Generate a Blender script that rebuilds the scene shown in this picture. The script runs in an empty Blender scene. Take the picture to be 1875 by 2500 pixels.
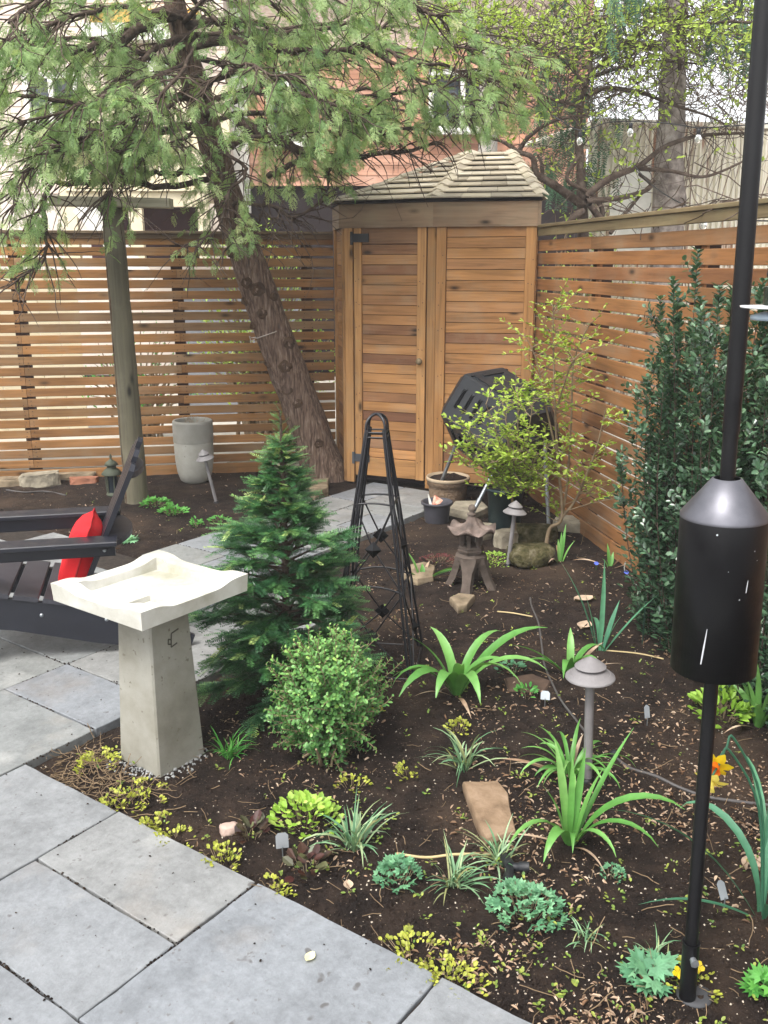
import bpy, math, random
import numpy as np
from mathutils import Vector, Matrix, noise
rnd = random.Random(7)
nr = np.random.default_rng(11)
V = Vector
R = math.radians
S = bpy.context.scene
COL = S.collection

# ---------------------------------------------------------------- camera, sky, sun, exposure
CH = 1.70
FOC = 2270.0
TH = math.atan(610 / FOC)
cam_d = bpy.data.cameras.new('camera')
cam = bpy.data.objects.new('camera', cam_d)
COL.objects.link(cam)
cam.location = (0, 0, CH)
cam.rotation_euler = (math.pi / 2 - TH, 0, 0)
cam_d.sensor_fit = 'VERTICAL'
cam_d.sensor_height = 36
cam_d.lens = 36 * FOC / 2500
cam_d.clip_start = 0.05
cam_d.clip_end = 2000
S.camera = cam

SUN_EL, SUN_AZ = 58, 215          # azimuth clockwise from +Y: behind the camera, to the left
w = bpy.data.worlds.new('World')
S.world = w
w.use_nodes = True
wn = w.node_tree
sky = wn.nodes.new('ShaderNodeTexSky')
sky.sky_type = 'NISHITA'
sky.sun_disc = False
sky.sun_elevation = R(SUN_EL)
sky.sun_rotation = R(SUN_AZ)
sky.air_density = 1.0
sky.dust_density = 3.0
hs = wn.nodes.new('ShaderNodeHueSaturation')
hs.inputs['Saturation'].default_value = 0.10
wn.links.new(sky.outputs[0], hs.inputs['Color'])
wn.links.new(hs.outputs[0], wn.nodes['Background'].inputs[0])
wn.nodes['Background'].inputs[1].default_value = 0.15
sun_d = bpy.data.lights.new('sun', 'SUN')
sun = bpy.data.objects.new('sun', sun_d)
COL.objects.link(sun)
sun_d.energy = 1.15
sun_d.angle = R(25)
sun_d.color = (1.0, 0.95, 0.88)
az = R(SUN_AZ)
sdir = V((math.sin(az) * math.cos(R(SUN_EL)), math.cos(az) * math.cos(R(SUN_EL)), math.sin(R(SUN_EL))))
sun.rotation_euler = sdir.to_track_quat('Z', 'Y').to_euler()
S.view_settings.view_transform = 'Standard'
S.view_settings.look = 'None'
S.view_settings.gamma = 1
S.view_settings.exposure = 1.55
S.view_settings.use_curve_mapping = False

# ---------------------------------------------------------------- helpers: places
CT, ST = math.cos(TH), math.sin(TH)
def ray(u, v):
    x = (u - 937.5) / FOC; y = (v - 1250) / FOC
    return V((x, CT - y * ST, -ST - y * CT))
def G(u, v, z=0.0):                       # point of the photograph at height z
    d = ray(u, v)
    return V((0, 0, CH)) + d * ((z - CH) / d.z)
def PD(u, v, Y):                          # point of the photograph at depth Y
    d = ray(u, v)
    return V((0, 0, CH)) + d * (Y / d.y)
YA = R(10)
def YD(e1, e2, z=0.0):                    # yard frame: e1 along the back fence, e2 along the side fence
    return V((e1 * math.cos(YA) - e2 * math.sin(YA), e1 * math.sin(YA) + e2 * math.cos(YA), z))
E1 = YD(1, 0); E2 = YD(0, 1)
PA = R(54.3)
PO = G(63, 1863)
DA = V((math.cos(PA), math.sin(PA), 0)); DB = V((math.sin(PA), -math.cos(PA), 0))
def PT(a, b, z=0.0):                      # paving frame
    p = PO + DA * a + DB * b
    return V((p.x, p.y, z))
def toPT(x, y):
    dx, dy = x - PO.x, y - PO.y
    return dx * DA.x + dy * DA.y, dx * DB.x + dy * DB.y
def paved(x, y):                          # signed-ish distance: positive inside the paving
    a, b = toPT(x, y)
    def box(a0, a1, b0, b1): return min(a - a0, a1 - a, b - b0, b1 - b)
    return max(box(-6, 0.0, -8, 9), box(-6, 1.83, -8, 0.0), box(-6, 4.25, -1.575, -0.72))
def hgt(x, y):
    d = paved(x, y)
    n = noise.noise(V((x * 1.3, y * 1.3, 3))) * 0.02 + noise.noise(V((x * 5, y * 5, 1))) * 0.012 + noise.noise(V((x * 14, y * 14, 5))) * 0.007
    h = -0.012 + n
    if d > -0.12:
        k = min(1, (d + 0.12) / 0.12)
        h = h * (1 - k) + (-0.026 + n * 0.3) * k
    if d > 0.0:
        h = -0.03 - min(1, d / 0.04) * 0.045
    return h
def GH(u, v, dz=0.0):
    p = G(u, v); p.z = hgt(p.x, p.y) + dz
    return p

# ---------------------------------------------------------------- helpers: objects
WM = {}
def link(name, data, M=None, parent=None):
    o = bpy.data.objects.new(name, data)
    COL.objects.link(o)
    M = Matrix() if M is None else M
    WM[o.name] = M
    if parent is not None:
        o.parent = parent
        o.matrix_local = WM[parent.name].inverted() @ M
    else:
        o.matrix_local = M
    return o
def tag(o, label=None, cat=None, group=None, kind=None):
    if label: o['label'] = label
    if cat: o['category'] = cat
    if group: o['group'] = group
    if kind: o['kind'] = kind
    return o
def thing(name, label, cat, loc=(0, 0, 0), rz=0.0, group=None, M=None):
    M = M or (Matrix.Translation(V(loc)) @ Matrix.Rotation(rz, 4, 'Z'))
    return tag(link(name, None, M), label, cat, group)
def frame(o, x, n):                       # matrix with local x along x, local y along n
    x = V(x).normalized(); n = V(n); n = (n - x * n.dot(x)).normalized(); z = x.cross(n)
    return Matrix(((x.x, n.x, z.x, o[0]), (x.y, n.y, z.y, o[1]), (x.z, n.z, z.z, o[2]), (0, 0, 0, 1)))

class MB:
    def __init__(s): s.v = []; s.f = []; s.sm = []
    def add(s, vs, fs, smooth=False):
        k = len(s.v); s.v += [tuple(v) for v in vs]
        for f in fs: s.f.append(tuple(i + k for i in f)); s.sm.append(smooth)
        return s
    def box(s, c, d, M=None, ch=0.0):
        x, y, z = d[0] / 2, d[1] / 2, d[2] / 2
        if ch <= 0:
            vs = [V((sx * x, sy * y, sz * z)) for sx in (-1, 1) for sy in (-1, 1) for sz in (-1, 1)]
            fs = [(0, 1, 3, 2), (4, 6, 7, 5), (0, 4, 5, 1), (2, 3, 7, 6), (0, 2, 6, 4), (1, 5, 7, 3)]
        else:                             # chamfered along x
            pr = [(y - ch, z), (y, z - ch), (y, -z + ch), (y - ch, -z), (-y + ch, -z), (-y, -z + ch), (-y, z - ch), (-y + ch, z)]
            vs = [V((-x, p[0], p[1])) for p in pr] + [V((x, p[0], p[1])) for p in pr]
            fs = [tuple(range(8)), tuple(reversed(range(8, 16)))] + [(i, i + 8, (i + 1) % 8 + 8, (i + 1) % 8) for i in range(8)]
            fs = [tuple(reversed(f)) for f in fs]
        c = V(c)
        vs = [(M @ v if M else v) + c for v in vs]
        return s.add(vs, fs)
    def tube(s, pts, rad, n=6, cap=True, smooth=True):
        pts = [V(p) for p in pts]
        m = len(pts)
        rs = rad if isinstance(rad, (list, tuple)) else [rad] * m
        t0 = (pts[1] - pts[0]).normalized()
        u = t0.orthogonal().normalized()
        vs = []
        for i in range(m):
            t = (pts[min(i + 1, m - 1)] - pts[max(i - 1, 0)])
            if t.length < 1e-9: t = t0
            t = t.normalized()
            u = (u - t * u.dot(t))
            u = u.normalized() if u.length > 1e-6 else t.orthogonal().normalized()
            w_ = t.cross(u)
            for j in range(n):
                a = 2 * math.pi * j / n
                vs.append(pts[i] + (u * math.cos(a) + w_ * math.sin(a)) * rs[i])
        fs = [(i * n + j, i * n + (j + 1) % n, (i + 1) * n + (j + 1) % n, (i + 1) * n + j) for i in range(m - 1) for j in range(n)]
        s.add(vs, fs, smooth)
        if cap:
            s.add([vs[j] for j in range(n)][::-1], [tuple(range(n))])
            s.add([vs[(m - 1) * n + j] for j in range(n)], [tuple(range(n))])
        return s
    def lathe(s, prof, n=32, M=None, cap=(True, True), smooth=True, jit=0.0):
        vs = []
        for r, z in prof:
            for j in range(n):
                a = 2 * math.pi * j / n
                vs.append(V((r * math.cos(a), r * math.sin(a), z)))
        if M: vs = [M @ v for v in vs]
        fs = [(i * n + j, i * n + (j + 1) % n, (i + 1) * n + (j + 1) % n, (i + 1) * n + j) for i in range(len(prof) - 1) for j in range(n)]
        s.add(vs, fs, smooth)
        if cap[0]: s.add(vs[:n][::-1], [tuple(range(n))])
        if cap[1]: s.add(vs[-n:], [tuple(range(n))])
        return s
    def prism(s, bot, top):
        n = len(bot)
        fs = [tuple(reversed(range(n))), tuple(range(n, 2 * n))] + [(i, (i + 1) % n, (i + 1) % n + n, i + n) for i in range(n)]
        return s.add(list(bot) + list(top), fs)
    def build(s, name, mat, parent=None, M=None, kind=None, world=False):
        # world=True: vertices are in world space; M gives the object's own origin
        me = bpy.data.meshes.new(name)
        vs = s.v
        if world and M is not None:
            Mi = M.inverted(); vs = [tuple(Mi @ V(v)) for v in s.v]
        me.from_pydata(vs, [], s.f)
        me.polygons.foreach_set('use_smooth', s.sm)
        me.materials.append(mat)
        me.update()
        o = link(name, me, M, parent)
        if kind: o['kind'] = kind
        return o

def copies(name, tv, tf, Ms, mat, parent=None, tint=None, M=None, kind='stuff', smooth=False):
    """one mesh of many copies of a small template; Ms: (N,3,4) array"""
    tv = np.asarray(tv, dtype=np.float64); N = len(Ms); nv = len(tv)
    vs = np.einsum('nij,vj->nvi', Ms[:, :, :3], tv) + Ms[:, None, :, 3]
    vs = vs.reshape(-1, 3)
    if M is not None:
        Mi = np.array(M.inverted()); vs = vs @ Mi[:3, :3].T + Mi[:3, 3]
    li = np.concatenate([np.array(f) for f in tf]); ln = np.array([len(f) for f in tf])
    loops = (li[None, :] + (np.arange(N) * nv)[:, None]).ravel()
    lens = np.tile(ln, N)
    me = bpy.data.meshes.new(name)
    me.vertices.add(len(vs)); me.vertices.foreach_set('co', vs.ravel())
    me.loops.add(len(loops)); me.loops.foreach_set('vertex_index', loops)
    me.polygons.add(len(lens))
    me.polygons.foreach_set('loop_start', np.concatenate([[0], np.cumsum(lens)[:-1]]))
    me.polygons.foreach_set('loop_total', lens)
    me.polygons.foreach_set('use_smooth', np.full(len(lens), smooth))
    at = me.attributes.new('tint', 'FLOAT', 'POINT')
    t = np.repeat(nr.random(N) if tint is None else np.asarray(tint), nv)
    at.data.foreach_set('value', t.astype(np.float32))
    me.materials.append(mat)
    me.update(calc_edges=True)
    o = link(name, me, M, parent)
    if kind: o['kind'] = kind
    return o
def TM(pos, xdir, up, sc):                 # arrays -> (N,3,4): template x along xdir, z near up
    pos = np.asarray(pos, float); x = np.asarray(xdir, float); u = np.asarray(up, float); sc = np.asarray(sc, float)
    x = x / (np.linalg.norm(x, axis=1, keepdims=True) + 1e-9)
    y = np.cross(u, x); y /= (np.linalg.norm(y, axis=1, keepdims=True) + 1e-9)
    z = np.cross(x, y)
    if sc.ndim == 1: sc = np.stack([sc] * 3, 1)
    return np.concatenate([np.stack([x * sc[:, :1], y * sc[:, 1:2], z * sc[:, 2:]], 2), pos[:, :, None]], 2)
def rv(n, s=1.0): return nr.normal(0, s, (n, 3))

# ---------------------------------------------------------------- helpers: materials
def C(h):                                  # sRGB hex to linear
    r = [int(h[i:i + 2], 16) / 255 for i in (0, 2, 4)]
    return tuple([(c / 12.92 if c <= 0.04045 else ((c + 0.055) / 1.055) ** 2.4) for c in r] + [1])
class N:
    def __init__(s, name):
        s.m = bpy.data.materials.new(name); s.m.use_nodes = True
        s.t = s.m.node_tree; s.b = s.t.nodes['Principled BSDF']; s.out = s.t.nodes['Material Output']
    def n(s, typ, **kw):
        nd = s.t.nodes.new('ShaderNode' + typ)
        for k, v in kw.items(): setattr(nd, k, v)
        return nd
    def l(s, a, b): s.t.links.new(a, b)
    def coord(s, scale=(1, 1, 1), rand=True, kind='Object'):
        tc = s.n('TexCoord'); mp = s.n('Mapping'); mp.inputs['Scale'].default_value = scale
        if rand:
            oi = s.n('ObjectInfo'); ad = s.n('VectorMath', operation='ADD'); mu = s.n('MATH' if 0 else 'Math', operation='MULTIPLY')
            mu.inputs[1].default_value = 37.7
            s.l(oi.outputs['Random'], mu.inputs[0]); s.l(tc.outputs[kind], ad.inputs[0]); s.l(mu.outputs[0], ad.inputs[1]); s.l(ad.outputs[0], mp.inputs[0])
        else: s.l(tc.outputs[kind], mp.inputs[0])
        return mp.outputs[0]
    def noise(s, vec, scale, detail=4, rough=0.55, dist=0.0):
        t = s.n('TexNoise'); t.inputs['Scale'].default_value = scale; t.inputs['Detail'].default_value = detail
        t.inputs['Roughness'].default_value = rough; t.inputs['Distortion'].default_value = dist
        s.l(vec, t.inputs['Vector']); return t.outputs['Fac']
    def ramp(s, fac, stops, const=False):
        r = s.n('ValToRGB'); e = r.color_ramp.elements
        if const: r.color_ramp.interpolation = 'CONSTANT'
        while len(e) < len(stops): e.new(0.5)
        for i, (p, c) in enumerate(stops):
            e[i].position = p; e[i].color = C(c) if isinstance(c, str) else (c, c, c, 1)
        s.l(fac, r.inputs[0]); return r.outputs['Color']
    def mix(s, fac, a, b, mode='MIX'):
        m = s.n('Mix', data_type='RGBA', blend_type=mode)
        for i, x in ((0, fac), (6, a), (7, b)):
            if isinstance(x, (int, float)): m.inputs[i].default_value = x
            elif isinstance(x, str): m.inputs[i].default_value = C(x)
            elif isinstance(x, tuple): m.inputs[i].default_value = x
            else: s.l(x, m.inputs[i])
        return m.outputs[2]
    def bump(s, fac, strength, dist=0.01):
        b = s.n('Bump'); b.inputs['Strength'].default_value = strength; b.inputs['Distance'].default_value = dist
        s.l(fac, b.inputs['Height']); s.l(b.outputs[0], s.b.inputs['Normal'])
    def done(s, col, rough=0.7, spec=0.4, metal=0.0):
        if isinstance(col, str): s.b.inputs['Base Color'].default_value = C(col)
        else: s.l(col, s.b.inputs['Base Color'])
        if isinstance(rough, (int, float)): s.b.inputs['Roughness'].default_value = rough
        else: s.l(rough, s.b.inputs['Roughness'])
        s.b.inputs['Specular IOR Level'].default_value = spec
        s.b.inputs['Metallic'].default_value = metal
        return s.m

def m_wood(name, pal, grey='7d7060', greyk=0.35, knots=True, gs=1.0, rough=0.75, up=False):
    if len(pal) == 1: pal = pal * 2
    s = N(name); v = s.coord((1, 1, 1))
    oi = s.n('ObjectInfo')
    base = s.ramp(oi.outputs['Random'], [(i / max(1, len(pal) - 1), c) for i, c in enumerate(pal)])
    mp = s.n('Mapping'); mp.inputs['Scale'].default_value = (22 * gs, 22 * gs, 1.2 * gs) if up else (1.2 * gs, 22 * gs, 22 * gs); s.l(v, mp.inputs[0])
    g = s.noise(mp.outputs[0], 1.6, 5, 0.6, 0.8)
    col = s.mix(1.0, base, s.ramp(g, [(0.25, 0.55), (0.5, 0.95), (0.75, 1.2)]), 'MULTIPLY')
    big = s.noise(v, 2.6, 5, 0.65)
    col = s.mix(s.ramp(big, [(0.48, 0.0), (0.72, greyk)]), col, grey)
    blot = s.noise(v, 1.3, 2, 0.5)
    col = s.mix(1.0, col, s.ramp(blot, [(0.3, 0.72), (0.7, 1.25)]), 'MULTIPLY')
    if knots:
        mk = s.n('Mapping'); mk.inputs['Scale'].default_value = (6.5, 6.5, 2.6) if up else (2.6, 6.5, 6.5); s.l(v, mk.inputs[0])
        vo = s.n('TexVoronoi'); vo.inputs['Scale'].default_value = 1.0; s.l(mk.outputs[0], vo.inputs['Vector'])
        k = s.ramp(vo.outputs['Distance'], [(0.05, 0.16), (0.12, 0.75), (0.17, 1.0)])
        col = s.mix(1.0, col, k, 'MULTIPLY')
    s.bump(g, 0.25, 0.004)
    return s.done(col, rough, 0.25)
def m_noise(name, stops, scale=6, rough=0.8, bump=0.3, bscale=40, bdist=0.01, spec=0.3, metal=0.0, stretch=(1, 1, 1), detail=5, rand=True, speck=None, vary=0.0, dist=0.0):
    s = N(name); v = s.coord(stretch, rand)
    f = s.noise(v, scale, detail, 0.6, dist)
    col = s.ramp(f, stops)
    if vary:
        oi = s.n('ObjectInfo'); col = s.mix(1.0, col, s.ramp(oi.outputs['Random'], [(0, 1 - vary), (1, 1 + vary)]), 'MULTIPLY')
    if speck:
        sc, c, p = speck
        col = s.mix(s.ramp(s.noise(v, sc, 2, 0.5), [(p, 0.0), (p + 0.05, 1.0)]), col, c)
    if bump: s.bump(s.noise(v, bscale, 4, 0.6), bump, bdist)
    return s.done(col, rough, spec, metal)
def m_leaf(name, pal, rough=0.45, trans=0.3, spec=0.4, noise_k=0.25):
    s = N(name)
    a = s.n('Attribute', attribute_name='tint')
    col = s.ramp(a.outputs['Fac'], [(i / max(1, len(pal) - 1), c) for i, c in enumerate(pal)])
    v = s.coord((1, 1, 1), False)
    col = s.mix(1.0, col, s.ramp(s.noise(v, 30, 2), [(0.3, 1 - noise_k), (0.7, 1 + noise_k)]), 'MULTIPLY')
    s.done(col, rough, spec)
    tr = s.n('BsdfTranslucent'); s.l(s.mix(1.0, col, (1.0, 1.0, 0.55, 1), 'MULTIPLY'), tr.inputs[0])
    mx = s.n('MixShader'); mx.inputs[0].default_value = trans
    s.l(s.b.outputs[0], mx.inputs[1]); s.l(tr.outputs[0], mx.inputs[2]); s.l(mx.outputs[0], s.out.inputs[0])
    return s.m
def m_plain(name, c, rough=0.5, spec=0.5, metal=0.0, bump=0.0, bscale=80, dirt=None):
    s = N(name); v = s.coord((1, 1, 1))
    f = s.noise(v, 9, 4)
    col = s.mix(1.0, s.mix(0.0, c, c), s.ramp(f, [(0.3, 0.85), (0.7, 1.12)]), 'MULTIPLY')
    if dirt: col = s.mix(s.ramp(s.noise(v, 4, 6, 0.7), [(0.5, 0.0), (0.75, 0.6)]), col, dirt)
    if bump: s.bump(s.noise(v, bscale, 3), bump, 0.003)
    r = s.ramp(s.noise(v, 14, 3), [(0.3, max(0.02, rough - 0.08)), (0.7, min(1, rough + 0.1))])
    return s.done(col, r, spec, metal)

# ---------------------------------------------------------------- materials
def m_soil():
    s = N('soil'); v = s.coord((1, 1, 1), False)
    col = s.ramp(s.noise(v, 9, 8, 0.7), [(0.3, '181311'), (0.5, '29211d'), (0.66, '3a2f28'), (0.8, '54463a')])
    col = s.mix(s.ramp(s.noise(v, 1.1, 3, 0.6), [(0.5, 0.0), (0.75, 0.6)]), col, '5c4b3d')
    col = s.mix(s.ramp(s.noise(v, 120, 2, 0.5), [(0.67, 0.0), (0.71, 0.6)]), col, '85735f')
    s.bump(s.noise(v, 55, 8, 0.75), 1.0, 0.02)
    return s.done(col, 0.95, 0.15)
def m_blue():
    s = N('bluestone'); v = s.coord((1, 1, 1))
    oi = s.n('ObjectInfo')
    base = s.ramp(oi.outputs['Random'], [(0, '73777a'), (0.35, '7d7f7d'), (0.7, '787c81'), (1, '81807b')])
    col = s.mix(1.0, base, s.ramp(s.noise(v, 5, 8, 0.7), [(0.3, 0.7), (0.5, 0.98), (0.7, 1.16)]), 'MULTIPLY')
    col = s.mix(1.0, col, s.ramp(s.noise(v, 34, 6, .75), [(0.3, .8), (.7, 1.15)]), 'MULTIPLY')
    col = s.mix(s.ramp(s.noise(v, 2.2, 5, 0.65), [(0.58, 0.0), (0.76, 0.3)]), col, '8a7e70')
    col = s.mix(s.ramp(s.noise(v, 46, 3, 0.6), [(0.66, 0.0), (0.71, 0.6)]), col, '55524f')
    col = s.mix(s.ramp(s.noise(v, 17, 2, 0.4), [(0.72, 0.0), (0.76, 0.75)]), col, '4a4644')
    col = s.mix(s.ramp(s.noise(v, 3.1, 5, 0.6), [(0.6, 0.0), (0.75, 0.4)]), col, 'b4b4b0')
    s.bump(s.noise(v, 11, 9, 0.68), 0.6, 0.012)
    return s.done(col, 0.62, 0.4)
SOIL = m_soil()
BLUE = m_blue()
W_FENCE = m_wood('fence_wood', ['805a36', '90673f', '86603b', '986d41', '7b5f42', '8d6841'], '7f705c', 0.6)
W_SIDE = m_wood('side_fence_wood', ['83593a', '8e613a', '7b5737', '94673f', '805d3e'], '7d6d5a', 0.6)
W_POSTD = m_wood('dark_post_wood', ['3d2a20', '463026'], '3a3029', 0.3, False)
W_CAP = m_wood('cap_wood', ['6b5a46', '75604a'], '77705e', 0.5, False)
W_CAPG = m_wood('mossy_cap_wood', ['6f6046', '77684c'], '7b755a', 0.5, False)
W_CEDAR = m_wood('cedar_board', ['9d7046', 'a87a4a', '966b43', 'ad7f4f', '805a40', 'a4774b', '75503b'], '8b7962', 0.5)
W_TRIM = m_wood('cedar_trim', ['a17446', '987046', 'a67b4d'], '857459', 0.45)
W_FASCIA = m_wood('fascia_wood', ['75604c', '7d6650'], '79705c', 0.5)
W_SHING = m_wood('shingle_wood', ['a59a86', 'b0a691', '978c7a', 'b9b09e', 'a1957f'], 'a8a091', 0.5, False, 1.0, 0.85)
W_GREYP = m_wood('weathered_post', ['6d6858', '65604f'], '7f7b6b', 0.6, True, 0.7, .85, True)
W_HOUSE = m_wood('house_siding', ['b28269', 'ab7a60', 'b88c76', 'b18570'], 'b89f90', 0.4, False, 0.4)
STONE = m_noise('field_stone', [(0.3, '6e675a'), (0.5, '8a8272'), (0.7, 'a29a88')], 8, 0.9, 0.6, 22, 0.02, 0.2)
STONE_TAN = m_noise('tan_stone', [(0.3, '5f5443'), (0.5, '7c6e5b'), (0.75, '97886f')], 12, 0.9, 0.8, 30, 0.01, 0.2)
STONE_BRN = m_noise('brown_stone', [(0.3, '63513f'), (0.5, '7d6853'), (0.75, '927d68')], 14, 0.85, 0.7, 40, 0.006, 0.25)
STONE_MOSS = m_noise('mossy_stone', [(0.3, '2b281c'), (0.45, '46432b'), (0.58, '5d5740'), (0.72, '7a7362')], 16, 0.95, 1.0, 50, 0.03, 0.1)
BRICK = m_noise('brick_red', [(0.3, '7f5240'), (0.7, '9b6c55')], 8, 0.9, 0.4, 30, 0.01)
CONC = m_noise('concrete', [(0.25, '67645a'), (0.42, '7e7b70'), (0.6, '8f8d84'), (0.8, '9d9b92')], 4, 0.85, 0.25, 90, 0.004, 0.25, speck=(38, '6c685c', 0.68))
CONC_W = m_noise('pale_concrete', [(0.28, '92907f'), (0.45, 'acaaa0'), (0.6, 'bebdb6'), (0.8, 'c9c8c3')], 5, 0.85, 0.3, 90, 0.003, 0.3)
PLANTER = m_noise('planter_concrete', [(0.3, '8f8d84'), (0.6, 'a3a198'), (0.8, 'adaba2')], 5, 0.85, 0.2, 90, 0.003, 0.25, speck=(26, '6f6d66', 0.72))
IRON = m_plain('black_iron', '15151a', 0.4, 0.5)
BLACKP = m_plain('black_powder_coat', '0c0c0f', 0.42, 0.35, 0.0, 0.1, 200)
CONE_M = m_noise('satin_metal', [(0.3, '5f5f65'), (0.7, '75757c')], 12, 0.45, 0.05, 90, 0.002, 0.5, 0.8)
BPLAST = m_plain('black_plastic', '1f2125', 0.45, 0.45, 0.0, 0.25, 300, '2c2b2a')
CHAIR_M = m_plain('chair_polywood', '191b24', 0.42, 0.5, 0.0, 0.1, 120)
CHAIR_T = m_noise('chair_lit_top', [(0.3, '2a2a31'), (0.7, '3a3a41')], 8, 0.42, 0.1, 100, 0.002, 0.5)  # lighter copy of the chair colour: light on upward faces put into it
GALV = m_noise('galvanised', [(0.3, '8d9297'), (0.7, 'aab0b5')], 20, 0.35, 0.05, 90, 0.002, 0.5, 0.8)
LAMP_G = m_noise('lamp_grey', [(0.3, '6a6768'), (0.7, '7c7979')], 12, 0.6, 0.1, 120, 0.002, 0.4)
LANT_G = m_noise('lantern_green', [(0.3, '3d4236'), (0.7, '4f5446')], 12, 0.7, 0.2, 60, 0.004)
CLAYB = m_noise('pagoda_clay', [(0.3, '453d37'), (0.55, '5a5049'), (0.75, '71675d')], 10, 0.9, 0.4, 60, 0.006, 0.2)
CLAYR = m_noise('pagoda_roof_clay', [(0.3, '48403b'), (0.5, '675a53'), (0.64, '7d6f67'), (0.75, '8d7a72')], 14, 0.8, 0.3, 60, 0.005, 0.25)
POT_T = m_noise('textured_pot', [(0.3, '6f5c4b'), (0.7, '8b7660')], 10, 0.9, 1.0, 60, 0.02, 0.2)
POT_K = m_noise('grey_pot', [(0.3, '37363c'), (0.7, '45444a')], 10, 0.6, 0.1, 60, 0.003)
POT_G = m_noise('green_bin', [(0.3, '1d2a2c'), (0.7, '2a393a')], 10, 0.55, 0.1, 60, 0.003)
RED = m_noise('red_cloth', [(0.3, 'b81a20'), (0.7, 'd6262c')], 6, 0.85, 0.3, 120, 0.004, 0.2)
BARK = m_noise('cedar_bark', [(0.3, '392c25'), (0.45, '5f4d42'), (0.58, '7b6759'), (0.74, 'a09184')], 4.0, 0.95, 1.0, 5, 0.03, 0.15, 0, (15, 15, 1.6), 9, dist=0.6)
BARK2 = m_noise('branch_bark', [(0.3, '3a3029'), (0.55, '544840'), (0.8, '786c60')], 14, 0.95, 0.8, 40, 0.02, 0.1)
TWIG = m_noise('pale_twig', [(0.3, '6c5c48'), (0.7, '94836a')], 14, 0.9, 0.4, 60, 0.004)
BARKS = m_noise('spruce_bark', [(0.3, '574e4a'), (0.5, '7f7670'), (0.7, 'a59c95')], 13, 0.95, 0.8, 16, 0.03, 0.1)
KNOT = m_noise('knot_bark', [(0.3, '352821'), (0.7, '64503f')], 12, 0.95, 1.0, 30, 0.03, 0.1)
THUJA = m_leaf('thuja_leaf', ['688a55', '7b9b62', '90ad70', 'a3bb80', 'b6c890', 'c9cf9f', 'd0be94'], 0.6, 0.5)
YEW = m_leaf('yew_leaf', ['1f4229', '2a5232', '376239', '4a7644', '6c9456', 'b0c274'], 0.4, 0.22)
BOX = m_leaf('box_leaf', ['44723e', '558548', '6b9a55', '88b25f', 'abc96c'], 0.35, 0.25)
HOLLY = m_leaf('holly_leaf', ['2b4231', '38533d', '466349', '577557', '7b9878'], 0.22, 0.18, 0.7)
SPRING = m_leaf('spring_leaf', ['7c9a35', '93b03f', 'a9c24c', 'bccf62', '8aa63c'], 0.5, 0.4)
YGREEN = m_leaf('young_leaf', ['93ac45', 'a7bf52', 'bbcf68', '8aa046'], 0.5, 0.45)
STRAP = m_leaf('strap_leaf', ['4d8239', '5d9346', '70a354', '86b368'], 0.4, 0.25, 0.45, 0.12)
DAFL = m_leaf('daffodil_leaf', ['3d7157', '4c8062', '5f9470'], 0.45, 0.2, 0.4, 0.12)
LIRI = m_leaf('lily_turf_leaf', ['4a7250', '5c8560', '7a9c74', '90ab85', '8b8a58'], 0.5, 0.2)
COLUM = m_leaf('columbine_leaf', ['47795a', '588a66', '6c9f77', '85b48a'], 0.55, 0.25)
SEDUM = m_leaf('sedum_leaf', ['747d2c', '8b9334', 'a2a83e', 'b3b650', '7d7a3c'], 0.5, 0.3)
LIME = m_leaf('lime_leaf', ['7fa53c', '95bb4a', 'aecb5e', 'c4d67a'], 0.5, 0.35)
HEUCH = m_leaf('dark_leaf', ['2b1a16', '42211c', '3b3a26', '55573a'], 0.4, 0.1)
GREENP = m_leaf('weed_leaf', ['3f8038', '52963f', '68a94c'], 0.5, 0.3)
LITTER = m_leaf('dry_leaf', ['5f4835', '7a6049', '947a64', 'aa927c', 'bfaa94', '73563f'], 0.8, 0.1)
PALE = m_leaf('fallen_leaf', ['d8d79a', 'e3dfae'], 0.6, 0.2)
WHITE = m_plain('white_paint', 'd9d7d0', 0.5, 0.4)
CREAM = m_noise('cream_paint', [(0.3, 'c9bd9f'), (0.7, 'd9cfb5')], 3, 0.7, 0.05, 40, 0.002, 0.3, vary=0.06)
GLASSD = m_plain('window_glass', '262d33', 0.08, 0.6)
DARKW = m_plain('dark_wall', '231a1b', 0.8, 0.2)
MAROON = m_plain('maroon_wall', '3a2226', 0.7, 0.3)
ASPH = m_noise('neighbour_paving', [(0.3, 'a59f94'), (0.7, 'bbb5aa')], 3, 0.9, 0.2, 40, 0.01)
TAGM = m_plain('zinc_tag', '8f959a', 0.45, 0.5, 0.3)
HOSE = m_plain('grey_hose', '4a4746', 0.6, 0.4)

# ---------------------------------------------------------------- ground
xs = [-400, -120, -40, -15, -8] + list(np.arange(-4.5, 4.51, 0.05)) + [8, 15, 40, 120, 400]
ys = [-300, -80, -20, -4] + list(np.arange(0.5, 9.01, 0.05)) + [12, 18, 40, 120, 600]
gb = MB()
W_ = len(xs)
for y in ys:
    for x in xs:
        fine = -4.6 < x < 4.6 and 0.4 < y < 9.1
        gb.v.append((float(x), float(y), hgt(x, y) if fine else -0.09))
for j in range(len(ys) - 1):
    for i in range(W_ - 1):
        gb.f.append((j * W_ + i, j * W_ + i + 1, (j + 1) * W_ + i + 1, (j + 1) * W_ + i)); gb.sm.append(True)
gb.build('ground', SOIL, kind='structure')
nb = MB()                                   # the neighbours' paving beyond the two fences
nb.prism([YD(-9, 7.98, -.1), YD(2.3, 7.98, -.1), YD(2.3, 14, -.1), YD(-9, 14, -.1)], [YD(-9, 7.98, 0.03), YD(2.3, 7.98, 0.03), YD(2.3, 14, .03), YD(-9, 14, .03)])
nb.build('neighbour_yard', ASPH, kind='structure')
nb = MB()
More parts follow.
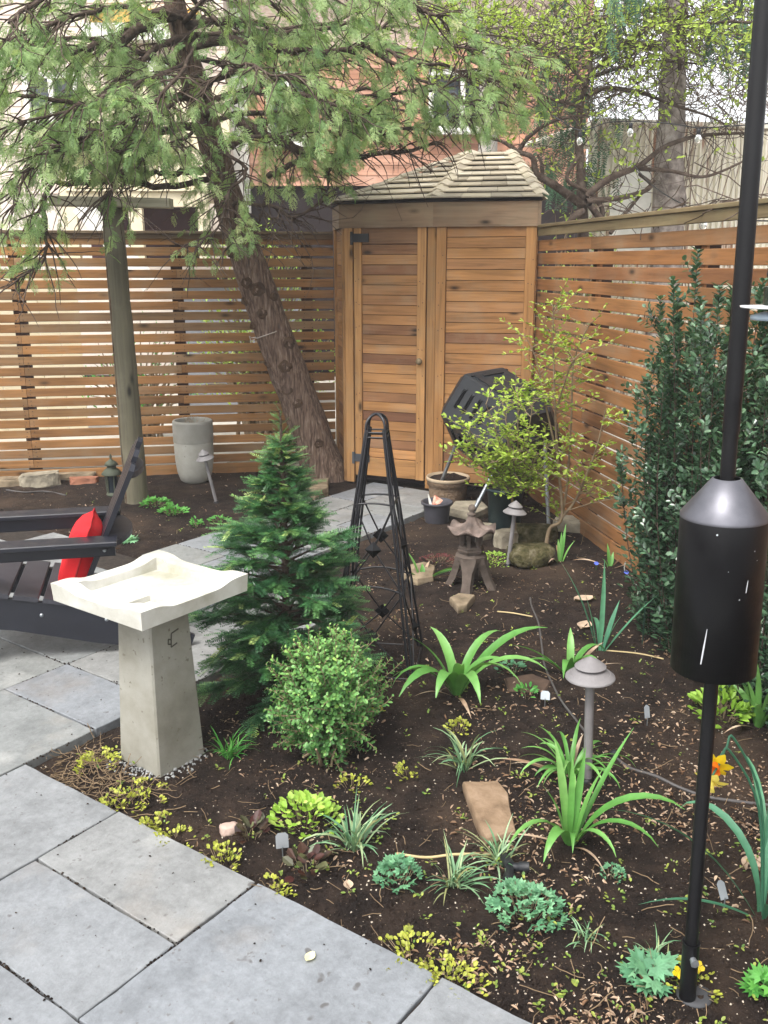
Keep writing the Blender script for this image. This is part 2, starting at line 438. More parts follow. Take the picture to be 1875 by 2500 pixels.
nb.prism([YD(2.46, 0, -.1), YD(9, 0, -.1), YD(9, 14, -.1), YD(2.46, 14, -.1)], [YD(2.46, 0, 0.03), YD(9, 0, 0.03), YD(9, 14, .03), YD(2.46, 14, .03)])
nb.build('side_driveway', ASPH, kind='structure')

# ---------------------------------------------------------------- paving: each stone its own piece
base = MB()
for a0, a1, b0, b1 in ((-2.4, -0.03, -3.7, 4.2), (-0.03, 1.8, -3.7, -0.03), (1.8, 4.2, -1.55, -0.75)):
    base.prism([PT(a0, b0, -.12), PT(a1, b0, -.12), PT(a1, b1, -.12), PT(a0, b1, -.12)][::-1], [PT(a0, b0, -.014), PT(a1, b0, -.014), PT(a1, b1, -.014), PT(a0, b1, -.014)][::-1])
patio = base.build('patio', m_noise('joint_sand', [(0.3, '221d1a'), (0.7, '38312b')], 30, 0.95, 0.6, 80, 0.01), kind='structure')
def paver(a0, a1, b0, b1, g=0.0038):
    L, Wd = (a1 - a0) - 2 * g, (b1 - b0) - 2 * g
    n = max(4, int(L / 0.05)); m = max(4, int(Wd / 0.05))
    ring = []
    for k in range(n): ring.append((-L / 2 + L * k / n, -Wd / 2))
    for k in range(m): ring.append((L / 2, -Wd / 2 + Wd * k / m))
    for k in range(n): ring.append((L / 2 - L * k / n, Wd / 2))
    for k in range(m): ring.append((-L / 2, Wd / 2 - Wd * k / m))
    rag = []
    for x, y in ring:
        e = rnd.uniform(-0.0022, 0.0015)
        rag.append((x * (1 + e / (L / 2)), y * (1 + e / (Wd / 2))))
    mb = MB()
    top = [V((x * (1 - .002 / L * 2), y * (1 - .002 / Wd * 2), 0)) for x, y in rag]
    mid = [V((x, y, -0.0025 + rnd.uniform(-.0008, .0005))) for x, y in rag]
    bot = [V((x, y, -0.05)) for x, y in rag]
    K = len(rag)
    mb.add(top + mid + bot, [tuple(range(K))] + [(i + r * K, i + (r + 1) * K, (i + 1) % K + (r + 1) * K, (i + 1) % K + r * K) for r in (0, 1) for i in range(K)])
    c = PT((a0 + a1) / 2, (b0 + b1) / 2, rnd.uniform(-0.001, 0.0015))
    M = Matrix.Translation(c) @ Matrix.Rotation(PA, 4, 'Z') @ Matrix.Scale(-1, 4, (0, 1, 0)) @ Matrix.Rotation(R(rnd.uniform(-.1, .1)), 4, 'X')
    me_fix = MB(); me_fix.v = mb.v; me_fix.f = [tuple(reversed(f)) for f in mb.f]; me_fix.sm = mb.sm
    return me_fix.build('paving_stone', BLUE, patio, M)
ST_ = [(-.61, 0, 0, .504), (-.305, 0, .504, 1.11), (-.61, -.305, .504, 1.11), (-.61, 0, 1.11, 1.725), (-.61, 0, 1.725, 2.335), (-.61, 0, 2.335, 2.945), (-.61, 0, 2.945, 3.55),
       (-.3, .298, -.592, 0), (-.9, -.3, -.592, 0), (.298, .603, -.592, 0), (.603, 1.229, -.592, 0), (1.229, 1.83, -.592, 0),
       (-1.2, -.61, 0, .61), (-1.2, -.61, .61, 1.22), (-1.2, -.61, 1.22, 1.83), (-1.2, -.61, 1.83, 2.44), (-1.2, -.61, 2.44, 3.05)]
for b0 in (-1.2, -1.81, -2.42, -3.03):
    off = {-1.2: -.02, -1.81: -.3, -2.42: 0, -3.03: -.3}[b0]
    for k in range(-2, 3):
        a0, a1 = k * .61 + .01 + off, (k + 1) * .61 + .01 + off
        a1 = min(a1, 1.83)
        if a1 - a0 > .15: ST_.append((a0, a1, b0, b0 + .608))
ST_ += [(1.83, 2.118, -1.57, -1.14), (1.83, 2.118, -1.14, -.72), (2.118, 2.73, -1.57, -1.262), (2.118, 2.52, -1.262, -.72), (2.52, 3.02, -1.262, -.72),
        (2.73, 3.13, -1.57, -1.262), (3.02, 3.415, -1.262, -1.012), (3.02, 3.415, -1.012, -.72), (3.13, 3.62, -1.57, -1.262), (3.415, 3.75, -1.262, -.74), (3.62, 4.2, -1.57, -1.262), (3.75, 4.2, -1.262, -.8)]
for r_ in ST_: paver(*r_)
JP = []
for a0, a1, b0, b1 in ST_:                    # soil caught in the joints
    for k in range(int(150 * ((a1 - a0) + (b1 - b0)))):
        if rnd.random() < .5: q = (rnd.uniform(a0, a1), rnd.choice((b0, b1)))
        else: q = (rnd.choice((a0, a1)), rnd.uniform(b0, b1))
        if noise.noise(V((q[0] * 4, q[1] * 4, 3))) < -.05: continue
        p = PT(q[0] + rnd.gauss(0, .003), q[1] + rnd.gauss(0, .003), rnd.uniform(-.007, .0005))
        if p.y > 1.2 and paved(p.x, p.y) > -.005: JP.append(tuple(p))
CHIP = ([(-.5, -.3, 0), (.5, -.25, 0), (.4, .35, 0), (-.4, .3, 0), (0, 0, .5)], [(0, 1, 4), (1, 2, 4), (2, 3, 4), (3, 0, 4)])
copies('joint_dirt', *CHIP, TM(JP, rv(len(JP)) * [1, 1, .2], np.tile([0., 0, 1], (len(JP), 1)), nr.uniform(.003, .011, len(JP))), SOIL)

# ---------------------------------------------------------------- boards
BC = {}
def board(name, p0, p1, wd, th, n, mat, parent=None, ch=0.003):
    """box from p0 to p1; th along n, wd across; meshes shared between equal sizes"""
    p0, p1 = V(p0), V(p1); L = (p1 - p0).length
    key = (name, round(L, 3), round(wd, 4), round(th, 4), mat.name)
    M = frame((p0 + p1) / 2, p1 - p0, n)
    if key not in BC:
        o = MB().box((0, 0, 0), (L, th, wd), None, ch).build(name, mat, parent, M)
        BC[key] = o.data
        return o
    return link(name, BC[key], M, parent)

# back fence along e2 = 7.8
D2 = 7.80
fl = thing('slat_fence', 'back fence of narrow stained horizontal slats behind the leaning cedar and pole', 'fence', YD(-1, D2))
PITCH = .0836
posts = [-3.4, -1.52, -.30, .74]
for e in posts + [-5.2]:
    board('fence_post', YD(e, D2 + .062, -.1), YD(e, D2 + .062, 1.84), .095, .09, E1, W_POSTD, fl)
for k in range(22):
    z = .075 + k * PITCH + .033
    segs = [(-5.3, -3.4), (-3.4, -1.52), (-1.52, .955)] if k % 3 else [(-5.3, -3.4), (-3.4, -1.52), (-1.52, -.3), (-.3, .955)]
    for a, b in segs:
        dz = rnd.uniform(-.003, .003)
        board('fence_slat', YD(a + .0015, D2 + rnd.uniform(-.001, .001), z + dz), YD(b - .0015, D2, z + dz + rnd.uniform(-.004, .004)), .0645, .018, E2, W_FENCE, fl)
board('kickboard', YD(-5.3, D2 - .004, .02), YD(.955, D2 - .004, .02), .085, .02, E2, W_FENCE, fl)
nh = MB()
for e in posts:
    for k in range(22):
        for de in (-.03, .03):
            for dz in (-.016, .016):
                if rnd.random() < .8: nh.box(YD(e + de + rnd.uniform(-.005, .005), D2 - .0095, .108 + k * PITCH + dz), (.006, .003, .006))
nh.build('nail_heads', m_plain('fence_nail', '2c221c', .7), fl, kind='stuff')
board('fence_cap', YD(-5.3, D2 + .03, 1.925), YD(.95, D2 + .03, 1.925), .135, .022, V((0, 0, 1)), W_CAP, fl)
board('cap_fascia', YD(-5.3, D2 - .012, 1.895), YD(.95, D2 - .012, 1.895), .038, .018, E2, W_CAP, fl)

# side fence along e1 = 2.3
D1 = 2.30
fr = thing('slat_fence', 'side fence of wider orange brown boards with a greenish cap, behind the dark hedge', 'fence', YD(D1, 4))
PR = .0885
for e in (7.0, 5.62, 4.35, 3.0, 1.6):
    board('fence_post', YD(D1 + .065, e, -.1), YD(D1 + .065, e, 1.84), .095, .09, E2, W_POSTD, fr)
    board('post_facing', YD(D1 + .012, e - .075, -.1), YD(D1 + .012, e - .075, 1.84), .05, .018, -E1, W_SIDE, fr)
for k in range(20):
    z = .13 + k * PR
    segs = [(6.75, 5.62), (5.62, 3.0), (3.0, .6)] if k % 2 else [(6.75, 4.35), (4.35, 1.6), (1.6, .6)]
    for a, b in segs:
        board('fence_slat', YD(D1 - .01, a - .0015, z), YD(D1 - .01 + rnd.uniform(-.001, .001), b + .0015, z + rnd.uniform(-.004, .004)), .0745, .02, -E1, W_SIDE, fr)
for a, b in ((6.75, 5.05), (5.05, 2.9), (2.9, .6)):
    board('kickboard', YD(D1 - .014, a - .002, .035), YD(D1 - .014, b + .002, .03), .1, .022, -E1, W_SIDE, fr)
board('fence_cap', YD(D1 + .02, 6.72, 1.945), YD(D1 + .02, .6, 1.945), .14, .022, V((0, 0, 1)), W_CAPG, fr)
board('cap_fascia', YD(D1 - .03, 6.72, 1.905), YD(D1 - .03, .6, 1.905), .055, .018, -E1, W_CAPG, fr)

# ---------------------------------------------------------------- corner shed
shed = thing('corner_shed', 'five sided cedar garden shed in the corner with pale shingle hip roof', 'shed', YD(1.7, 7.2))
UP = V((0, 0, 1))
pL0 = YD(.984, 7.78); pL = V((-.29, 7.31, 0)); pC = V((.385, 7.03, 0)); pR = V((1.085, 6.865, 0)); pB = YD(2.28, 7.78); pR0 = YD(2.28, 6.9)
def onface(a, b, s, z, off=0.0):
    d = (b - a).normalized(); n = V((d.y, -d.x, 0))     # outward for a path walked left to right seen from outside
    p = a + d * s + n * off
    return V((p.x, p.y, z))
def fnorm(a, b):
    d = (b - a).normalized(); return V((d.y, -d.x, 0))
ZT = 1.95
core = MB(); core.prism([V((*(p.xy * 1.0), 0.02)) + (V((.9, 7.4, 0)) - p).normalized() * .05 for p in (pL0, pL, pC, pR, pB)], [V((p.x, p.y, 2.05)) + (V((.9, 7.4, 0)) - p).normalized() * .05 for p in (pL0, pL, pC, pR, pB)])
core.build('inner_wall', DARKW, shed)
def cladding(a, b, s0, s1, z0, z1, pitch, off, par, th=.016, mat=W_CEDAR):
    n = fnorm(a, b); k = max(1, round((z1 - z0) / pitch)); ph = (z1 - z0) / k
    for i in range(k):
        z = z0 + (i + .5) * ph
        board('wall_board', onface(a, b, s0, z, off + rnd.uniform(-.001, .001)), onface(a, b, s1, z, off + rnd.uniform(-.001, .001)), ph - .0035, th, n, mat, par, .002)
def post(a, b, s, z0, z1, wd, off, par, th=.03, mat=None, name='corner_trim'):
    board(name, onface(a, b, s, z0, off), onface(a, b, s, z1, off), wd, th, fnorm(a, b), mat or W_TRIM, par)
LD = (pC - pL).length; LR = (pR - pC).length; LL = (pL - pL0).length
post(pL0, pL, .03, 0.0, ZT, .05, .012, shed)
cladding(pL0, pL, .057, LL - .062, .04, ZT, .09, .0, shed)
post(pL0, pL, LL - .03, 0.0, ZT, .06, .012, shed)
post(pL, pC, .034, 0.0, ZT, .066, .012, shed)
post(pL, pC, LD - .034, 0.0, ZT, .066, .002, shed)
post(pC, pR, .036, 0.02, ZT, .072, .012, shed)
cladding(pC, pR, .075, LR - .078, .06, ZT, .0755, .0, shed)
post(pC, pR, LR - .038, 0.02, ZT, .075, .012, shed)
cladding(pR, pR0, .0, (pR0 - pR).length, .06, ZT, .0755, .0, shed)
door = link('door', None, Matrix.Translation(onface(pL, pC, .08, .06)), shed)
s0, s1 = .076, LD - .076
post(pL, pC, s0 + .03, .06, ZT - .0, .06, .008, door, .028, None, 'stile')
post(pL, pC, s1 - .034, .06, ZT, .068, .008, door, .028, None, 'stile')
board('bottom_rail', onface(pL, pC, s0 + .062, .135, .006), onface(pL, pC, s1 - .07, .135, .006), .145, .026, fnorm(pL, pC), W_TRIM, door)
board('top_rail', onface(pL, pC, s0 + .062, ZT - .06, .002), onface(pL, pC, s1 - .07, ZT - .06, .002), .118, .02, fnorm(pL, pC), m_wood('dark_cedar', ['7a5a41'], '77624c', .3), door)
cladding(pL, pC, s0 + .0625, s1 - .0705, .21, ZT - .122, .0745, -.002, door)
kn = MB(); kn.lathe([(.010, 0), (.010, .018), (.022, .022), (.026, .034), (.022, .046), (.008, .052)], 16)
kn.build('door_knob', m_noise('old_brass', [(0.3, '6a5b44'), (0.7, '8a7a5e')], 20, .5, .1, 90, .002, .5, .3), door, frame(onface(pL, pC, s1 - .035, .98, .022), UP, V((pC - pL).normalized())) @ Matrix.Rotation(0, 4, 'X') if False else Matrix.Translation(onface(pL, pC, s1 - .035, .98, .02)) @ fnorm(pL, pC).to_track_quat('Z', 'Y').to_matrix().to_4x4())
for z, m in ((ZT - .075, IRON), (.20, m_plain('grey_hinge', '3c4046', .5))):
    h = board('hinge', onface(pL, pC, s0 - .012, z, .026), onface(pL, pC, s0 + .125, z, .026), .062, .006, fnorm(pL, pC), m, door, .001)
    board('hinge_plate', onface(pL, pC, s0 - .014, z - .05, .029), onface(pL, pC, s0 - .014, z + .045, .029), .022, .008, fnorm(pL, pC), m, door, .001)
nl = MB()
for p_, q_, s_ in ((pL, pC, s1 - .034), (pC, pR, .036), (pC, pR, LR - .038), (pL, pC, s0 + .03)):
    for z in np.arange(.2, 1.9, .17):
        for ds in (-.014, .016):
            if rnd.random() < .75:
                nl.box(onface(p_, q_, s_ + ds + rnd.uniform(-.004, .004), z + rnd.uniform(-.02, .02), .028), (.006, .004, .006))
nl.build('nail_heads', m_plain('nail_iron', '3b2c24', .7), shed, kind='stuff')
# fascia
def out(p, d):                            # pushed away from the shed's middle
    c = V((.85, 7.55, 0)); q = p - c; q.z = 0
    return p + q.normalized() * d
FZ0, FZ1 = 1.945, 2.115
fc = [out(pL0, .035) + E2 * .0, out(pL, .05), out(pC, .05), out(pR, .045), YD(2.30, 6.75)]
for i in range(4):
    a, b = fc[i], fc[i + 1]
    n = fnorm(a, b)
    fb = MB()
    ai, bi = a - n * .022, b - n * .022
    fb.prism([V((p.x, p.y, FZ0)) for p in (a, b, bi, ai)], [V((p.x, p.y, FZ1)) for p in (a, b, bi, ai)])
    M = frame(V(((a.x + b.x) / 2, (a.y + b.y) / 2, (FZ0 + FZ1) / 2)), b - a, n)
    fb.build('fascia_board', W_FASCIA, shed, M, world=True)
# roof
roof = link('roof', None, Matrix.Translation(V((.85, 7.6, 2.3))), shed)
A1 = V((.715, 8.0, 2.545)); A2 = V((1.02, 7.98, 2.55)); AB = YD(2.28, 7.78, 2.5)
ft = [V((p.x, p.y, FZ1 + .004)) for p in (out(pL0, .06), out(pL, .075), out(pC, .075), out(pR, .07), YD(2.32, 6.75))]
deck = MB()
deck.add([ft[0], ft[1], ft[2], ft[3], ft[4], A1, A2, V((AB.x, AB.y, FZ1))], [(0, 1, 5), (1, 2, 5), (2, 3, 6, 5), (3, 4, 6), (4, 7, 6), (7, 0, 5), (7, 5, 6), (7, 4, 3, 2, 1, 0)])
deck.build('roof_deck', DARKW, roof)  # dark colour stands in for the shade under the shingle butts
def slab4(q, th, n, name, mat, par):
    M = frame(sum(q, V((0, 0, 0))) / 4, q[1] - q[0], n)
    mb = MB(); mb.prism([p - n * 0 for p in q], [p + n * th for p in q])
    return mb.build(name, mat, par, M, world=True)
def roofface(e0, e1, t0, t1, rows, wsh):
    n = (e1 - e0).cross((t0 + t1) / 2 - e0).normalized()
    if n.z < 0: n = -n
    for k in range(rows):
        f0, f1 = k / rows, min(1.0, (k + 1.12) / rows)
        a, b = e0.lerp(t0, f0), e1.lerp(t1, f0); c, d = e1.lerp(t1, f1), e0.lerp(t0, f1)
        L = (b - a).length; x = 0.0
        cuts = [0.0]
        while x < L - wsh * .5:
            x += wsh * rnd.uniform(.7, 1.4)
            if x < L - wsh * .3: cuts.append(x / L)
        cuts.append(1.0)
        for s, t in zip(cuts[:-1], cuts[1:]):
            e = .0015 / L
            lo = n * (.022 + rnd.uniform(-.001, .002)); hi = n * .002
            j = (d - a).normalized() * rnd.uniform(-.002, .002)
            q = [a.lerp(b, s + e) + lo + j, a.lerp(b, t - e) + lo + j, d.lerp(c, t - e) + hi, d.lerp(c, s + e) + hi]
            slab4(q, .009, n, 'shingle', W_SHING, roof)
roofface(ft[0], ft[1], A1 - V((.01, 0, 0)), A1, 9, .13)
roofface(ft[1], ft[2], A1, A1 + V((.012, 0, 0)), 9, .16)
roofface(ft[2], ft[3], A1, A2, 9, .16)
roofface(ft[3], ft[4], A2, A2 + V((.01, 0, 0)), 9, .16)
def hip(a, b, rows, wd):
    d = (b - a).normalized(); sd = d.cross(UP).normalized(); n = sd.cross(d).normalized()
    for k in range(rows):
        for sg in (-1, 1):
            p, q = a.lerp(b, k / rows), a.lerp(b, min(1, (k + 1.15) / rows))
            lo, hi = n * .034, n * .024
            o = sd * sg * wd - n * wd * .38
            slab4([p + lo, p + lo + o, q + hi + o, q + hi], .009, n, 'hip_cap', W_SHING, roof)
hip(ft[2] + (A1 - ft[2]) * .03, A1, 9, .06); hip(ft[1] + (A1 - ft[1]) * .03, A1, 9, .04); hip(ft[3] + (A2 - ft[3]) * .03, A2, 9, .045)

# ---------------------------------------------------------------- weathered T post
tp = GH(335, 1222)
t = thing('clothes_pole', 'weathered grey round pole with a flat crossarm on top, left of the cedar', 'pole', tp)
top = PD(272, 497, tp.y)
mb = MB()
pts = []; rs = []
for i in range(15):
    k = i / 14; p = tp.lerp(top, k); p.z = -.1 + (top.z + .072) * k
    pts.append(p + V((rnd.uniform(-.003, .003), 0, 0))); rs.append(.088 - .02 * k + rnd.uniform(-.002, .002))
mb.tube(pts, rs, 20)
mb.build('pole', W_GREYP, t, Matrix.Translation(tp), world=True)
ck = MB()
for i in range(24):
    k = i / 24; p = tp.lerp(V((top.x, top.y, top.z)), k); r_ = .088 - .02 * k
    d = V((-.72 + .06 * math.sin(i * .9), -.69, 0)).normalized()
    ck.v.append(tuple(p + d * (r_ + .0012) + V((.006, -.002, 0)))); ck.v.append(tuple(p + d * (r_ + .0012) - V((.004 + .003 * math.sin(i * 2.1), .0, 0))))
for i in range(23): ck.f.append((2 * i, 2 * i + 1, 2 * i + 3, 2 * i + 2)); ck.sm.append(False)
ck.build('crack', KNOT, t, Matrix.Translation(tp), world=True)
a, b = PD(128, 491, tp.y - .05), PD(418, 497, tp.y - .05)
board('crossarm', a, b, .062, .14, V((0, 1, 0)), m_wood('crossarm_wood', ['c2bba6'], 'c0b9a2', .4), t, .006)

# ---------------------------------------------------------------- concrete planter with dead stems
pp = GH(487, 1150)
pp = V((-1.53, 7.36, hgt(-1.53, 7.36)))
t = thing('tall_planter', 'tall pale concrete planter with ribbed upper band against the back fence', 'planter', pp)
prof = [(.085, 0), (.118, .02), (.140, .09), (.152, .18), (.156, .28), (.1565, .335)]
mb = MB(); mb.lathe(prof, 40, cap=(True, False)); mb.build('planter_body', PLANTER, t, Matrix.Translation(pp))
rib = MB(); pr = []
for k in range(24):
    z = .335 + k * .0065; pr += [(.158, z), (.1595, z + .002), (.1595, z + .0045), (.158, z + .0062)]
pr += [(.158, .50), (.150, .507), (.138, .507), (.134, .495), (.130, .40)]
rib.lathe(pr, 60, cap=(False, False)); rib.build('ribbed_band', m_noise('planter_band', [(0.3, '807e75'), (0.7, '93918a')], 6, .9, .5, 160, .004), t, Matrix.Translation(pp))
so = MB(); so.lathe([(.132, .46), (.08, .472), (.01, .468)], 24, cap=(False, True)); so.build('potting_soil', SOIL, t, Matrix.Translation(pp))
st = MB()
for k in range(14):
    a = rnd.uniform(0, 6.3); p = pp + V((math.cos(a) * .06, math.sin(a) * .06, .465))
    q = [p]
    for j in range(4): q.append(q[-1] + V((rnd.uniform(-.03, .03), rnd.uniform(-.03, .03), rnd.uniform(.0, .035))))
    st.tube(q, .0016, 4)
st.build('dry_stem', TWIG, t, Matrix.Translation(pp), world=True, kind='stuff')

# ---------------------------------------------------------------- small green lantern behind the chair
lp = GH(277, 1208)
t = thing('garden_lantern', 'small dark green metal lantern on the soil just behind the chair back', 'lantern', lp)
Ml = Matrix.Translation(lp)
mb = MB(); mb.lathe([(.05, 0), (.055, .012), (.05, .02), (.045, .03)], 6, smooth=False); mb.build('base', LANT_G, t, Ml)
mb = MB()
for k in range(6):
    a = k * math.pi / 3; mb.tube([(.045 * math.cos(a), .045 * math.sin(a), .03), (.052 * math.cos(a), .052 * math.sin(a), .17)], .005, 5)
mb.build('cage_bars', LANT_G, t, Ml)
mb = MB(); mb.lathe([(.036, .03), (.042, .165)], 12); mb.build('glass', GLASSD, t, Ml)
mb = MB(); mb.lathe([(.075, .165), (.078, .172), (.05, .205), (.034, .215), (.034, .235), (.052, .238), (.04, .258), (.012, .278), (.006, .29), (.011, .298), (.004, .32)], 12); mb.build('roof', LANT_G, t, Ml)

# ---------------------------------------------------------------- path lights
def pathlight(foot, lean, hh, sc, label):
    up = V(lean).normalized()
    M = Matrix.Translation(foot) @ up.to_track_quat('Z', 'Y').to_matrix().to_4x4()
    t = thing('path_light', label, 'path light', M=M, group='path lights with two tiered hats')
    Mt = M
    mb = MB(); mb.tube([(0, 0, -.1), (0, 0, .02)], .010 * sc, 8); mb.lathe([(.024 * sc, -.005), (.022 * sc, .012), (.012 * sc, .016)], 12); mb.build('spike', BLACKP, t, Mt)
    mb = MB(); mb.lathe([(.0145 * sc, .01), (.0145 * sc, hh - .02)], 14); mb.build('stem', LAMP_G, t, Mt)
    z = hh - .012
    mb = MB(); mb.lathe([(.079, z), (.0815, z + .001), (.081, z + .004), (.066, z + .016), (.064, z + .0155), (.05, z + .027), (.038, z + .033), (.02, z + .038)] if sc >= 1 else [(r * sc, z + (q - z)) for r, q in [(.079, z), (.081, z + .004), (.05, z + .027), (.02, z + .036)]], 40, cap=(False, False), smooth=False); mb.lathe([(.079 * sc, z), (.014 * sc, z + .022)], 40, cap=(False, False)); mb.build('lower_shade', LAMP_G, t, Mt)
    mb = MB(); mb.lathe([(.02 * sc, z + .03), (.02 * sc, z + .044)], 12); mb.build('lens', BLACKP, t, Mt)
    z2 = z + .040
    mb = MB(); mb.lathe([(.014 * sc, z2 + .006), (.049 * sc, z2 - .002), (.050 * sc, z2), (.036 * sc, z2 + .012), (.018 * sc, z2 + .025), (.003, z2 + .034)], 40, cap=(False, True), smooth=False); mb.build('upper_shade', LAMP_G, t, Mt)
    return t
f1 = GH(528, 1222); pathlight(f1, PD(497, 1106, f1.y - .05) - f1, .36, .82, 'leaning grey path light in the back bed in front of the tall planter')
f2 = GH(1240, 1377); pathlight(f2, PD(1260, 1225, f2.y) - f2, .335, .84, 'grey path light beside the mossy rock under the yellow green shrub')
f3 = GH(1435, 1893); pathlight(f3, PD(1441, 1645, f3.y) - f3, .40, 1.04, 'nearest grey path light standing among strap leaves in the front bed')

# ---------------------------------------------------------------- stones
def rock(pos, size, rz, mat, name, label, cat='rock', seed=0, flat=0.0, tilt=(0, 0), sub=4, group=None):
    mb = MB()
    import bmesh
    bm = bmesh.new(); bmesh.ops.create_icosphere(bm, subdivisions=sub, radius=1)
    for v in bm.verts:
        p = v.co.copy()
        q = V([math.copysign(abs(c) ** (.55 if flat else .75), c) for c in p])
        nz = noise.noise(p * 1.3 + V((seed * 7.1, 0, 0))) * .22 + noise.noise(p * 3.5 + V((0, seed * 3.3, 0))) * .09 + noise.noise(p * 8 + V((0, seed * 3.3, 0))) * .06 + noise.noise(p * 19 + V((0, seed * 3.3, 0))) * .03
        q = q * (1 + nz)
        if flat: q.z = max(-1, min(1, q.z * 1.6)) + nz * .4
        v.co = V((q.x * size[0] / 2, q.y * size[1] / 2, q.z * size[2] / 2))
    vs = [v.co.copy() for v in bm.verts]; bm.verts.index_update()
    fs = [tuple(v.index for v in f.verts) for f in bm.faces]; bm.free()
    mb.add(vs, fs, not flat)
    M = Matrix.Translation(V(pos) + V((0, 0, size[2] * .3))) @ Matrix.Rotation(rz, 4, 'Z') @ Matrix.Rotation(tilt[0], 4, 'X') @ Matrix.Rotation(tilt[1], 4, 'Y')
    return tag(mb.build(name, mat, None, M), label, cat, group)
def slab(poly, z0, z1, mat, name, label, cat, seed=1):
    """irregular flat stone from ground points"""
    c = sum(poly, V((0, 0, 0))) / len(poly); ring = []
    n = len(poly)
    for i in range(n):
        for k in range(5):
            p = poly[i].lerp(poly[(i + 1) % n], k / 5)
            e = 1 + noise.noise(p * 9 + V((seed, 0, 0))) * .07
            ring.append(c + (p - c) * e)
    mb = MB(); K = len(ring)
    vs = []
    for sc, z in ((1.0, z0), (1.03, (z0 + z1) / 2), (1.0, z1 - .006), (.95, z1), (.5, z1 + .003)):
        for p in ring:
            q = c + (p - c) * sc
            vs.append(V((q.x, q.y, z + noise.noise(q * 14) * .004)))
    vs.append(V((c.x, c.y, z1 + .003)))
    fs = [(r * K + i, r * K + (i + 1) % K, (r + 1) * K + (i + 1) % K, (r + 1) * K + i) for r in range(4) for i in range(K)] + [(4 * K + i, 4 * K + (i + 1) % K, 5 * K) for i in range(K)]
    area = sum(ring[i].x * ring[(i + 1) % K].y - ring[(i + 1) % K].x * ring[i].y for i in range(K))
    if area < 0: fs = [tuple(reversed(f)) for f in fs]
    mb.add(vs, fs, False)
    return tag(mb.build(name, mat, None, Matrix.Translation(V((c.x, c.y, z0))), world=True), label, cat)
def gpoly(pts, z): return [G(u, v, z) for u, v in pts]
slab(gpoly([(1133, 1908), (1215, 1903), (1240, 1935), (1258, 2022), (1188, 2042), (1158, 1985)], .02), -.02, .02, STONE_BRN, 'stepping_stone', 'brown flat stepping stone lying in the bed left of the nearest path light', 'stone')
slab(gpoly([(1232, 1660), (1300, 1650), (1345, 1668), (1330, 1690), (1240, 1690)], .0), -.03, .012, m_noise('half_buried_stone', [(0.3, '3d2f27'), (0.7, '5f4d40')], 8, .9, .5, 40), 'flat_stone', 'half buried dark flat stone behind the big strap leaved plant', 'stone', 3)
slab(gpoly([(985, 1400), (1000, 1380), (1035, 1372), (1062, 1382), (1058, 1408), (1020, 1414)], .03), -.02, .035, STONE_TAN, 'flat_stone', 'tan flat stone between the trellis and the stone lantern', 'stone', 4)
slab(gpoly([(1098, 1458), (1120, 1448), (1160, 1452), (1140, 1475), (1118, 1482)], .02), -.02, .02, STONE_TAN, 'flat_stone', 'small tan stone lying at the foot of the pagoda lantern', 'stone', 5)
slab(gpoly([(745, 1190), (765, 1172), (803, 1168), (800, 1192), (770, 1205)], .04), -.02, .05, STONE_TAN, 'flat_stone', 'tan flat stone at the end of the walkway by the cedar foot', 'stone', 6)
slab(gpoly([(1098, 1242), (1110, 1226), (1175, 1224), (1192, 1240), (1160, 1256)], .05), -.02, .06, STONE, 'flat_stone', 'grey flat stone right of the pots under the compost tumbler', 'stone', 7)
slab(gpoly([(1130, 1300), (1150, 1275), (1205, 1280), (1200, 1300), (1160, 1310)], .03), -.02, .04, STONE, 'flat_stone', 'low grey stone under the front leg of the compost tumbler', 'stone', 8)
rock(GH(708, 1150), (.26, .2, .16), .3, STONE, 'rock', 'rounded grey rock beside the foot of the cedar trunk', seed=2)
rock(GH(600, 1140), (.32, .16, .09), .2, STONE, 'rock', 'low pale rock on the soil right of the tall planter', seed=3)
rock(GH(1290, 1372), (.26, .25, .15), .3, STONE_MOSS, 'rock', 'mossy green rock right of the middle path light', seed=4)
rock(GH(1235, 1330), (.15, .11, .12), .1, STONE, 'rock', 'squarish grey rock behind the middle path light', seed=5, flat=1)
rock(GH(1300, 1312), (.3, .14, .12), -.1, STONE_MOSS, 'rock', 'dark rock lying behind the mossy one near the shrub stems', seed=6, flat=1)
rock(GH(1395, 1290), (.22, .12, .10), -.2, STONE, 'rock', 'grey rock against the foot of the side fence', seed=16, flat=1)
rock(GH(98, 1178), (.30, .17, .12), .18, STONE, 'rock', 'mossy squared block of stone by the back fence at far left', seed=7, flat=1, tilt=(0, -.05))
rock(GH(12, 1180), (.42, .12, .07), .15, STONE_TAN, 'edging_stone', 'tan edging stone at the left end of the back fence', 'stone', seed=8, flat=1)
rock(GH(180, 1165), (.36, .10, .06), .18, STONE_TAN, 'edging_stone', 'narrow tan edging stone right of the squared block', 'stone', seed=9, flat=1)
rock(GH(205, 1176), (.22, .09, .055), .12, BRICK, 'brick', 'reddish brick lying in front of the narrow edging stone', 'brick', seed=10, flat=1)
rock(GH(560, 2020), (.06, .05, .035), .4, m_noise('pink_stone', [(.3, '8a7268'), (.7, 'b09a8e')], 9), 'pebble', 'pinkish pebble between birdbath and dark red plants', 'pebble', seed=12)

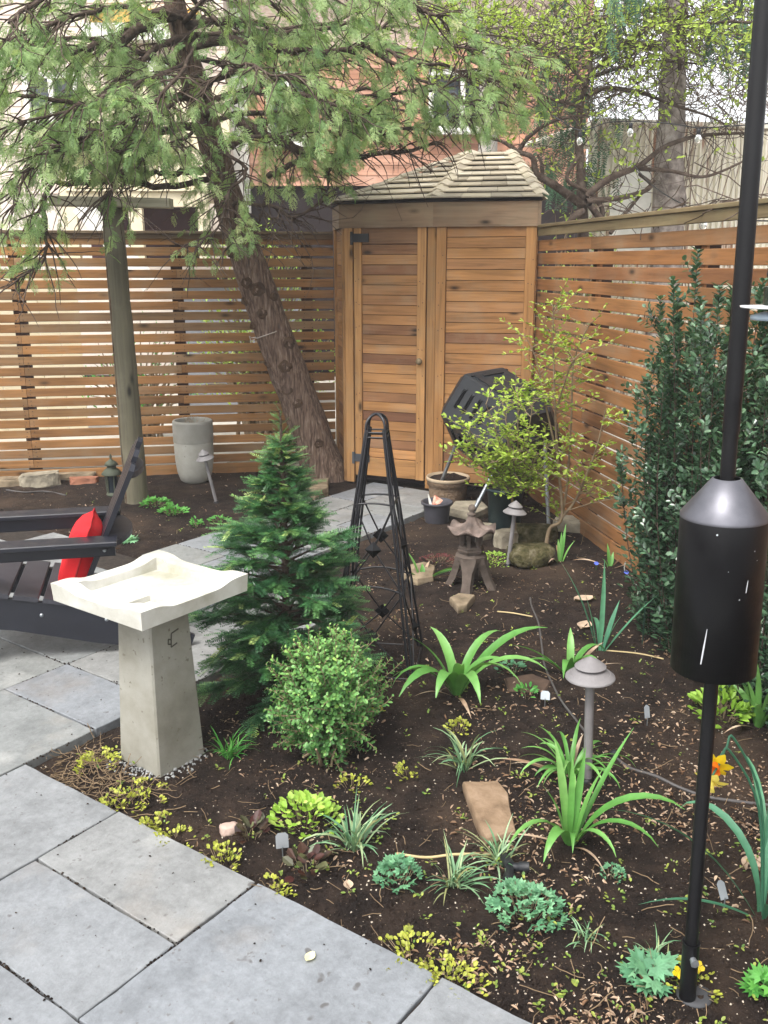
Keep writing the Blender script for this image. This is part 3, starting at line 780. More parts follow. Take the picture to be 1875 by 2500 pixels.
# ---------------------------------------------------------------- adirondack chair (faces left)
hd = V((-.97, -.236, 0)).normalized()
CM = Matrix.Translation(V((-1.235, 4.13, 0))) @ Matrix.Rotation(math.atan2(hd.y, hd.x), 4, 'Z')
ch = thing('adirondack_chair', 'black slatted Adirondack chair at left facing out of the picture', 'chair', M=CM)
def cboard(name, p0, p1, wd, th, n, mat=CHAIR_M):
    return board(name, CM @ V(p0), CM @ V(p1), wd, th, CM.to_3x3() @ V(n), mat, ch, .004)
for sy in (1, -1):
    cboard('arm', (-.01, sy * .265, .53), (.74, sy * .265, .535), .115, .022, (0, 0, 1), CHAIR_M)
    cboard('arm_brace', (.0, sy * .245, .488), (.70, sy * .245, .492), .06, .024, (0, 1, 0))
    cboard('front_leg', (.64, sy * .268, 0), (.64, sy * .268, .52), .1, .024, (0, 1, 0))
    rl = MB(); y0, y1 = sy * .24 - .0125, sy * .24 + .0125
    out_ = [(-.30, 0), (-.20, 0), (.1, .055), (.45, .15), (.70, .19), (.735, .24), (.73, .345), (.5, .305), (.3, .262), (.05, .205), (-.12, .155), (-.32, .05)]
    rl.prism([V((x, y1, z)) for x, z in out_], [V((x, y0, z)) for x, z in out_])
    rl.build('side_rail', CHAIR_M, ch, CM)
def railtop(x):
    pts = [(-.32, .05), (-.12, .155), (.05, .205), (.3, .262), (.5, .305), (.73, .345)]
    for (x0, z0), (x1, z1) in zip(pts[:-1], pts[1:]):
        if x0 <= x <= x1: return z0 + (z1 - z0) * (x - x0) / (x1 - x0)
    return pts[-1][1]
x = .215
for k in range(5):
    x0, x1 = x, x + .105
    zc = (railtop(x0) + railtop(x1)) / 2 + .013; sl = V((x1 - x0, 0, railtop(x1) - railtop(x0))).normalized()
    cboard('seat_slat', ((x0 + x1) / 2, -.262, zc), ((x0 + x1) / 2, .262, zc), .105, .02, (-sl.z, 0, sl.x), CHAIR_T)
    x += .12
bd = V((-.40, 0, .9)).normalized(); bn = V((.9, 0, .40)).normalized()
for k in range(5):
    off = k - 2
    p0 = V((.19, off * .082, .20)); L = .80 - abs(off) * .035 - (0.012 if abs(off) == 2 else 0)
    p1 = p0 + bd * L + V((0, off * .022, 0))
    sl = MB(); n = bn; sd = V((0, 1, 0)); t2 = .011; hw = .040
    c0, c1 = (.5 * abs(off) * .02), 0
    ti = .016 * (1 if off > 0 else -1 if off < 0 else 0)
    q = [p0 - sd * hw * .8, p0 + sd * hw * .8, p1 + sd * hw * 1.06 - bd * (.012 + max(0, ti)), p1 - bd * 0 + sd * hw * .4, p1 - sd * hw * .4, p1 - sd * hw * 1.06 - bd * (.012 + max(0, -ti))]
    sl.prism([v - n * t2 for v in q], [v + n * t2 for v in q])
    sl.build('back_slat', CHAIR_M, ch, CM)
def arcplate(name, x, z, hw, dep, th):
    mb = MB(); q = [V((x, -hw, z)), V((x, hw, z))] + [V((x - dep * math.sin(math.pi * k / 12) ** .6, hw - 2 * hw * k / 12, z)) for k in range(1, 12)]
    mb.prism([v - V((0, 0, th / 2)) for v in q], [v + V((0, 0, th / 2)) for v in q]); mb.build(name, CHAIR_T, ch, CM)
arcplate('arm_connector', .055, .508, .285, .125, .024)
arcplate('back_support', -.075, .80, .21, .065, .026)
bo = MB()
for p in ((.045, .2585, .488), (.06, .2535, .165), (.33, .2535, .21)):
    bo.lathe([(.009, 0), (.008, .003), (.003, .005)], 12, Matrix.Translation(V(p)) @ Matrix.Rotation(-math.pi / 2, 4, 'X'))
bo.build('bolt_heads', GALV, ch, CM, kind='stuff')
# red cushion leaning on the back, seen on its edge
cu = MB(); n_ = 14
gv = {}
for sd in (1, -1):
    for i in range(n_ + 1):
        for j in range(n_ + 1):
            u_, v_ = i / n_ * 2 - 1, j / n_ * 2 - 1
            e = max(0, (1 - u_ ** 4) * (1 - v_ ** 4)) ** .55
            pin = 1 - .10 * (1 - abs(u_)) * abs(v_) ** 3
            gv[(sd, i, j)] = len(cu.v)
            cu.v.append((sd * .075 * e + .006 * noise.noise(V((u_ * 2, v_ * 2, sd))), u_ * .185 * (1 - .08 * (1 - v_ * v_)), v_ * .19 * (1 - .08 * (1 - u_ * u_))))
for sd in (1, -1):
    for i in range(n_):
        for j in range(n_):
            f = (gv[(sd, i, j)], gv[(sd, i + 1, j)], gv[(sd, i + 1, j + 1)], gv[(sd, i, j + 1)])
            cu.f.append(f if sd > 0 else f[::-1]); cu.sm.append(True)
QM = CM @ Matrix.Translation(V((.165, .03, .40))) @ Matrix.Rotation(R(-20), 4, 'Y') @ Matrix.Rotation(R(2), 4, 'X')
cob = tag(cu.build('cushion', RED, None, QM), 'red cushion propped against the back of the black chair', 'cushion')

ed_ = [V(cu.v[gv[(1, i, j)]]) for i, j in [(i, 0) for i in range(n_)] + [(n_, j) for j in range(n_)] + [(n_ - i, n_) for i in range(n_)] + [(0, n_ - j) for j in range(n_ + 1)]]
sm_ = MB(); sm_.tube(ed_, .0045, 6); sm_.build('piping', m_noise('red_piping', [(.3, '8f1418'), (.7, 'a81c20')], 9, .85), cob, QM)
# ---------------------------------------------------------------- birdbath
bc = V((-.795, 3.0, -.02)); BA = R(-36.5)
BM = Matrix.Translation(bc) @ Matrix.Rotation(BA, 4, 'Z')
bb = thing('birdbath', 'square concrete birdbath on a tapered pedestal at the corner of the paving', 'birdbath', M=BM)
hb, ht, hz_ = .107, .083, .615
pb = MB(); nseg = 12
ringv = []
for k in range(nseg + 1):
    z = -.03 + (hz_ + .03) * k / nseg; h = hb + (ht - hb) * k / nseg
    cc = .006
    ringv.append([V((x, y, z)) for x, y in ((h - cc, h), (h, h - cc), (h, -h + cc), (h - cc, -h), (-h + cc, -h), (-h, -h + cc), (-h, h - cc), (-h + cc, h))])
vs = [v for r_ in ringv for v in r_]
fs = [(k * 8 + (i + 1) % 8, k * 8 + i, (k + 1) * 8 + i, (k + 1) * 8 + (i + 1) % 8) for k in range(nseg) for i in range(8)]
fs = [tuple(reversed(f)) for f in fs]
fs = [tuple(reversed(f)) for f in fs]
pb.add(vs, fs); pb.add([v for v in ringv[-1]][::-1], [tuple(range(8))])
pb.build('pedestal', CONC, bb, BM)
# engraved mark on the right hand face: two dark angular strokes
mk = MB()
def stroke(p0, p1, wd=.0045):
    def fp(p):                              # face x = +h : local (y, z) -> 3d
        h = hb + (ht - hb) * (p[1] + .03) / (hz_ + .03); return V((h + .0008, p[0], p[1]))
    a, b = fp(p0), fp(p1); d = (b - a).normalized(); sd = d.cross(V((1, 0, 0))).normalized() * wd / 2
    mk.prism([a - sd, b - sd, b + sd, a + sd], [q + V((.0012, 0, 0)) for q in (a - sd, b - sd, b + sd, a + sd)])
for p0, p1 in (((.0, .50), (.036, .507)), ((.0, .50), (-.006, .452)), ((-.006, .452), (.024, .459)), ((-.003, .478), (-.016, .484)), ((-.016, .484), (-.019, .466)), ((-.019, .466), (-.006, .463))):
    stroke((p0[0] * .9, p0[1]), (p1[0] * .9, p1[1]))
mk.build('engraved_mark', m_plain('mark_dark', '4a4840', .9, .1), bb, BM, kind='stuff')
# basin as a height field with scalloped rim
bs = MB(); nb_ = 76; hw = .232
def rimz(x, y):
    def bumpc(t): return 1 / (1 + math.exp(-(abs(t) / hw - .56) * 16))
    e = max(abs(x), abs(y)); tt = y if abs(x) > abs(y) else x
    return .018 * bumpc(tt)
def bz(x, y):
    e = max(abs(x), abs(y)); inner = .170
    z = rimz(x, y)
    if e < inner:
        k = min(1, (inner - e) / .010)
        z = z * (1 - k) + (-.026) * k
        cx, cy = x - .085, y + .085           # small nested square well in the front corner
        d = max(abs(cx), abs(cy))
        if d < .052:
            z -= .022 * min(1, (.052 - d) / .005)
            if d < .026: z += .016 * min(1, (.026 - d) / .004)
    return z
coords = sorted(set([-hw + 2 * hw * i / nb_ for i in range(nb_ + 1)] + [s * e for s in (1, -1) for e in (.170, .160, .137, .132, .111, .107, .063, .059, .038, .033)]))
m = len(coords)
for y in coords:
    for x in coords: bs.v.append((x, y, .662 + bz(x, y)))
for j in range(m - 1):
    for i in range(m - 1): bs.f.append((j * m + i, j * m + i + 1, (j + 1) * m + i + 1, (j + 1) * m + i)); bs.sm.append(False)
def side(idx):
    k = len(bs.v)
    for i_ in idx:
        x, y, z = bs.v[i_]; s_ = .985; bs.v.append((x, y, z)); bs.v.append((x * s_, y * s_, .618))
    for q in range(len(idx) - 1): bs.f.append((k + 2 * q, k + 2 * q + 1, k + 2 * q + 3, k + 2 * q + 2)); bs.sm.append(False)
side([i for i in range(m)]); side([j * m + m - 1 for j in range(m)]); side([m * m - 1 - i for i in range(m)]); side([(m - 1 - j) * m for j in range(m)])
h_ = hw * .985; bs.add([(-h_, -h_, .618), (h_, -h_, .618), (h_, h_, .618), (-h_, h_, .618)], [(3, 2, 1, 0)])
bs.build('basin', CONC_W, bb, BM)

# ---------------------------------------------------------------- obelisk trellis
oc = V((-.03, 3.83, -.01)); OM = Matrix.Translation(oc) @ Matrix.Rotation(R(-8), 4, 'Z')
ob = thing('obelisk_trellis', 'black iron obelisk trellis with pyramid studs beside the yew', 'trellis', M=OM)
OH = 1.04
def ohw(z): return .182 + (.040 - .182) * z / OH
def leg(sx, sy):
    mb = MB()
    for dx, dy in ((0, 0), (-sx * .020, 0)):
        pts = []
        for k in range(9):
            z = -.08 + (OH + .08) * k / 8; h = ohw(z); pts.append((sx * h + dx * (1 - .6 * max(0, z) / OH), sy * h, z))
        mb.tube(pts, .0058, 6)
    mb.build('leg', IRON, ob, OM)
for sx in (1, -1):
    for sy in (1, -1): leg(sx, sy)
for sg in (1, -1):
    mb = MB(); pts = []
    for k in range(13):
        a = math.pi * k / 12; h = ohw(OH) ; pts.append((math.cos(a) * h, sg * math.cos(a) * h, OH + math.sin(a) ** .8 * .062))
    mb.tube(pts, .0062, 6); mb.build('top_hoop', IRON, ob, OM)
def ring(z, r_=.004, arch=0.0):
    h = ohw(z)
    for ax in range(4):
        mb = MB(); pts = []
        for k in range(9):
            s = -1 + 2 * k / 8; zz = z + arch * (1 - s * s)
            p = [(s * h, -h, zz), (h, s * h, zz), (s * h, h, zz), (-h, s * h, zz)][ax]; pts.append(p)
        mb.tube(pts, r_, 5); mb.build('crossbar', IRON, ob, OM)
ring(OH - .01); ring(OH - .03); ring(.73, .0045, .01); ring(.36, .0045, .03); ring(.0, .004)
for zc, z0, z1 in ((.545, .73, .36), (.17, .36, 0.0)):
    for ax in range(4):
        h = ohw(zc)
        def P_(s, z):
            hh = ohw(z); return [V((s * hh, -hh, z)), V((hh, s * hh, z)), V((s * hh, hh, z)), V((-hh, s * hh, z))][ax]
        mb = MB()
        for s, z in ((-1, z0), (1, z0), (-1, z1), (1, z1)): mb.tube([P_(s * .97, z), P_(0, zc)], .0036, 5)
        mb.build('diagonal_rod', IRON, ob, OM)
        n = [V((0, -1, .1)), V((1, 0, .1)), V((0, 1, .1)), V((-1, 0, .1))][ax]; c = P_(0, zc); u_ = n.cross(UP).normalized(); w_ = u_.cross(n).normalized() * -1
        mb = MB(); q = [c + u_ * .036, c + w_ * .036, c - u_ * .036, c - w_ * .036]
        mb.add(q + [c + n * .026, c - n * .004], [(0, 1, 4), (1, 2, 4), (2, 3, 4), (3, 0, 4), (1, 0, 5), (2, 1, 5), (3, 2, 5), (0, 3, 5)]); mb.build('pyramid_stud', BLACKP, ob, OM)

# ---------------------------------------------------------------- compost tumbler
TC = V((.79, 6.28, .645))
ax = V((.52, -.82, 0)).normalized()         # drum axis, towards the viewer and to the right
TMx = frame(TC, ax, V((ax.y, -ax.x, 0)) * -1)
TMx = Matrix.Translation(TC) @ Matrix.Scale(1.05, 4) @ Matrix((( ax.x, -ax.y, 0, 0), (ax.y, ax.x, 0, 0), (0, 0, 1, 0), (0, 0, 0, 1))) @ Matrix.Rotation(R(17), 4, 'Y') @ Matrix.Rotation(R(5), 4, 'X')
tu = thing('compost_tumbler', 'black plastic compost tumbler drum on slanted steel legs behind the spring shrub', 'compost tumbler', M=TMx)
def hexpt(k, r_, x, rot=0.0):
    a = math.pi / 3 * k + math.pi / 6 + math.pi / 6 + rot; return V((x, math.cos(a) * r_, math.sin(a) * r_))
Rr, hl = .31, .32
dm = MB(); rings_ = []
for x, r_ in ((-hl, Rr * .76), (-hl + .085, Rr), (hl - .085, Rr), (hl, Rr * .76)):
    rings_.append([hexpt(k, r_, x) for k in range(6)])
vs = [v for q in rings_ for v in q]
fs = [(i * 6 + k, i * 6 + (k + 1) % 6, (i + 1) * 6 + (k + 1) % 6, (i + 1) * 6 + k) for i in range(3) for k in range(6)]
fs = [tuple(reversed(f)) for f in fs]
dm.add(vs, fs); dm.add(rings_[0][::-1], [tuple(range(6))][:1]); dm.add(rings_[-1], [tuple(range(6))])
dr = dm.build('drum', BPLAST, tu, TMx)
bv = dr.modifiers.new('bevel', 'BEVEL'); bv.width = .011; bv.segments = 3; bv.limit_method = 'ANGLE'
# raised vents on the two faces towards the shed and the lid on top
DK = m_plain('vent_dark', '08080a', .8, .1)
for k in range(6):
    a, b = hexpt(k, Rr, 0), hexpt(k + 1, Rr, 0); c = (a + b) / 2; n = V((0, c.y, c.z)).normalized(); d = (b - a).normalized()
    if n.z > .9:
        M = TMx @ frame(c, V((1, 0, 0)), n)
        MB().box((0, .004, 0), (.36, .012, .25)).build('lid', BPLAST, tu, M)
        for sx in (-.14, .14): MB().box((sx, .014, 0), (.02, .012, .16)).build('lid_handle', BPLAST, tu, M)
        for sx in (-.178, .178): MB().box((sx, .006, 0), (.012, .01, .29)).build('lid_rail', BPLAST, tu, M)
    elif n.z > -.6:
        for j in range(4):
            x = -.15 + j * .085
            mb = MB()
            q = [V((x - .010, 0, -.06)), V((x + .010, 0, -.072)), V((x + .012, 0, .052)), V((x, 0, .066)), V((x - .012, 0, .052))]
            M = TMx @ frame(c, V((1, 0, 0)), n)
            mb.prism([p + V((0, -.004, 0)) for p in q], [p + V((0, .003, 0)) for p in q]); mb.build('vent_slot', DK, tu, M)
            mb = MB(); mb.box((x - .016, .003, -.005), (.006, .008, .13)); mb.box((x, .003, -.076), (.03, .008, .006)); mb.build('vent_rim', BPLAST, tu, M)
cen = MB(); cen.lathe([(.06, 0), (.055, .02), (.03, .028)], 20, Matrix.Translation(V((hl, 0, 0))) @ Matrix.Rotation(math.pi / 2, 4, 'Y')); cen.build('axle_hub', BPLAST, tu, TMx)
lg = [(PD(1230, 1105, 6.05), GH(1133, 1290)), (PD(1112, 1088, 6.5), GH(1055, 1212)), (PD(1330, 1080, 6.0), GH(1340, 1290)), (PD(1250, 1100, 6.6), GH(1255, 1240))]
for a, b in lg:
    mb = MB(); mb.tube([a, b], .0135, 10); mid = a.lerp(b, .6); mb.tube([mid, mid + (b - a).normalized() * .03], .016, 10)
    mb.build('leg', GALV, tu, Matrix.Translation(b), world=True)

# ---------------------------------------------------------------- pots
def pot(pos, prof, mat, label, soilz, soilr, name='plant_pot', cat='plant pot', n=40):
    t = thing(name, label, cat, pos); M = Matrix.Translation(V(pos))
    mb = MB(); mb.lathe(prof, n, cap=(True, False)); mb.build('pot_body', mat, t, M)
    if soilz:
        mb = MB(); pr = [(soilr, soilz), (soilr * .7, soilz + .012), (soilr * .4, soilz + .02), (.01, soilz + .022)]
        mb.lathe(pr, 30, cap=(False, True)); mb.v = [(x, y, z + noise.noise(V((x, y, z)) * 30) * .014) for x, y, z in mb.v]; mb.build('potting_soil', SOIL, t, M)
    return t, M
p1 = GH(1093, 1214)
t, M = pot(p1, [(.122, 0), (.128, .01), (.142, .14), (.146, .175), (.155, .178), (.156, .212)], POT_T, 'large tan textured plant pot full of soil by the shed door', .222, .142)
mb = MB(); mb.lathe([(.157, .212), (.163, .216), (.164, .232), (.16, .238), (.15, .236), (.144, .2)], 40, cap=(False, False)); mb.build('rim', m_noise('pot_rim', [(.3, '9c8a72'), (.7, 'b3a189')], 9, .8, .2, 80, .003), t, M)
p2 = GH(1066, 1274)
t, M = pot(p2, [(.078, 0), (.082, .01), (.092, .12), (.094, .125)], POT_K, 'small dark grey plastic pot in front of the large tan pot', .06, .075)
mb = MB(); mb.lathe([(.094, .122), (.107, .126), (.109, .14), (.104, .144), (.095, .141), (.088, .1)], 40, cap=(False, False)); mb.build('rim', POT_K, t, M)
pk = MB(); pk.prism([p2 + V((-.05, .0, .10)), p2 + V((-.035, .012, .10)), p2 + V((-.025, 0, .10))], [p2 + V((-.062, .01, .19)), p2 + V((-.055, .02, .185)), p2 + V((-.052, 0, .18))])
tag(pk.build('plant_label', WHITE, None, Matrix.Translation(p2 + V((-.05, 0, .1))), world=True), 'white pointed label stuck in the small grey pot', 'plant label')
pk = MB(); q = [p2 + V((-.035, -.01, .11)), p2 + V((.02, -.02, .13)), p2 + V((.035, .0, .14)), p2 + V((-.02, .01, .175))]
pk.prism(q, [v + V((.006, .012, .006)) for v in q]); tag(pk.build('seed_packet', m_noise('packet', [(.3, 'a8503a'), (.5, 'c9a08c'), (.7, 'd5cfc4')], 30, .35), None, Matrix.Translation(p2 + V((0, 0, .13))), world=True), 'crumpled reddish packet lying in the small grey pot', 'packet')
p3 = V((.80, 5.95, 0))
t, M = pot(p3, [(.10, 0), (.105, .01), (.118, .25), (.124, .25), (.126, .27), (.118, .27), (.112, .2)], POT_G, 'dark green plastic bin standing behind the spring shrub', .2, .11, 'plastic_bin', 'bin')

# ---------------------------------------------------------------- pagoda lantern
lc = V((.47, 4.80, -.015)); LM = Matrix.Translation(lc) @ Matrix.Diagonal((1, 1, 1.07, 1)) @ Matrix.Rotation(R(12), 4, 'Z')
la = thing('pagoda_lantern', 'small clay pagoda lantern on arched legs with upturned roof', 'lantern', M=LM)
def polyring(n, r_, z, rot=0): return [V((r_ * math.cos(2 * math.pi * k / n + rot), r_ * math.sin(2 * math.pi * k / n + rot), z)) for k in range(n)]
for k in range(4):
    a = math.pi / 4 + k * math.pi / 2 + .3; d = V((math.cos(a), math.sin(a), 0)); s_ = V((-d.y, d.x, 0))
    mb = MB(); pr = [(.062, .17, .060), (.070, .14, .052), (.082, .10, .036), (.102, .045, .030), (.128, .0, .034)]
    vs = []
    for r_, z, hw_ in pr:
        for rr, ww in ((r_ + .016, .72), (r_ - .022, 1.0)):
            vs += [d * rr + s_ * hw_ * ww + V((0, 0, z)), d * rr - s_ * hw_ * ww + V((0, 0, z))]
    for i in range(len(pr) - 1):
        o = i * 4; p_ = (i + 1) * 4
        for f in ((o, o + 1, p_ + 1, p_), (o + 1, o + 3, p_ + 3, p_ + 1), (o + 3, o + 2, p_ + 2, p_ + 3), (o + 2, o, p_, p_ + 2)): mb.add([vs[j] for j in f], [(0, 1, 2, 3)])
    mb.add([vs[j] for j in (16, 17, 19, 18)], [(0, 1, 2, 3)])
    mb.build('leg', CLAYB, la, LM)
mb = MB(); mb.lathe([(.0, .145), (.085, .15), (.088, .175), (.062, .182), (.056, .19)], 8, smooth=False, cap=(False, True)); mb.build('leg_collar', CLAYB, la, LM)
mb = MB(); mb.lathe([(.056, .186), (.072, .192), (.076, .204), (.070, .21), (.072, .216), (.066, .224), (.05, .228)], 6, smooth=False); mb.build('platform', CLAYB, la, LM)
for k in range(6):
    a = k * math.pi / 3; c = V((.052 * math.cos(a), .052 * math.sin(a), 0)); mb = MB()
    mb.box((0, 0, 0), (.02, .02, .065), None); mb.build('pillar', CLAYB, la, LM @ Matrix.Translation(c + V((0, 0, .256))) @ Matrix.Rotation(a, 4, 'Z'))
mb = MB(); mb.lathe([(.056, .285), (.062, .288), (.062, .298), (.05, .30)], 6, smooth=False); mb.build('lintel', CLAYB, la, LM)
rf = MB(); nr_ = 48; prf = [(.02, .378), (.026, .36), (.036, .338), (.062, .317), (.10, .306), (.135, .311)]
vs = []
for i, (r_, z) in enumerate(prf):
    for k in range(nr_):
        a = 2 * math.pi * k / nr_; c6 = abs(math.cos(3 * a)) ** 3
        kk = i / (len(prf) - 1)
        vs.append(V((r_ * math.cos(a) * (1 - .06 * kk * (1 - c6)), r_ * math.sin(a) * (1 - .06 * kk * (1 - c6)), z + .020 * kk * kk * c6 + .004 * kk * c6 - .014 * kk * (1 - abs(math.cos(3 * a))))))
for r_, z in ((.125, .298), (.05, .29)):
    for k in range(nr_):
        a = 2 * math.pi * k / nr_; c6 = abs(math.cos(3 * a)) ** 3; vs.append(V((r_ * math.cos(a), r_ * math.sin(a), z + (.016 * c6 if r_ > .1 else 0))))
fs = [(i * nr_ + k, (i + 1) * nr_ + k, (i + 1) * nr_ + (k + 1) % nr_, i * nr_ + (k + 1) % nr_) for i in range(7) for k in range(nr_)]
rf.add(vs, fs, True); rf.build('roof', CLAYR, la, LM)
mb = MB(); mb.lathe([(.022, .37), (.018, .378), (.025, .384), (.025, .39), (.014, .394), (.012, .40), (.019, .408), (.021, .418), (.016, .43), (.004, .436)], 20); mb.build('finial', CLAYB, la, LM)

# ---------------------------------------------------------------- bird feeder pole with squirrel baffle
fb_ = V((.725, 1.845, -.03)); ftp = PD(1866, 0, 1.86); fdir = (ftp - fb_).normalized()
fx_ = (V((1, 0, 0)) - fdir * fdir.x).normalized(); FM = frame(fb_, fx_, fdir.cross(fx_))
fp = thing('feeder_pole', 'tall black feeder pole with a cylindrical squirrel baffle at right', 'feeder pole', M=FM)
mb = MB(); mb.tube([(0, 0, .16), (0, 0, 1.40)], .0152, 20); mb.build('lower_pole', BLACKP, fp, FM)
mb = MB(); mb.tube([(0, 0, 1.40), (0, 0, 2.9)], .0172, 20); mb.build('upper_pole', BLACKP, fp, FM)
mb = MB(); mb.tube([(0, 0, -.2), (0, 0, .19)], .0195, 20); mb.tube([(0, 0, .185), (0, 0, .19)], .0205, 20); mb.build('ground_socket', BLACKP, fp, FM)
mb = MB(); mb.tube([(0, -.018, .155), (0, -.030, .155)], .008, 8); mb.tube([(0, -.03, .155), (0, -.034, .155)], .0105, 6); mb.build('clamp_bolt', GALV, fp, FM)
mb = MB(); mb.lathe([(.042, .0), (.042, .004), (.03, .006)], 24, Matrix.Translation(V((.02, .01, .03)))); mb.build('base_disc', m_plain('base_grey', '38393c', .7), fp, FM)
mb = MB(); mb.lathe([(.086, .885), (.088, .885), (.088, 1.222), (.087, 1.226)], 64, cap=(False, False)); mb.lathe([(.086, 1.222), (.086, .885)], 64, cap=(False, False)); mb.build('baffle_cylinder', BLACKP, fp, FM)
mb = MB(); mb.lathe([(.0885, 1.222), (.0885, 1.228), (.03, 1.303), (.026, 1.304)], 64, cap=(False, False), smooth=False)
for f_ in range(len(mb.sm)): mb.sm[f_] = True
mb.build('baffle_cone', CONE_M, fp, FM)
sc = MB()
for az_, z0, z1, wd in ((-2.20, .925, 1.005, .0032), (-1.30, 1.085, 1.112, .0026), (-2.05, 1.204, 1.208, .004), (-1.45, 1.07, 1.073, .003), (-1.75, 1.13, 1.132, .002), (-1.15, 1.17, 1.173, .002), (-1.05, 1.15, 1.152, .002)):
    q = []
    for k in range(5):
        z = z0 + (z1 - z0) * k / 4; a = az_ + (z - z0) * 1.1; wv = wd * (.35 + .65 * math.sin(math.pi * (.2 + .8 * k / 4)))
        for s in (-1, 1): q.append((.0884 * math.cos(a + s * wv / .18), .0884 * math.sin(a + s * wv / .18), z))
    sc.add(q, [(2 * k, 2 * k + 1, 2 * k + 3, 2 * k + 2) for k in range(4)])
sc.build('scratches', m_plain('scratch_white', 'b9bbbf', .4), fp, FM, kind='stuff')
# hanging tube feeder, mostly out of the frame
hc = PD(1918, 752, 1.46)
hf = thing('hanging_feeder', 'dark green hanging bird feeder with clear tray, cut off by the right edge', 'bird feeder', hc); HM = Matrix.Translation(hc)
mb = MB(); mb.lathe([(.0, 0), (.066, 0), (.0665, .003), (.0, .004)], 48, cap=(False, False)); mb.build('tray', m_plain('clear_tray', 'e6e8ea', .1, .6), hf, HM)
mb = MB(); mb.lathe([(.03, -.018), (.05, -.018), (.05, -.012), (.03, -.006)], 40); mb.build('lower_disc', m_plain('tray_under', '9fb0bd', .15, .6), hf, HM)
mb = MB(); mb.lathe([(.033, .004), (.034, .03), (.034, .032)], 32); mb.build('feeder_body', m_plain('feeder_green', '16261f', .3), hf, HM)
mb = MB(); mb.tube([(-.022, 0, .03), (-.030, 0, .05), (-.012, 0, .11), (-.008, 0, .30), (-.006, 0, .9)], [.004, .005, .004, .004, .003], 8); mb.build('hanger', IRON, hf, HM)

# ---------------------------------------------------------------- leaf and spray templates
def kites(lst):
    vs, fs = [], []
    for p, d, L, wd in lst:
        d = V(d).normalized(); n = V((-d.y, d.x, 0)); p = V(p); k = len(vs)
        for q in (p, p + d * L * .4 - n * wd, p + d * L, p + d * L * .4 + n * wd): vs.append(q)
        fs.append((k, k + 1, k + 2, k + 3))
    return vs, fs
def thuja_tpl(seed):
    r = random.Random(seed); l = [((0, 0, 0), (1, 0, 0), 1.0, .018)]
    for i in range(9):
        t = .06 + .095 * i
        for sg in (1, -1):
            if r.random() < .12: continue
            a = sg * R(r.uniform(32, 52)); L = (.46 * (1 - .62 * t)) * r.uniform(.75, 1.15) * (1 if i > 1 else .7)
            d = V((math.cos(a), math.sin(a), 0)); p = V((t, 0, 0)); l.append((p, d, L, .018))
            for q in (.3, .52, .74):
                b = a + r.choice((1, -1)) * R(r.uniform(28, 42)); l.append((p + d * L * q, (math.cos(b), math.sin(b), 0), L * r.uniform(.3, .5), .016))
    vs, fs = kites(l)
    out_ = []
    for v in vs: out_.append((v.x, v.y, -.22 * v.x * v.x - .5 * v.y * v.y + r.uniform(-.01, .01)))
    return out_, fs
def needle_tpl(seed, n=12, L=.25, wd=.026):
    r = random.Random(seed); l = [((0, 0, 0), (1, 0, 0), 1.0, .008)]
    for i in range(n):
        t = .04 + .95 * i / n
        for sg in (1, -1):
            a = sg * R(r.uniform(50, 72) - 30 * max(0, t - .75)); l.append(((t, 0, 0), (math.cos(a), math.sin(a), 0), L * r.uniform(.8, 1.15) * (1 - .35 * t), wd))
    vs, fs = kites(l)
    return [(v.x, v.y, .05 * abs(v.y) / L - .12 * v.x * v.x + r.uniform(-.012, .012)) for v in vs], fs
LEAF = ([(0, 0, 0), (.3, -.2, .07), (.72, -.2, .06), (1, 0, -.04), (.72, .2, .06), (.3, .2, .07)], [(0, 1, 2, 3), (0, 3, 4, 5)])
ROUND = ([(0, 0, 0), (.3, -.3, .06), (.75, -.32, .05), (1, 0, 0), (.75, .32, .05), (.3, .3, .06)], [(0, 1, 2, 3), (0, 3, 4, 5)])
TRI = kites([((0, 0, 0), (1, 0, 0), 1, .26), ((.1, 0, 0), (.7, .75, 0), .8, .24), ((.1, 0, 0), (.7, -.75, 0), .8, .24)])
LOBED = kites([((0, 0, 0), (math.cos(a), math.sin(a), 0), 1 - .12 * abs(a), .21) for a in (-1.9, -1.2, -.6, 0, .6, 1.2, 1.9)])
LOBED = ([(x * 1.0, y, z - .12 * (x * x + y * y)) for x, y, z in LOBED[0]], LOBED[1])
TH = [thuja_tpl(s) for s in (1, 2, 3)]
YW = [needle_tpl(s) for s in (1, 2, 3)]

def curve(p, d, L, n, wob, grav):
    """a wandering branch"""
    pts = [V(p)]; d = V(d).normalized()
    for i in range(n):
        d = (d + V((rnd.gauss(0, wob), rnd.gauss(0, wob), rnd.gauss(0, wob) - grav))).normalized()
        pts.append(pts[-1] + d * (L / n))
    return pts
def taper(r0, r1, n): return [r0 + (r1 - r0) * i / (n - 1) for i in range(n)]
def interp(pts, s):
    s = max(0, min(.9999, s)) * (len(pts) - 1); i = int(s); return pts[i].lerp(pts[i + 1], s - i), (pts[i + 1] - pts[i]).normalized()
def smooth(pts, n):
    out_ = []
    P = [pts[0]] + list(pts) + [pts[-1]]
    for i in range(1, len(P) - 2):
        for k in range(n):
            t = k / n; a, b, c, d = P[i - 1], P[i], P[i + 1], P[i + 2]
            out_.append(.5 * ((2 * b) + (c - a) * t + (2 * a - 5 * b + 4 * c - d) * t * t + (3 * b - a - 3 * c + d) * t ** 3))
    out_.append(pts[-1]); return out_
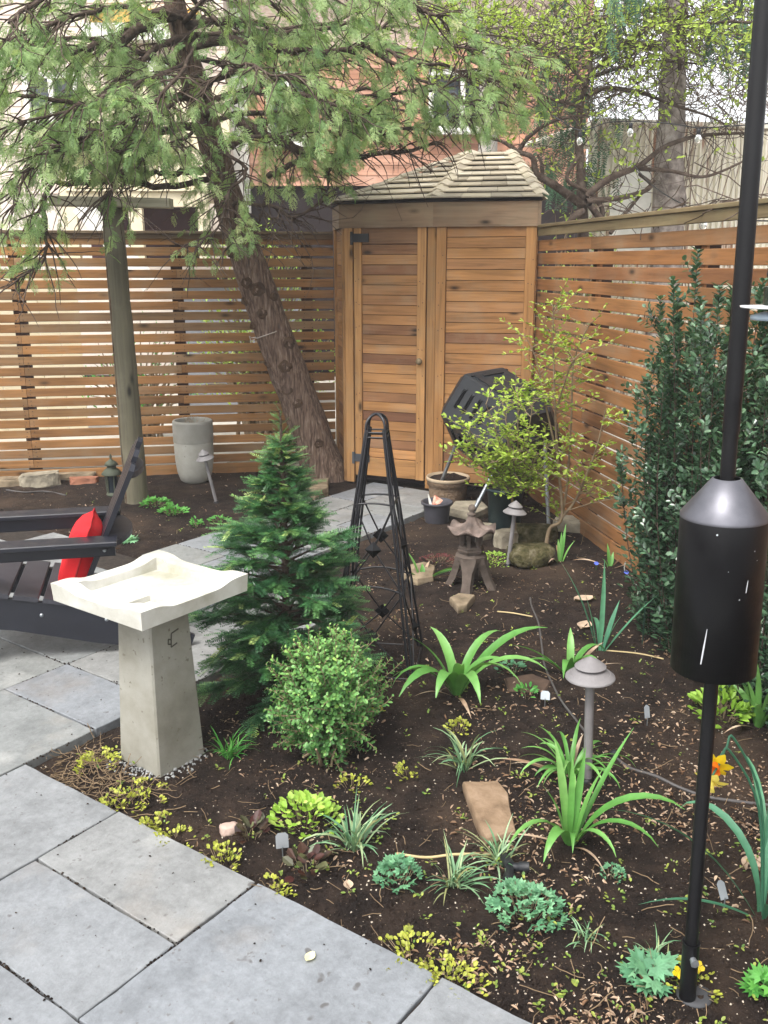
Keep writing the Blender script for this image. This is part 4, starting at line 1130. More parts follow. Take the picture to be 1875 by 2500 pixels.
def multi(name, tpls, Ms, mat, parent, tints, M):
    """several template variants joined in one mesh: split rows between variants, join"""
    Ms = np.asarray(Ms); k = len(tpls); objs = []
    allv, allf, allt = [], [], []
    vs_all = []; loops = []; lens = []; tt = []; base_i = 0
    for i, (tv, tf) in enumerate(tpls):
        sub = Ms[i::k]; ti = np.asarray(tints)[i::k]
        tv = np.asarray(tv, float); nv = len(tv)
        vs = (np.einsum('nij,vj->nvi', sub[:, :, :3], tv) + sub[:, None, :, 3]).reshape(-1, 3)
        f = np.array(tf)
        loops.append((f.ravel()[None, :] + (np.arange(len(sub)) * nv)[:, None] + base_i).ravel()); lens.append(np.full(len(sub) * len(f), f.shape[1]))
        vs_all.append(vs); tt.append(np.repeat(ti, nv)); base_i += len(vs)
    vs = np.concatenate(vs_all); loops = np.concatenate(loops); lens = np.concatenate(lens); tt = np.concatenate(tt)
    if M is not None:
        Mi = np.array(M.inverted()); vs = vs @ Mi[:3, :3].T + Mi[:3, 3]
    me = bpy.data.meshes.new(name); me.vertices.add(len(vs)); me.vertices.foreach_set('co', vs.ravel())
    me.loops.add(len(loops)); me.loops.foreach_set('vertex_index', loops); me.polygons.add(len(lens))
    me.polygons.foreach_set('loop_start', np.concatenate([[0], np.cumsum(lens)[:-1]])); me.polygons.foreach_set('loop_total', lens)
    at = me.attributes.new('tint', 'FLOAT', 'POINT'); at.data.foreach_set('value', tt.astype(np.float32))
    me.materials.append(mat); me.update(calc_edges=True)
    o = link(name, me, M, parent); o['kind'] = 'stuff'; return o

# ---------------------------------------------------------------- leaning cedar
cb = V((-.55, 7.47, hgt(-.55, 7.47)))
ced = thing('cedar_tree', 'leaning cedar tree with knotty trunk in front of the back fence', 'tree', cb)
CMx = Matrix.Translation(cb)
tk = [cb + V((.10, .0, -.1)), PD(775, 1105, 7.45), PD(733, 985, 7.42), PD(678, 842, 7.38), PD(632, 712, 7.34), PD(582, 565, 7.30), PD(543, 440, 7.26), PD(512, 328, 7.22), PD(472, 192, 7.18), PD(440, 68, 7.12), PD(418, -40, 7.08), PD(395, -200, 7.0), PD(385, -420, 6.95), PD(380, -650, 6.95)]
trad = [.205, .168, .152, .143, .132, .118, .104, .098, .092, .080, .066, .055, .04, .02]
tks = smooth(tk, 4); rs = []
for i in range(len(tks)):
    s = i / 4; j = min(int(s), len(trad) - 2); rs.append((trad[j] + (trad[j + 1] - trad[j]) * (s - j)) * rnd.uniform(.975, 1.03))
mb = MB(); mb.tube(tks, rs, 28)
mb.v = [tuple(V(v) * (1) + V((noise.noise(V(v) * 9), noise.noise(V(v) * 9 + V((5, 5, 5))), 0)) * .012) for v in mb.v]
mb.build('trunk', BARK, ced, CMx, world=True)
for u, v, sx, sz, rr in ((600, 690, 1, .8, .045), (632, 706, .2, .9, .055), (672, 724, 1, .4, .034), (588, 735, -1, .4, .032), (642, 763, .1, .9, .04), (607, 795, -1, .3, .03), (708, 840, 1, .5, .052), (648, 888, -1, .5, .045), (697, 895, .3, .9, .055), (698, 952, .3, .9, .05), (724, 985, .3, .9, .042), (778, 1085, .4, .9, .04), (585, 585, .1, .9, .045), (555, 618, -1, .4, .03)):
    Y = 7.4 - .15; p = PD(u, v, Y)
    best = min(range(len(tks)), key=lambda i: (V((tks[i].x, tks[i].z)) - V((p.x, p.z))).length)
    c = tks[best]; d = V((p.x - c.x, -.06 - .1 * sz, 0)).normalized(); q = V((c.x, c.y, p.z)) + d * rs[best] * .93
    mb = MB(); Mk = Matrix.Translation(q) @ d.to_track_quat('Z', 'Y').to_matrix().to_4x4()
    rr *= .9; pr = [(rr * 1.35, -.03), (rr * 1.15, .0), (rr * .95, .012), (rr * .7, .018), (rr * .5, .009), (rr * .3, .012), (rr * .05, .006)]
    mb.lathe(pr, 14, Mk, cap=(False, True)); mb.v = [tuple(V(v) + V([noise.noise(V(v) * 40 + V((k * 9, 0, 0))) for k in range(3)]) * .012) for v in mb.v]
    mb.build('knot', KNOT, ced, Mk, world=True)
# the wire tied round the trunk
wq = [PD(u, v, 7.37) for u, v in ((622, 822), (634, 822), (655, 815), (675, 808), (694, 798))]
wi = MB(); wi.tube([wq[0] + V((0, -.10, 0)), wq[1] + V((.0, -.145, 0)), wq[2] + V((0, -.155, 0)), wq[3] + V((0, -.14, 0)), wq[4] + V((0, -.08, 0)), wq[4] + V((-.02, .06, .01)), wq[0] + V((.05, .08, .0)), wq[0] + V((0, -.10, 0))], .0045, 6)
wi.tube([wq[0] + V((.0, -.14, 0)), wq[0] + V((-.02, -.15, .015)), wq[0] + V((-.01, -.15, -.02)), wq[0] + V((.02, -.15, -.01))], .005, 6)
tag(wi.build('tie_wire', m_plain('old_wire', '9b9086', .5), None, Matrix.Translation(wq[2]), world=True), 'pale wire tied around the cedar trunk', 'wire')

limbs = [
 ([(575, 292, 7.2), (657, 334, 7.05), (753, 374, 6.95), (821, 385, 6.9), (940, 374, 6.85), (1080, 345, 6.8)], .042, .010),
 ([(657, 432, 6.95), (705, 405, 6.85), (753, 371, 6.8), (816, 317, 6.75), (870, 240, 6.7)], .024, .006),
 ([(505, 300, 7.2), (397, 320, 7.0), (292, 340, 6.8), (190, 370, 6.6), (80, 380, 6.4)], .034, .008),
 ([(450, 30, 7.1), (385, 42, 6.95), (306, 96, 6.8), (215, 119, 6.65), (90, 150, 6.5), (-60, 170, 6.4)], .045, .010),
 ([(470, 90, 7.1), (402, 108, 6.95), (340, 153, 6.7), (270, 205, 6.4), (180, 300, 6.1)], .030, .006),
 ([(450, 62, 7.1), (520, 52, 7.0), (600, 50, 6.9), (720, 80, 6.8), (850, 60, 6.7)], .036, .008),
 ([(470, 110, 7.1), (572, 99, 6.9), (680, 119, 6.7), (790, 130, 6.6), (900, 115, 6.5), (1020, 150, 6.4)], .036, .008),
 ([(500, 235, 7.1), (442, 238, 6.9), (362, 249, 6.7), (230, 262, 6.5), (60, 230, 6.3), (-60, 240, 6.2)], .028, .008),
 ([(520, 405, 7.2), (460, 420, 7.0), (391, 422, 6.9), (330, 418, 6.8), (240, 440, 6.7)], .030, .006),
 ([(530, 430, 7.2), (400, 455, 6.8), (283, 436, 6.5), (226, 447, 6.4), (130, 453, 6.3), (108, 500, 6.2), (113, 590, 6.15), (95, 650, 6.1), (30, 690, 6.0)], .024, .005),
 ([(560, 500, 7.2), (657, 498, 7.0), (708, 530, 6.9), (787, 487, 6.85), (805, 408, 6.8)], .016, .006),
 ([(555, 590, 7.2), (610, 565, 6.9), (640, 520, 6.8)], .012, .005),
 ([(500, 350, 7.1), (600, 410, 6.9), (560, 470, 6.6), (530, 560, 6.4), (460, 600, 6.3)], .014, .005),
 ([(420, -20, 7.0), (560, -60, 6.6), (720, -40, 6.2), (900, -10, 6.0), (1080, 40, 5.9)], .035, .008),
 ([(420, -60, 7.0), (250, -80, 6.4), (120, -20, 6.0), (20, 60, 5.7)], .035, .008),
 ([(500, 280, 7.1), (610, 230, 6.7), (700, 220, 6.5), (800, 250, 6.3), (900, 300, 6.2)], .022, .006),
 ([(480, 180, 7.0), (380, 300, 6.4), (300, 420, 6.1), (260, 480, 6.0)], .018, .005),
 ([(460, 150, 7.0), (380, 190, 6.3), (280, 230, 5.9), (160, 270, 5.7), (30, 300, 5.6)], .016, .005),
 ([(440, 40, 7.0), (300, 20, 6.3), (180, 40, 5.9), (40, 90, 5.7), (-80, 130, 5.6)], .018, .005),
 ([(500, 300, 7.1), (440, 340, 6.4), (360, 370, 6.2), (250, 360, 6.1)], .014, .005),
 ([(490, 250, 7.1), (520, 200, 6.4), (580, 160, 6.0), (680, 180, 5.9), (780, 200, 5.9)], .014, .004),
 ([(470, 120, 7.0), (420, 200, 6.1), (330, 280, 5.9), (220, 330, 5.8), (120, 380, 5.8)], .014, .004),
 ([(600, 330, 7.0), (700, 330, 6.6), (800, 300, 6.5), (900, 280, 6.4)], .014, .004),
 ([(200, 260, 6.5), (120, 350, 6.2), (60, 430, 6.1), (20, 520, 6.05)], .012, .004),
 ([(820, 385, 6.9), (930, 330, 6.8), (1060, 300, 6.7), (1180, 285, 6.6)], .014, .004),
 ([(1020, 150, 6.4), (1120, 170, 6.6), (1220, 200, 6.8), (1310, 230, 7.0)], .012, .004),
 ([(1000, 80, 6.2), (1100, 110, 6.4), (1200, 120, 6.6), (1300, 150, 6.8)], .012, .004),
 ([(900, 115, 6.5), (1020, 190, 6.4), (1120, 240, 6.4), (1220, 250, 6.3)], .012, .004),
 ([(870, 240, 6.7), (960, 230, 6.6), (1080, 210, 6.5), (1200, 150, 6.4)], .012, .004),
 ([(560, 360, 7.1), (640, 300, 7.3), (740, 260, 7.5), (900, 220, 7.6), (1000, 260, 7.6)], .026, .006),
]
bmb = MB(); sp_p, sp_d, sp_u, sp_s, sp_t = [], [], [], [], []
trunk_top = tks
def uv(p):
    x, y, z = p[0], p[1], p[2] - CH; dep = y * CT - z * ST
    return 937.5 + FOC * x / dep, 1250 + FOC * (-y * ST - z * CT) / dep
def spray_at(p, d, s, t=None):
    u, v = uv(p)                          # the crown's lower edge is ragged: only a few tails hang below it
    if v > 470:
        if not ((u < 160 and v < 690) or (265 < u < 345 and v < 620) or (425 < u < 525 and v < 640) or (545 < u < 625 and v < 600)): return
        if rnd.random() < .35: return
    elif v > 425 and 90 < u < 440: return
    elif v > 330 and u > 890: return
    elif v > 375:
        if u > 1060 or rnd.random() < (.12 if u < 830 else .62): return
    elif u > 1330: 
        if rnd.random() < .75: return
    if -100 < v < 480 and noise.noise(V((u * .012, v * .012, p[1] * .5))) > .2 and rnd.random() < .8: return
    if v < 235 and p[1] < 7.05 and abs(u - (455 + v * .3)) < 55 and rnd.random() < .75: return
    sp_p.append(tuple(p)); sp_d.append(tuple(d)); sp_u.append((rnd.gauss(0, .6), rnd.gauss(-.5, .5), rnd.gauss(.5, .6))); sp_s.append(s)
    sp_t.append(min(1, max(0, rnd.gauss(.36, .17))) if t is None else t)
def foliate(pts, dens, lmin, lmax, s0=.15, sag=.25):
    L = sum((b - a).length for a, b in zip(pts[:-1], pts[1:]))
    n = max(2, int(L * dens))
    for i in range(n):
        s = s0 + (1 - s0) * (i + rnd.random()) / n
        p, d = interp(pts, s)
        sd = d.cross(UP).normalized() * rnd.choice((1, -1))
        dd = (d * rnd.uniform(.2, 1) + sd * rnd.uniform(.3, 1.1) + V((0, 0, rnd.uniform(-.5, .35)))).normalized()
        tw = curve(p, dd, rnd.uniform(lmin, lmax) * (1.15 - .4 * s), 5, .16, .07 + .1 * rnd.random() * sag * 4)
        bmb.tube(tw, taper(.0065, .0018, 6), 4, cap=False)
        bare = rnd.random() < .12
        for q in range(rnd.randint(5, 9)):
            a, d2 = interp(tw, .2 + .8 * rnd.random() ** .8)
            side_ = d2.cross(V((rnd.gauss(0, 1), rnd.gauss(0, 1), 1))).normalized() * rnd.choice((1, -1))
            ds = (d2 * .7 + side_ * rnd.uniform(.2, 1.0) + V((0, 0, -rnd.uniform(.1, .7)))).normalized()
            if bare and rnd.random() < .85: continue
            spray_at(a, ds, rnd.uniform(.06, .125))
        spray_at(tw[-1], (tw[-1] - tw[-2]).normalized() + V((0, 0, -.3)), rnd.uniform(.09, .16))
for lst, r0, r1 in limbs:
    pts = smooth([PD(*p) for p in lst], 5)
    pts = [p + V((rnd.gauss(0, .008), rnd.gauss(0, .008), rnd.gauss(0, .008))) for p in pts]
    bmb.tube(pts, taper(r0, r1, len(pts)), 8, cap=False)
    foliate(pts, 26, .20, .60)
# the rest of the crown, round the trunk and above the picture
for k in range(22):
    s = .55 + .43 * (k + rnd.random()) / 22
    p, d = interp(tks, s); a = rnd.uniform(0, 2 * math.pi)
    if math.sin(a) < -.3 and s < .6: a = -a
    dd = V((math.cos(a), math.sin(a) * .85, rnd.uniform(-.1, .35)))
    pts = curve(p, dd, rnd.uniform(1.0, 2.1) * (1.25 - .75 * max(0, s - .5)), 9, .1, .025)
    bmb.tube(pts, taper(.022, .006, len(pts)), 6, cap=False)
    foliate(pts, 15, .22, .6)
# bare wandering twigs
for k in range(130):
    lst, r0, r1 = rnd.choice(limbs); p, d = interp([PD(*q) for q in lst], rnd.random())
    tw = curve(p, V((rnd.gauss(0, 1), rnd.gauss(-.2, .5), rnd.gauss(-.35, .6))), rnd.uniform(.3, .9), 9, .28, .05)
    bmb.tube(tw, taper(.0045, .0015, 10), 4, cap=False)
bmb.build('branches', BARK2, ced, CMx, world=True, kind='stuff')
multi('foliage', TH, TM(sp_p, sp_d, sp_u, np.array(sp_s)), THUJA, ced, sp_t, CMx)

# ---------------------------------------------------------------- what stands beyond the back fence
hY = 15.0
def rect(name, u0, v0, u1, v1, Y, th, mat, par):       # upright box facing the viewer between two picture corners
    a, b = PD(u0, v1, Y), PD(u1, v0, Y); z0, z1 = min(a.z, b.z), max(a.z, b.z); x0, x1 = a.x, b.x
    c = V(((x0 + x1) / 2, Y + th / 2, (z0 + z1) / 2))
    return board(name, V((x0, Y + th / 2, c.z)), V((x1, Y + th / 2, c.z)), z1 - z0, th, V((0, 1, 0)), mat, par, .004)
def window(par, u0, v0, u1, v1, Y, mull=1):
    a, b = PD(u0, v1, Y), PD(u1, v0, Y); w_, h_ = b.x - a.x, b.z - a.z; c = (a + b) / 2
    M = Matrix.Translation(c); wo = link('window', None, M, par); f = .075
    for dx in (-1, 1): MB().box((dx * (w_ / 2 - f / 2), 0, 0), (f, .10, h_)).build('window_frame', WHITE, wo, M)
    for dz in (-1, 1): MB().box((0, 0, dz * (h_ / 2 - f / 2)), (w_ - 2 * f, .10, f)).build('window_frame', WHITE, wo, M)
    for k in range(mull):
        x = -w_ / 2 + w_ * (k + 1) / (mull + 1); MB().box((x, -.004, 0), (f * .9, .09, h_ - 2 * f)).build('window_frame', WHITE, wo, M)
    MB().box((0, .03, 0), (w_ - 2 * f, .01, h_ - 2 * f)).build('pane', GLASSD, wo, M)
    MB().box((0, -.06, -h_ / 2 - .02), (w_ + .1, .12, .05)).build('sill', WHITE, wo, M)
ho = thing('neighbour_house', 'orange brown clapboard house with white windows beyond the back fence', 'house', V((1.0, hY, 0)))
xl, xr = PD(598, 400, hY).x, PD(1430, 400, hY).x
core = MB(); core.box(((xl + xr) / 2, hY + 2.6, 2.9), (xr - xl, 5, 5.8)); core.build('wall_core', DARKW, ho, Matrix.Translation(V((1, hY, 0))), world=True)
for k in range(20):
    z = 2.83 + k * .15
    n = V((0, -1, .06))
    board('siding_board', V((xl, hY + .02, z + .07)), V((xr, hY + .02, z + .07)), .152, .02, n, W_HOUSE, ho, .003)
window(ho, 655, 176, 748, 352, hY - .06); window(ho, 1045, 170, 1215, 322, hY - .06)
rect('corner_board', 558, 20, 594, 520, hY - .05, .1, WHITE, ho)
rect('upper_band', 600, -140, 1430, 118, hY - .02, .03, m_noise('pale_brick', [(.3, '9d8678'), (.5, 'b5a293'), (.7, 'c2b4a8')], 9, .9, .3, 30, .01, stretch=(1, 1, 7)), ho)
rect('roof_eave', 560, -230, 1480, -150, hY - .5, 1.0, W_CAP, ho)
lh = thing('neighbour_house', 'pale house with salmon boards and a white porch behind the left half of the cedar', 'house', V((-4, 14.5, 0)))
x0, x1 = PD(-420, 300, 14.5).x, PD(556, 300, 14.5).x
MB().box((0, 0, 0), (x1 - x0, 4, 6.0)).build('wall_core', m_noise('salmon_wall', [(.3, 'cbbeb2'), (.7, 'd8cec4')], 2, .8, .1), lh, Matrix.Translation(V(((x0 + x1) / 2, 16.55, 3.0))))
for k in range(22):
    z = 2.75 + k * .15; board('siding_board', V((x0, 14.53, z)), V((x1, 14.53, z)), .147, .02, V((0, -1, .06)), m_noise('salmon_board', [(.3, 'cbb9ac'), (.7, 'd8cabf')], 3, .8, .05, vary=.08) if k == 0 else bpy.data.materials['salmon_board'], lh, .003)
window(lh, 66, 178, 190, 300, 14.42); window(lh, 330, 150, 420, 300, 14.42)
rect('porch_beam', 200, 55, 470, 98, 14.2, .2, WHITE, lh); rect('porch_ceiling', 220, 20, 480, 54, 14.25, .3, m_plain('ochre_soffit', 'c49a4c', .7), lh)
rect('porch_wall', 200, 210, 556, 360, 14.3, .05, CREAM, lh)
# wooden deck with railing and stair
dk = thing('raised_deck', 'cream painted raised deck with baluster railing beyond the back fence', 'deck', V((-4, 11.6, 0)))
dY = 11.6
rect('deck_rim', 160, 468, 500, 505, dY, .06, CREAM, dk)
rect('deck_floor', 160, 462, 500, 467, dY - .05, 2.4, CREAM, dk)
rect('under_wall', 226, 506, 500, 640, dY + .9, .05, MAROON, dk)
rect('back_wall', 160, 300, 330, 462, dY + 2.3, .05, DARKW, dk); rect('back_wall', 330, 330, 500, 462, dY + 2.2, .05, CREAM, dk)
rect('top_rail', 160, 372, 500, 382, dY, .06, CREAM, dk); rect('bottom_rail', 160, 452, 500, 459, dY, .05, CREAM, dk)
for k in range(22):
    u = 166 + k * 15.6; rect('baluster', u, 382, u + 6, 452, dY + .01, .035, CREAM, dk)
for u in (160, 322, 488): rect('deck_post', u, 360, u + 14, 640, dY - .03, .09, CREAM, dk)
sp0, sp1 = PD(196, 500, dY - .6), PD(275, 590, dY - .6)
board('stair_stringer', sp0, sp1 + (sp1 - sp0) * 1.2, .22, .05, V((0, 1, 0)), WHITE, dk)
# cream plank fence and railing seen through the slats
cf = thing('plank_fence', 'cream vertical plank fence just behind the back slat fence', 'fence', YD(-3, 9.7))
e = -6.2
while e < -1.35:
    wd_ = rnd.uniform(.18, .215); board('fence_plank', YD(e + wd_ / 2, 9.7, 0), YD(e + wd_ / 2, 9.7, 1.60), wd_ - .006, .02, E2, CREAM, cf); e += wd_
for z in (.4, 1.3): board('fence_rail', YD(-6.2, 9.735, z), YD(-1.4, 9.735, z), .09, .04, E2, CREAM, cf)
pf = thing('picket_rail', 'white painted picket railing glimpsed through the slats at left', 'railing', YD(-3.5, 10.4))
for k in range(26): board('picket', YD(-5.6 + k * .125, 10.4, 1.35), YD(-5.6 + k * .125, 10.4, 2.25), .07, .02, E2, WHITE, pf)
for z in (1.4, 2.2): board('rail', YD(-5.8, 10.43, z), YD(-2.3, 10.43, z), .07, .03, E2, WHITE, pf)
sh = thing('garden_shed', 'dark grey shed glimpsed through the slats behind the cedar', 'shed', YD(.3, 11))
MB().box((0, 0, .75), (1.5, 1.2, 1.5)).build('wall', m_noise('grey_shed', [(.3, '77797e'), (.7, '8d8f95')], 3), sh, Matrix.Translation(YD(.3, 11.2)) @ Matrix.Rotation(YA, 4, 'Z'))
MB().box((0, 0, 1.55), (1.7, 1.4, .08)).build('roof', DARKW, sh, Matrix.Translation(YD(.3, 11.2)) @ Matrix.Rotation(YA, 4, 'Z'))

def bush(name, label, cat, c, rx, ry, rz, nb, nl, ls, mat, tpl=LEAF, group=None, stems=True, lean=.5, seedtint=(.5, .25), stemmat=None, up=.3, top=None):
    b = V((c[0], c[1], c[2])); t = thing(name, label, cat, b, group=group); M = Matrix.Translation(b)
    sb = MB(); P, D, U, SC, T = [], [], [], [], []
    for k in range(nb):
        a = rnd.uniform(0, 2 * math.pi); el = math.asin(rnd.uniform(-.2, 1)) ; rr = rnd.uniform(.55, 1) ** .5
        tip = b + V((math.cos(a) * math.cos(el) * rx * rr, math.sin(a) * math.cos(el) * ry * rr, rz * (.35 + .65 * max(-.3, math.sin(el))) * rr))
        o = b + V((rnd.gauss(0, rx * .12), rnd.gauss(0, ry * .12), 0)); mid = o.lerp(tip, .5) + V((0, 0, rz * .12)) + V((rnd.gauss(0, .04), rnd.gauss(0, .04), 0)) * rx
        pts = smooth([o, mid, tip], 4)
        if stems: sb.tube(pts, taper(.006 * (rz / .5 + .5), .0015, len(pts)), 4, cap=False)
        for q in range(nl):
            s = .45 + .55 * rnd.random() ** .7; p, d = interp(pts, s)
            p = p + V((rnd.gauss(0, 1), rnd.gauss(0, 1), rnd.gauss(0, .7))) * ls * 1.2
            dd = (V((rnd.gauss(0, 1), rnd.gauss(0, 1), rnd.gauss(up, .6))) + (p - b).normalized() * .8).normalized()
            P.append(tuple(p)); D.append(tuple(dd)); U.append((rnd.gauss(0, .5), rnd.gauss(-.2, .5), 1)); SC.append(ls * rnd.uniform(.6, 1.25)); T.append(min(1, max(0, rnd.gauss(*seedtint) + .22 * (s - .75) * 2)))
    if stems: sb.build('stems', stemmat or TWIG, t, M, world=True, kind='stuff')
    copies('foliage', *tpl, TM(P, D, U, np.array(SC)), mat, t, T, M)
    return t
bush('spring_bush', 'yellow green leafing bush beyond the fence between cedar and shed', 'bush', YD(.45, 9.0), .75, .5, 2.15, 130, 22, .045, LIME)
bush('spring_bush', 'pale green leafing bush beyond the fence right of the shed roof', 'bush', V((1.75, 9.4, 0)), .75, .6, 2.25, 110, 12, .045, LIME)
bush('dark_shrub', 'loose dark shrub behind the slats between pole and cedar', 'bush', YD(-.75, 9.2), .6, .4, 1.3, 60, 9, .04, GREENP)
# grey utility pole behind the shed
up_ = thing('utility_pole', 'grey weathered utility pole rising behind the corner shed', 'pole', V((PD(1193, 400, 13).x, 13, 0)))
mb = MB(); mb.tube([(0, 0, 0), (-.02, 0, 3.6), (-.03, 0, 8)], [.14, .125, .11], 16); mb.build('pole', m_wood('utility_wood', ['8d8880', '99938a'], '7f7a74', .4, False, .6), up_, Matrix.Translation(V((PD(1193, 400, 13).x, 13, 0))))
for z_ in (4.6,): MB().box((0, -.17, z_), (1.8, .1, .12)).build('crossarm', bpy.data.materials['utility_wood'], up_, Matrix.Translation(V((PD(1193, 400, 13).x, 13, 0))))
# rusty corrugated wall
cw = thing('metal_outbuilding', 'rust streaked cream corrugated metal building beyond the side fence', 'outbuilding', PD(1700, 520, 10.2))
def m_rust():
    s = N('rusty_metal'); v = s.coord((1, 1, 1), False)
    mp = s.n('Mapping'); mp.inputs['Scale'].default_value = (3.2, 3.2, .35); s.l(v, mp.inputs[0])
    col = s.ramp(s.noise(v, 3, 5), [(.3, 'd6d1c0'), (.7, 'e4dfd0')])
    col = s.mix(s.ramp(s.noise(mp.outputs[0], 2.2, 6, .65), [(.54, 0.0), (.62, .9)]), col, '8f5a3a')
    return s.done(col, .6, .4)
RUST = m_rust()
mb = MB(); a, b = PD(1440, 300, 10.2), PD(2300, 300, 11.2); nC = 60; d = (b - a); d.z = 0; L = d.length; d.normalize(); nn = V((d.y, -d.x, 0))
prf = []
for k in range(nC):
    for s, o_ in ((0, 0), (.60, 0), (.68, .035), (.92, .035)): prf.append(V((a.x, a.y, 0)) + d * (L * (k + s) / nC) + nn * o_)
for p in prf: mb.v += [(p.x, p.y, 0), (p.x, p.y, 3.05)]
for i in range(len(prf) - 1): mb.f.append((2 * i, 2 * i + 2, 2 * i + 3, 2 * i + 1)); mb.sm.append(False)
mb.build('corrugated_wall', RUST, cw, Matrix.Translation(PD(1700, 520, 10.2)), world=True)
MB().box((0, 0, 0), (L + .3, 2.2, .04)).build('roof', RUST, cw, Matrix.Translation((a + b) / 2 + V((0, 1.1, 0)) + V((0, 0, 3.1 - (a.z + b.z) / 2))) @ Matrix.Rotation(math.atan2(d.y, d.x), 4, 'Z'))
# white leaning panel left of the outbuilding
wp = MB(); q = [PD(1490, 470, 9.7), PD(1540, 400, 9.7), PD(1590, 400, 9.7), PD(1590, 640, 9.7), PD(1490, 640, 9.7)]
wp.prism([p + V((0, .03, 0)) for p in q], q); tag(wp.build('white_panel', WHITE, None, Matrix.Translation(q[4]), world=True), 'white slanted panel left of the big flaky trunk', 'panel')

def tree_mesh(name, label, cat, base_, limbs_, bark, group=None):
    t = thing(name, label, cat, base_, group=group); M = Matrix.Translation(base_); return t, M
# big flaky trunk
sb_ = V((PD(1632, 560, 9.3).x, 9.3, 0)); t, M = tree_mesh('spruce_tree', 'tall spruce with broad flaky grey trunk beyond the side fence', 'tree', sb_, None, None)
mb = MB(); pts = [sb_ + V((.01, 0, 0)), PD(1632, 540, 9.3), PD(1634, 400, 9.3), PD(1640, 250, 9.3), PD(1648, 60, 9.3), PD(1655, -150, 9.3), PD(1660, -500, 9.3)]
mb.tube(smooth(pts, 5), taper(.165, .08, 31), 24); mb.v = [tuple(V(v) + V((noise.noise(V(v) * 8), noise.noise(V(v) * 8 + V((4, 4, 4))), 0)) * .02) for v in mb.v]; mb.build('trunk', BARKS, t, M, world=True)
P, D, U, SC, T = [], [], [], [], []; sbm = MB()
for k in range(20):                         # drooping boughs
    s = rnd.uniform(.62, 1); p, d = interp(pts, s); a = rnd.uniform(0, 6.28)
    br = curve(p, V((math.cos(a), math.sin(a), -.1)), rnd.uniform(.8, 1.9), 8, .08, .06); sbm.tube(br, taper(.02, .005, 9), 5, cap=False)
    for q in range(26):
        o, dd = interp(br, .25 + .75 * rnd.random()); L_ = rnd.uniform(.2, .55)
        if rnd.random() < .4: sbm.tube([o, o + V((rnd.gauss(0, .03), rnd.gauss(0, .03), -L_))], .003, 3, cap=False)
        if rnd.random() < .5:
            for j in range(3): P.append(tuple(o + V((0, 0, -L_ * j / 3)))); D.append((rnd.gauss(0, .25), rnd.gauss(0, .25), -1)); U.append((rnd.gauss(0, 1), rnd.gauss(-.6, 1), .1)); SC.append(rnd.uniform(.14, .26)); T.append(rnd.uniform(0, .5))
hang = PD(1400, 250, 9.6)
for k in range(170):                        # dark hanging mass left of the trunk
    p = PD(rnd.gauss(1395, 62), rnd.uniform(170, 455), rnd.uniform(9.4, 10.1)); P.append(tuple(p)); D.append((rnd.gauss(0, .2), rnd.gauss(0, .2), -1)); U.append((rnd.gauss(0, 1), rnd.gauss(-.6, 1), .1)); SC.append(rnd.uniform(.16, .3)); T.append(rnd.uniform(0, .45))
for k in range(12):
    p = PD(1632, 120, 9.3); q = PD(1300 + k * 20, 175 + rnd.uniform(-20, 30), rnd.uniform(9.4, 10)); sbm.tube(smooth([p, p.lerp(q, .6) + V((0, 0, .15)), q], 4), taper(.016, .004, 9), 5, cap=False)
sbm.build('branches', BARK2, t, M, world=True, kind='stuff')
SPR = m_leaf('spruce_needles', ['3f6149', '4c7055', '5d8065', '688672'], .6, .25)
multi('foliage', YW, TM(P, D, U, np.array(SC)), SPR, t, T, M)

# gnarled crab apple with young leaves
cB = V((PD(1423, 560, 8.9).x, 8.9, 0)); t, M = tree_mesh('crabapple_tree', 'gnarled small tree with arching limbs and fresh yellow green leaves beyond the side fence', 'tree', cB, None, None)
lim = [([(1425, 700), (1423, 560), (1420, 480), (1418, 400), (1412, 330), (1420, 250), (1440, 180)], .062, .018),
 ([(1422, 500), (1350, 450), (1310, 425), (1300, 385), (1265, 370), (1225, 345), (1190, 338)], .040, .010),
 ([(1325, 440), (1322, 400), (1312, 378)], .022, .010), ([(1265, 372), (1290, 335), (1340, 300), (1385, 287), (1430, 280), (1450, 270)], .022, .008),
 ([(1430, 478), (1490, 435), (1560, 405), (1620, 360), (1690, 335), (1760, 327), (1840, 325)], .034, .010),
 ([(1430, 492), (1530, 480), (1590, 455), (1560, 425)], .028, .014), ([(1560, 412), (1640, 418), (1710, 432), (1770, 415), (1830, 385)], .020, .008),
 ([(1460, 560), (1470, 510), (1435, 470), (1385, 440), (1400, 400), (1415, 380)], .026, .012), ([(1470, 540), (1440, 500)], .03, .03),
 ([(1375, 565), (1400, 530), (1425, 515)], .026, .03), ([(1490, 570), (1560, 480), (1600, 440)], .018, .010),
 ([(1435, 235), (1480, 215), (1560, 225), (1640, 255), (1720, 280), (1775, 305)], .022, .008), ([(1440, 190), (1500, 170), (1600, 150), (1700, 155)], .018, .006),
 ([(1430, 210), (1380, 150), (1320, 110), (1230, 90), (1120, 80)], .018, .006), ([(1440, 180), (1450, 100), (1480, 20), (1500, -60)], .018, .006), ([(1660, 170), (1655, 90), (1665, 0), (1660, -80)], .018, .008),
 ([(1420, 260), (1340, 240), (1250, 200), (1150, 150), (1060, 110)], .016, .005), ([(1440, 180), (1560, 80), (1680, 40), (1800, 10)], .016, .005)]
cm = MB(); P, D, U, SC, T = [], [], [], [], []
def yl(p, d, s): P.append(tuple(p)); D.append(tuple(d)); U.append((rnd.gauss(0, .6), rnd.gauss(-.5, .6), .8)); SC.append(s); T.append(rnd.random())
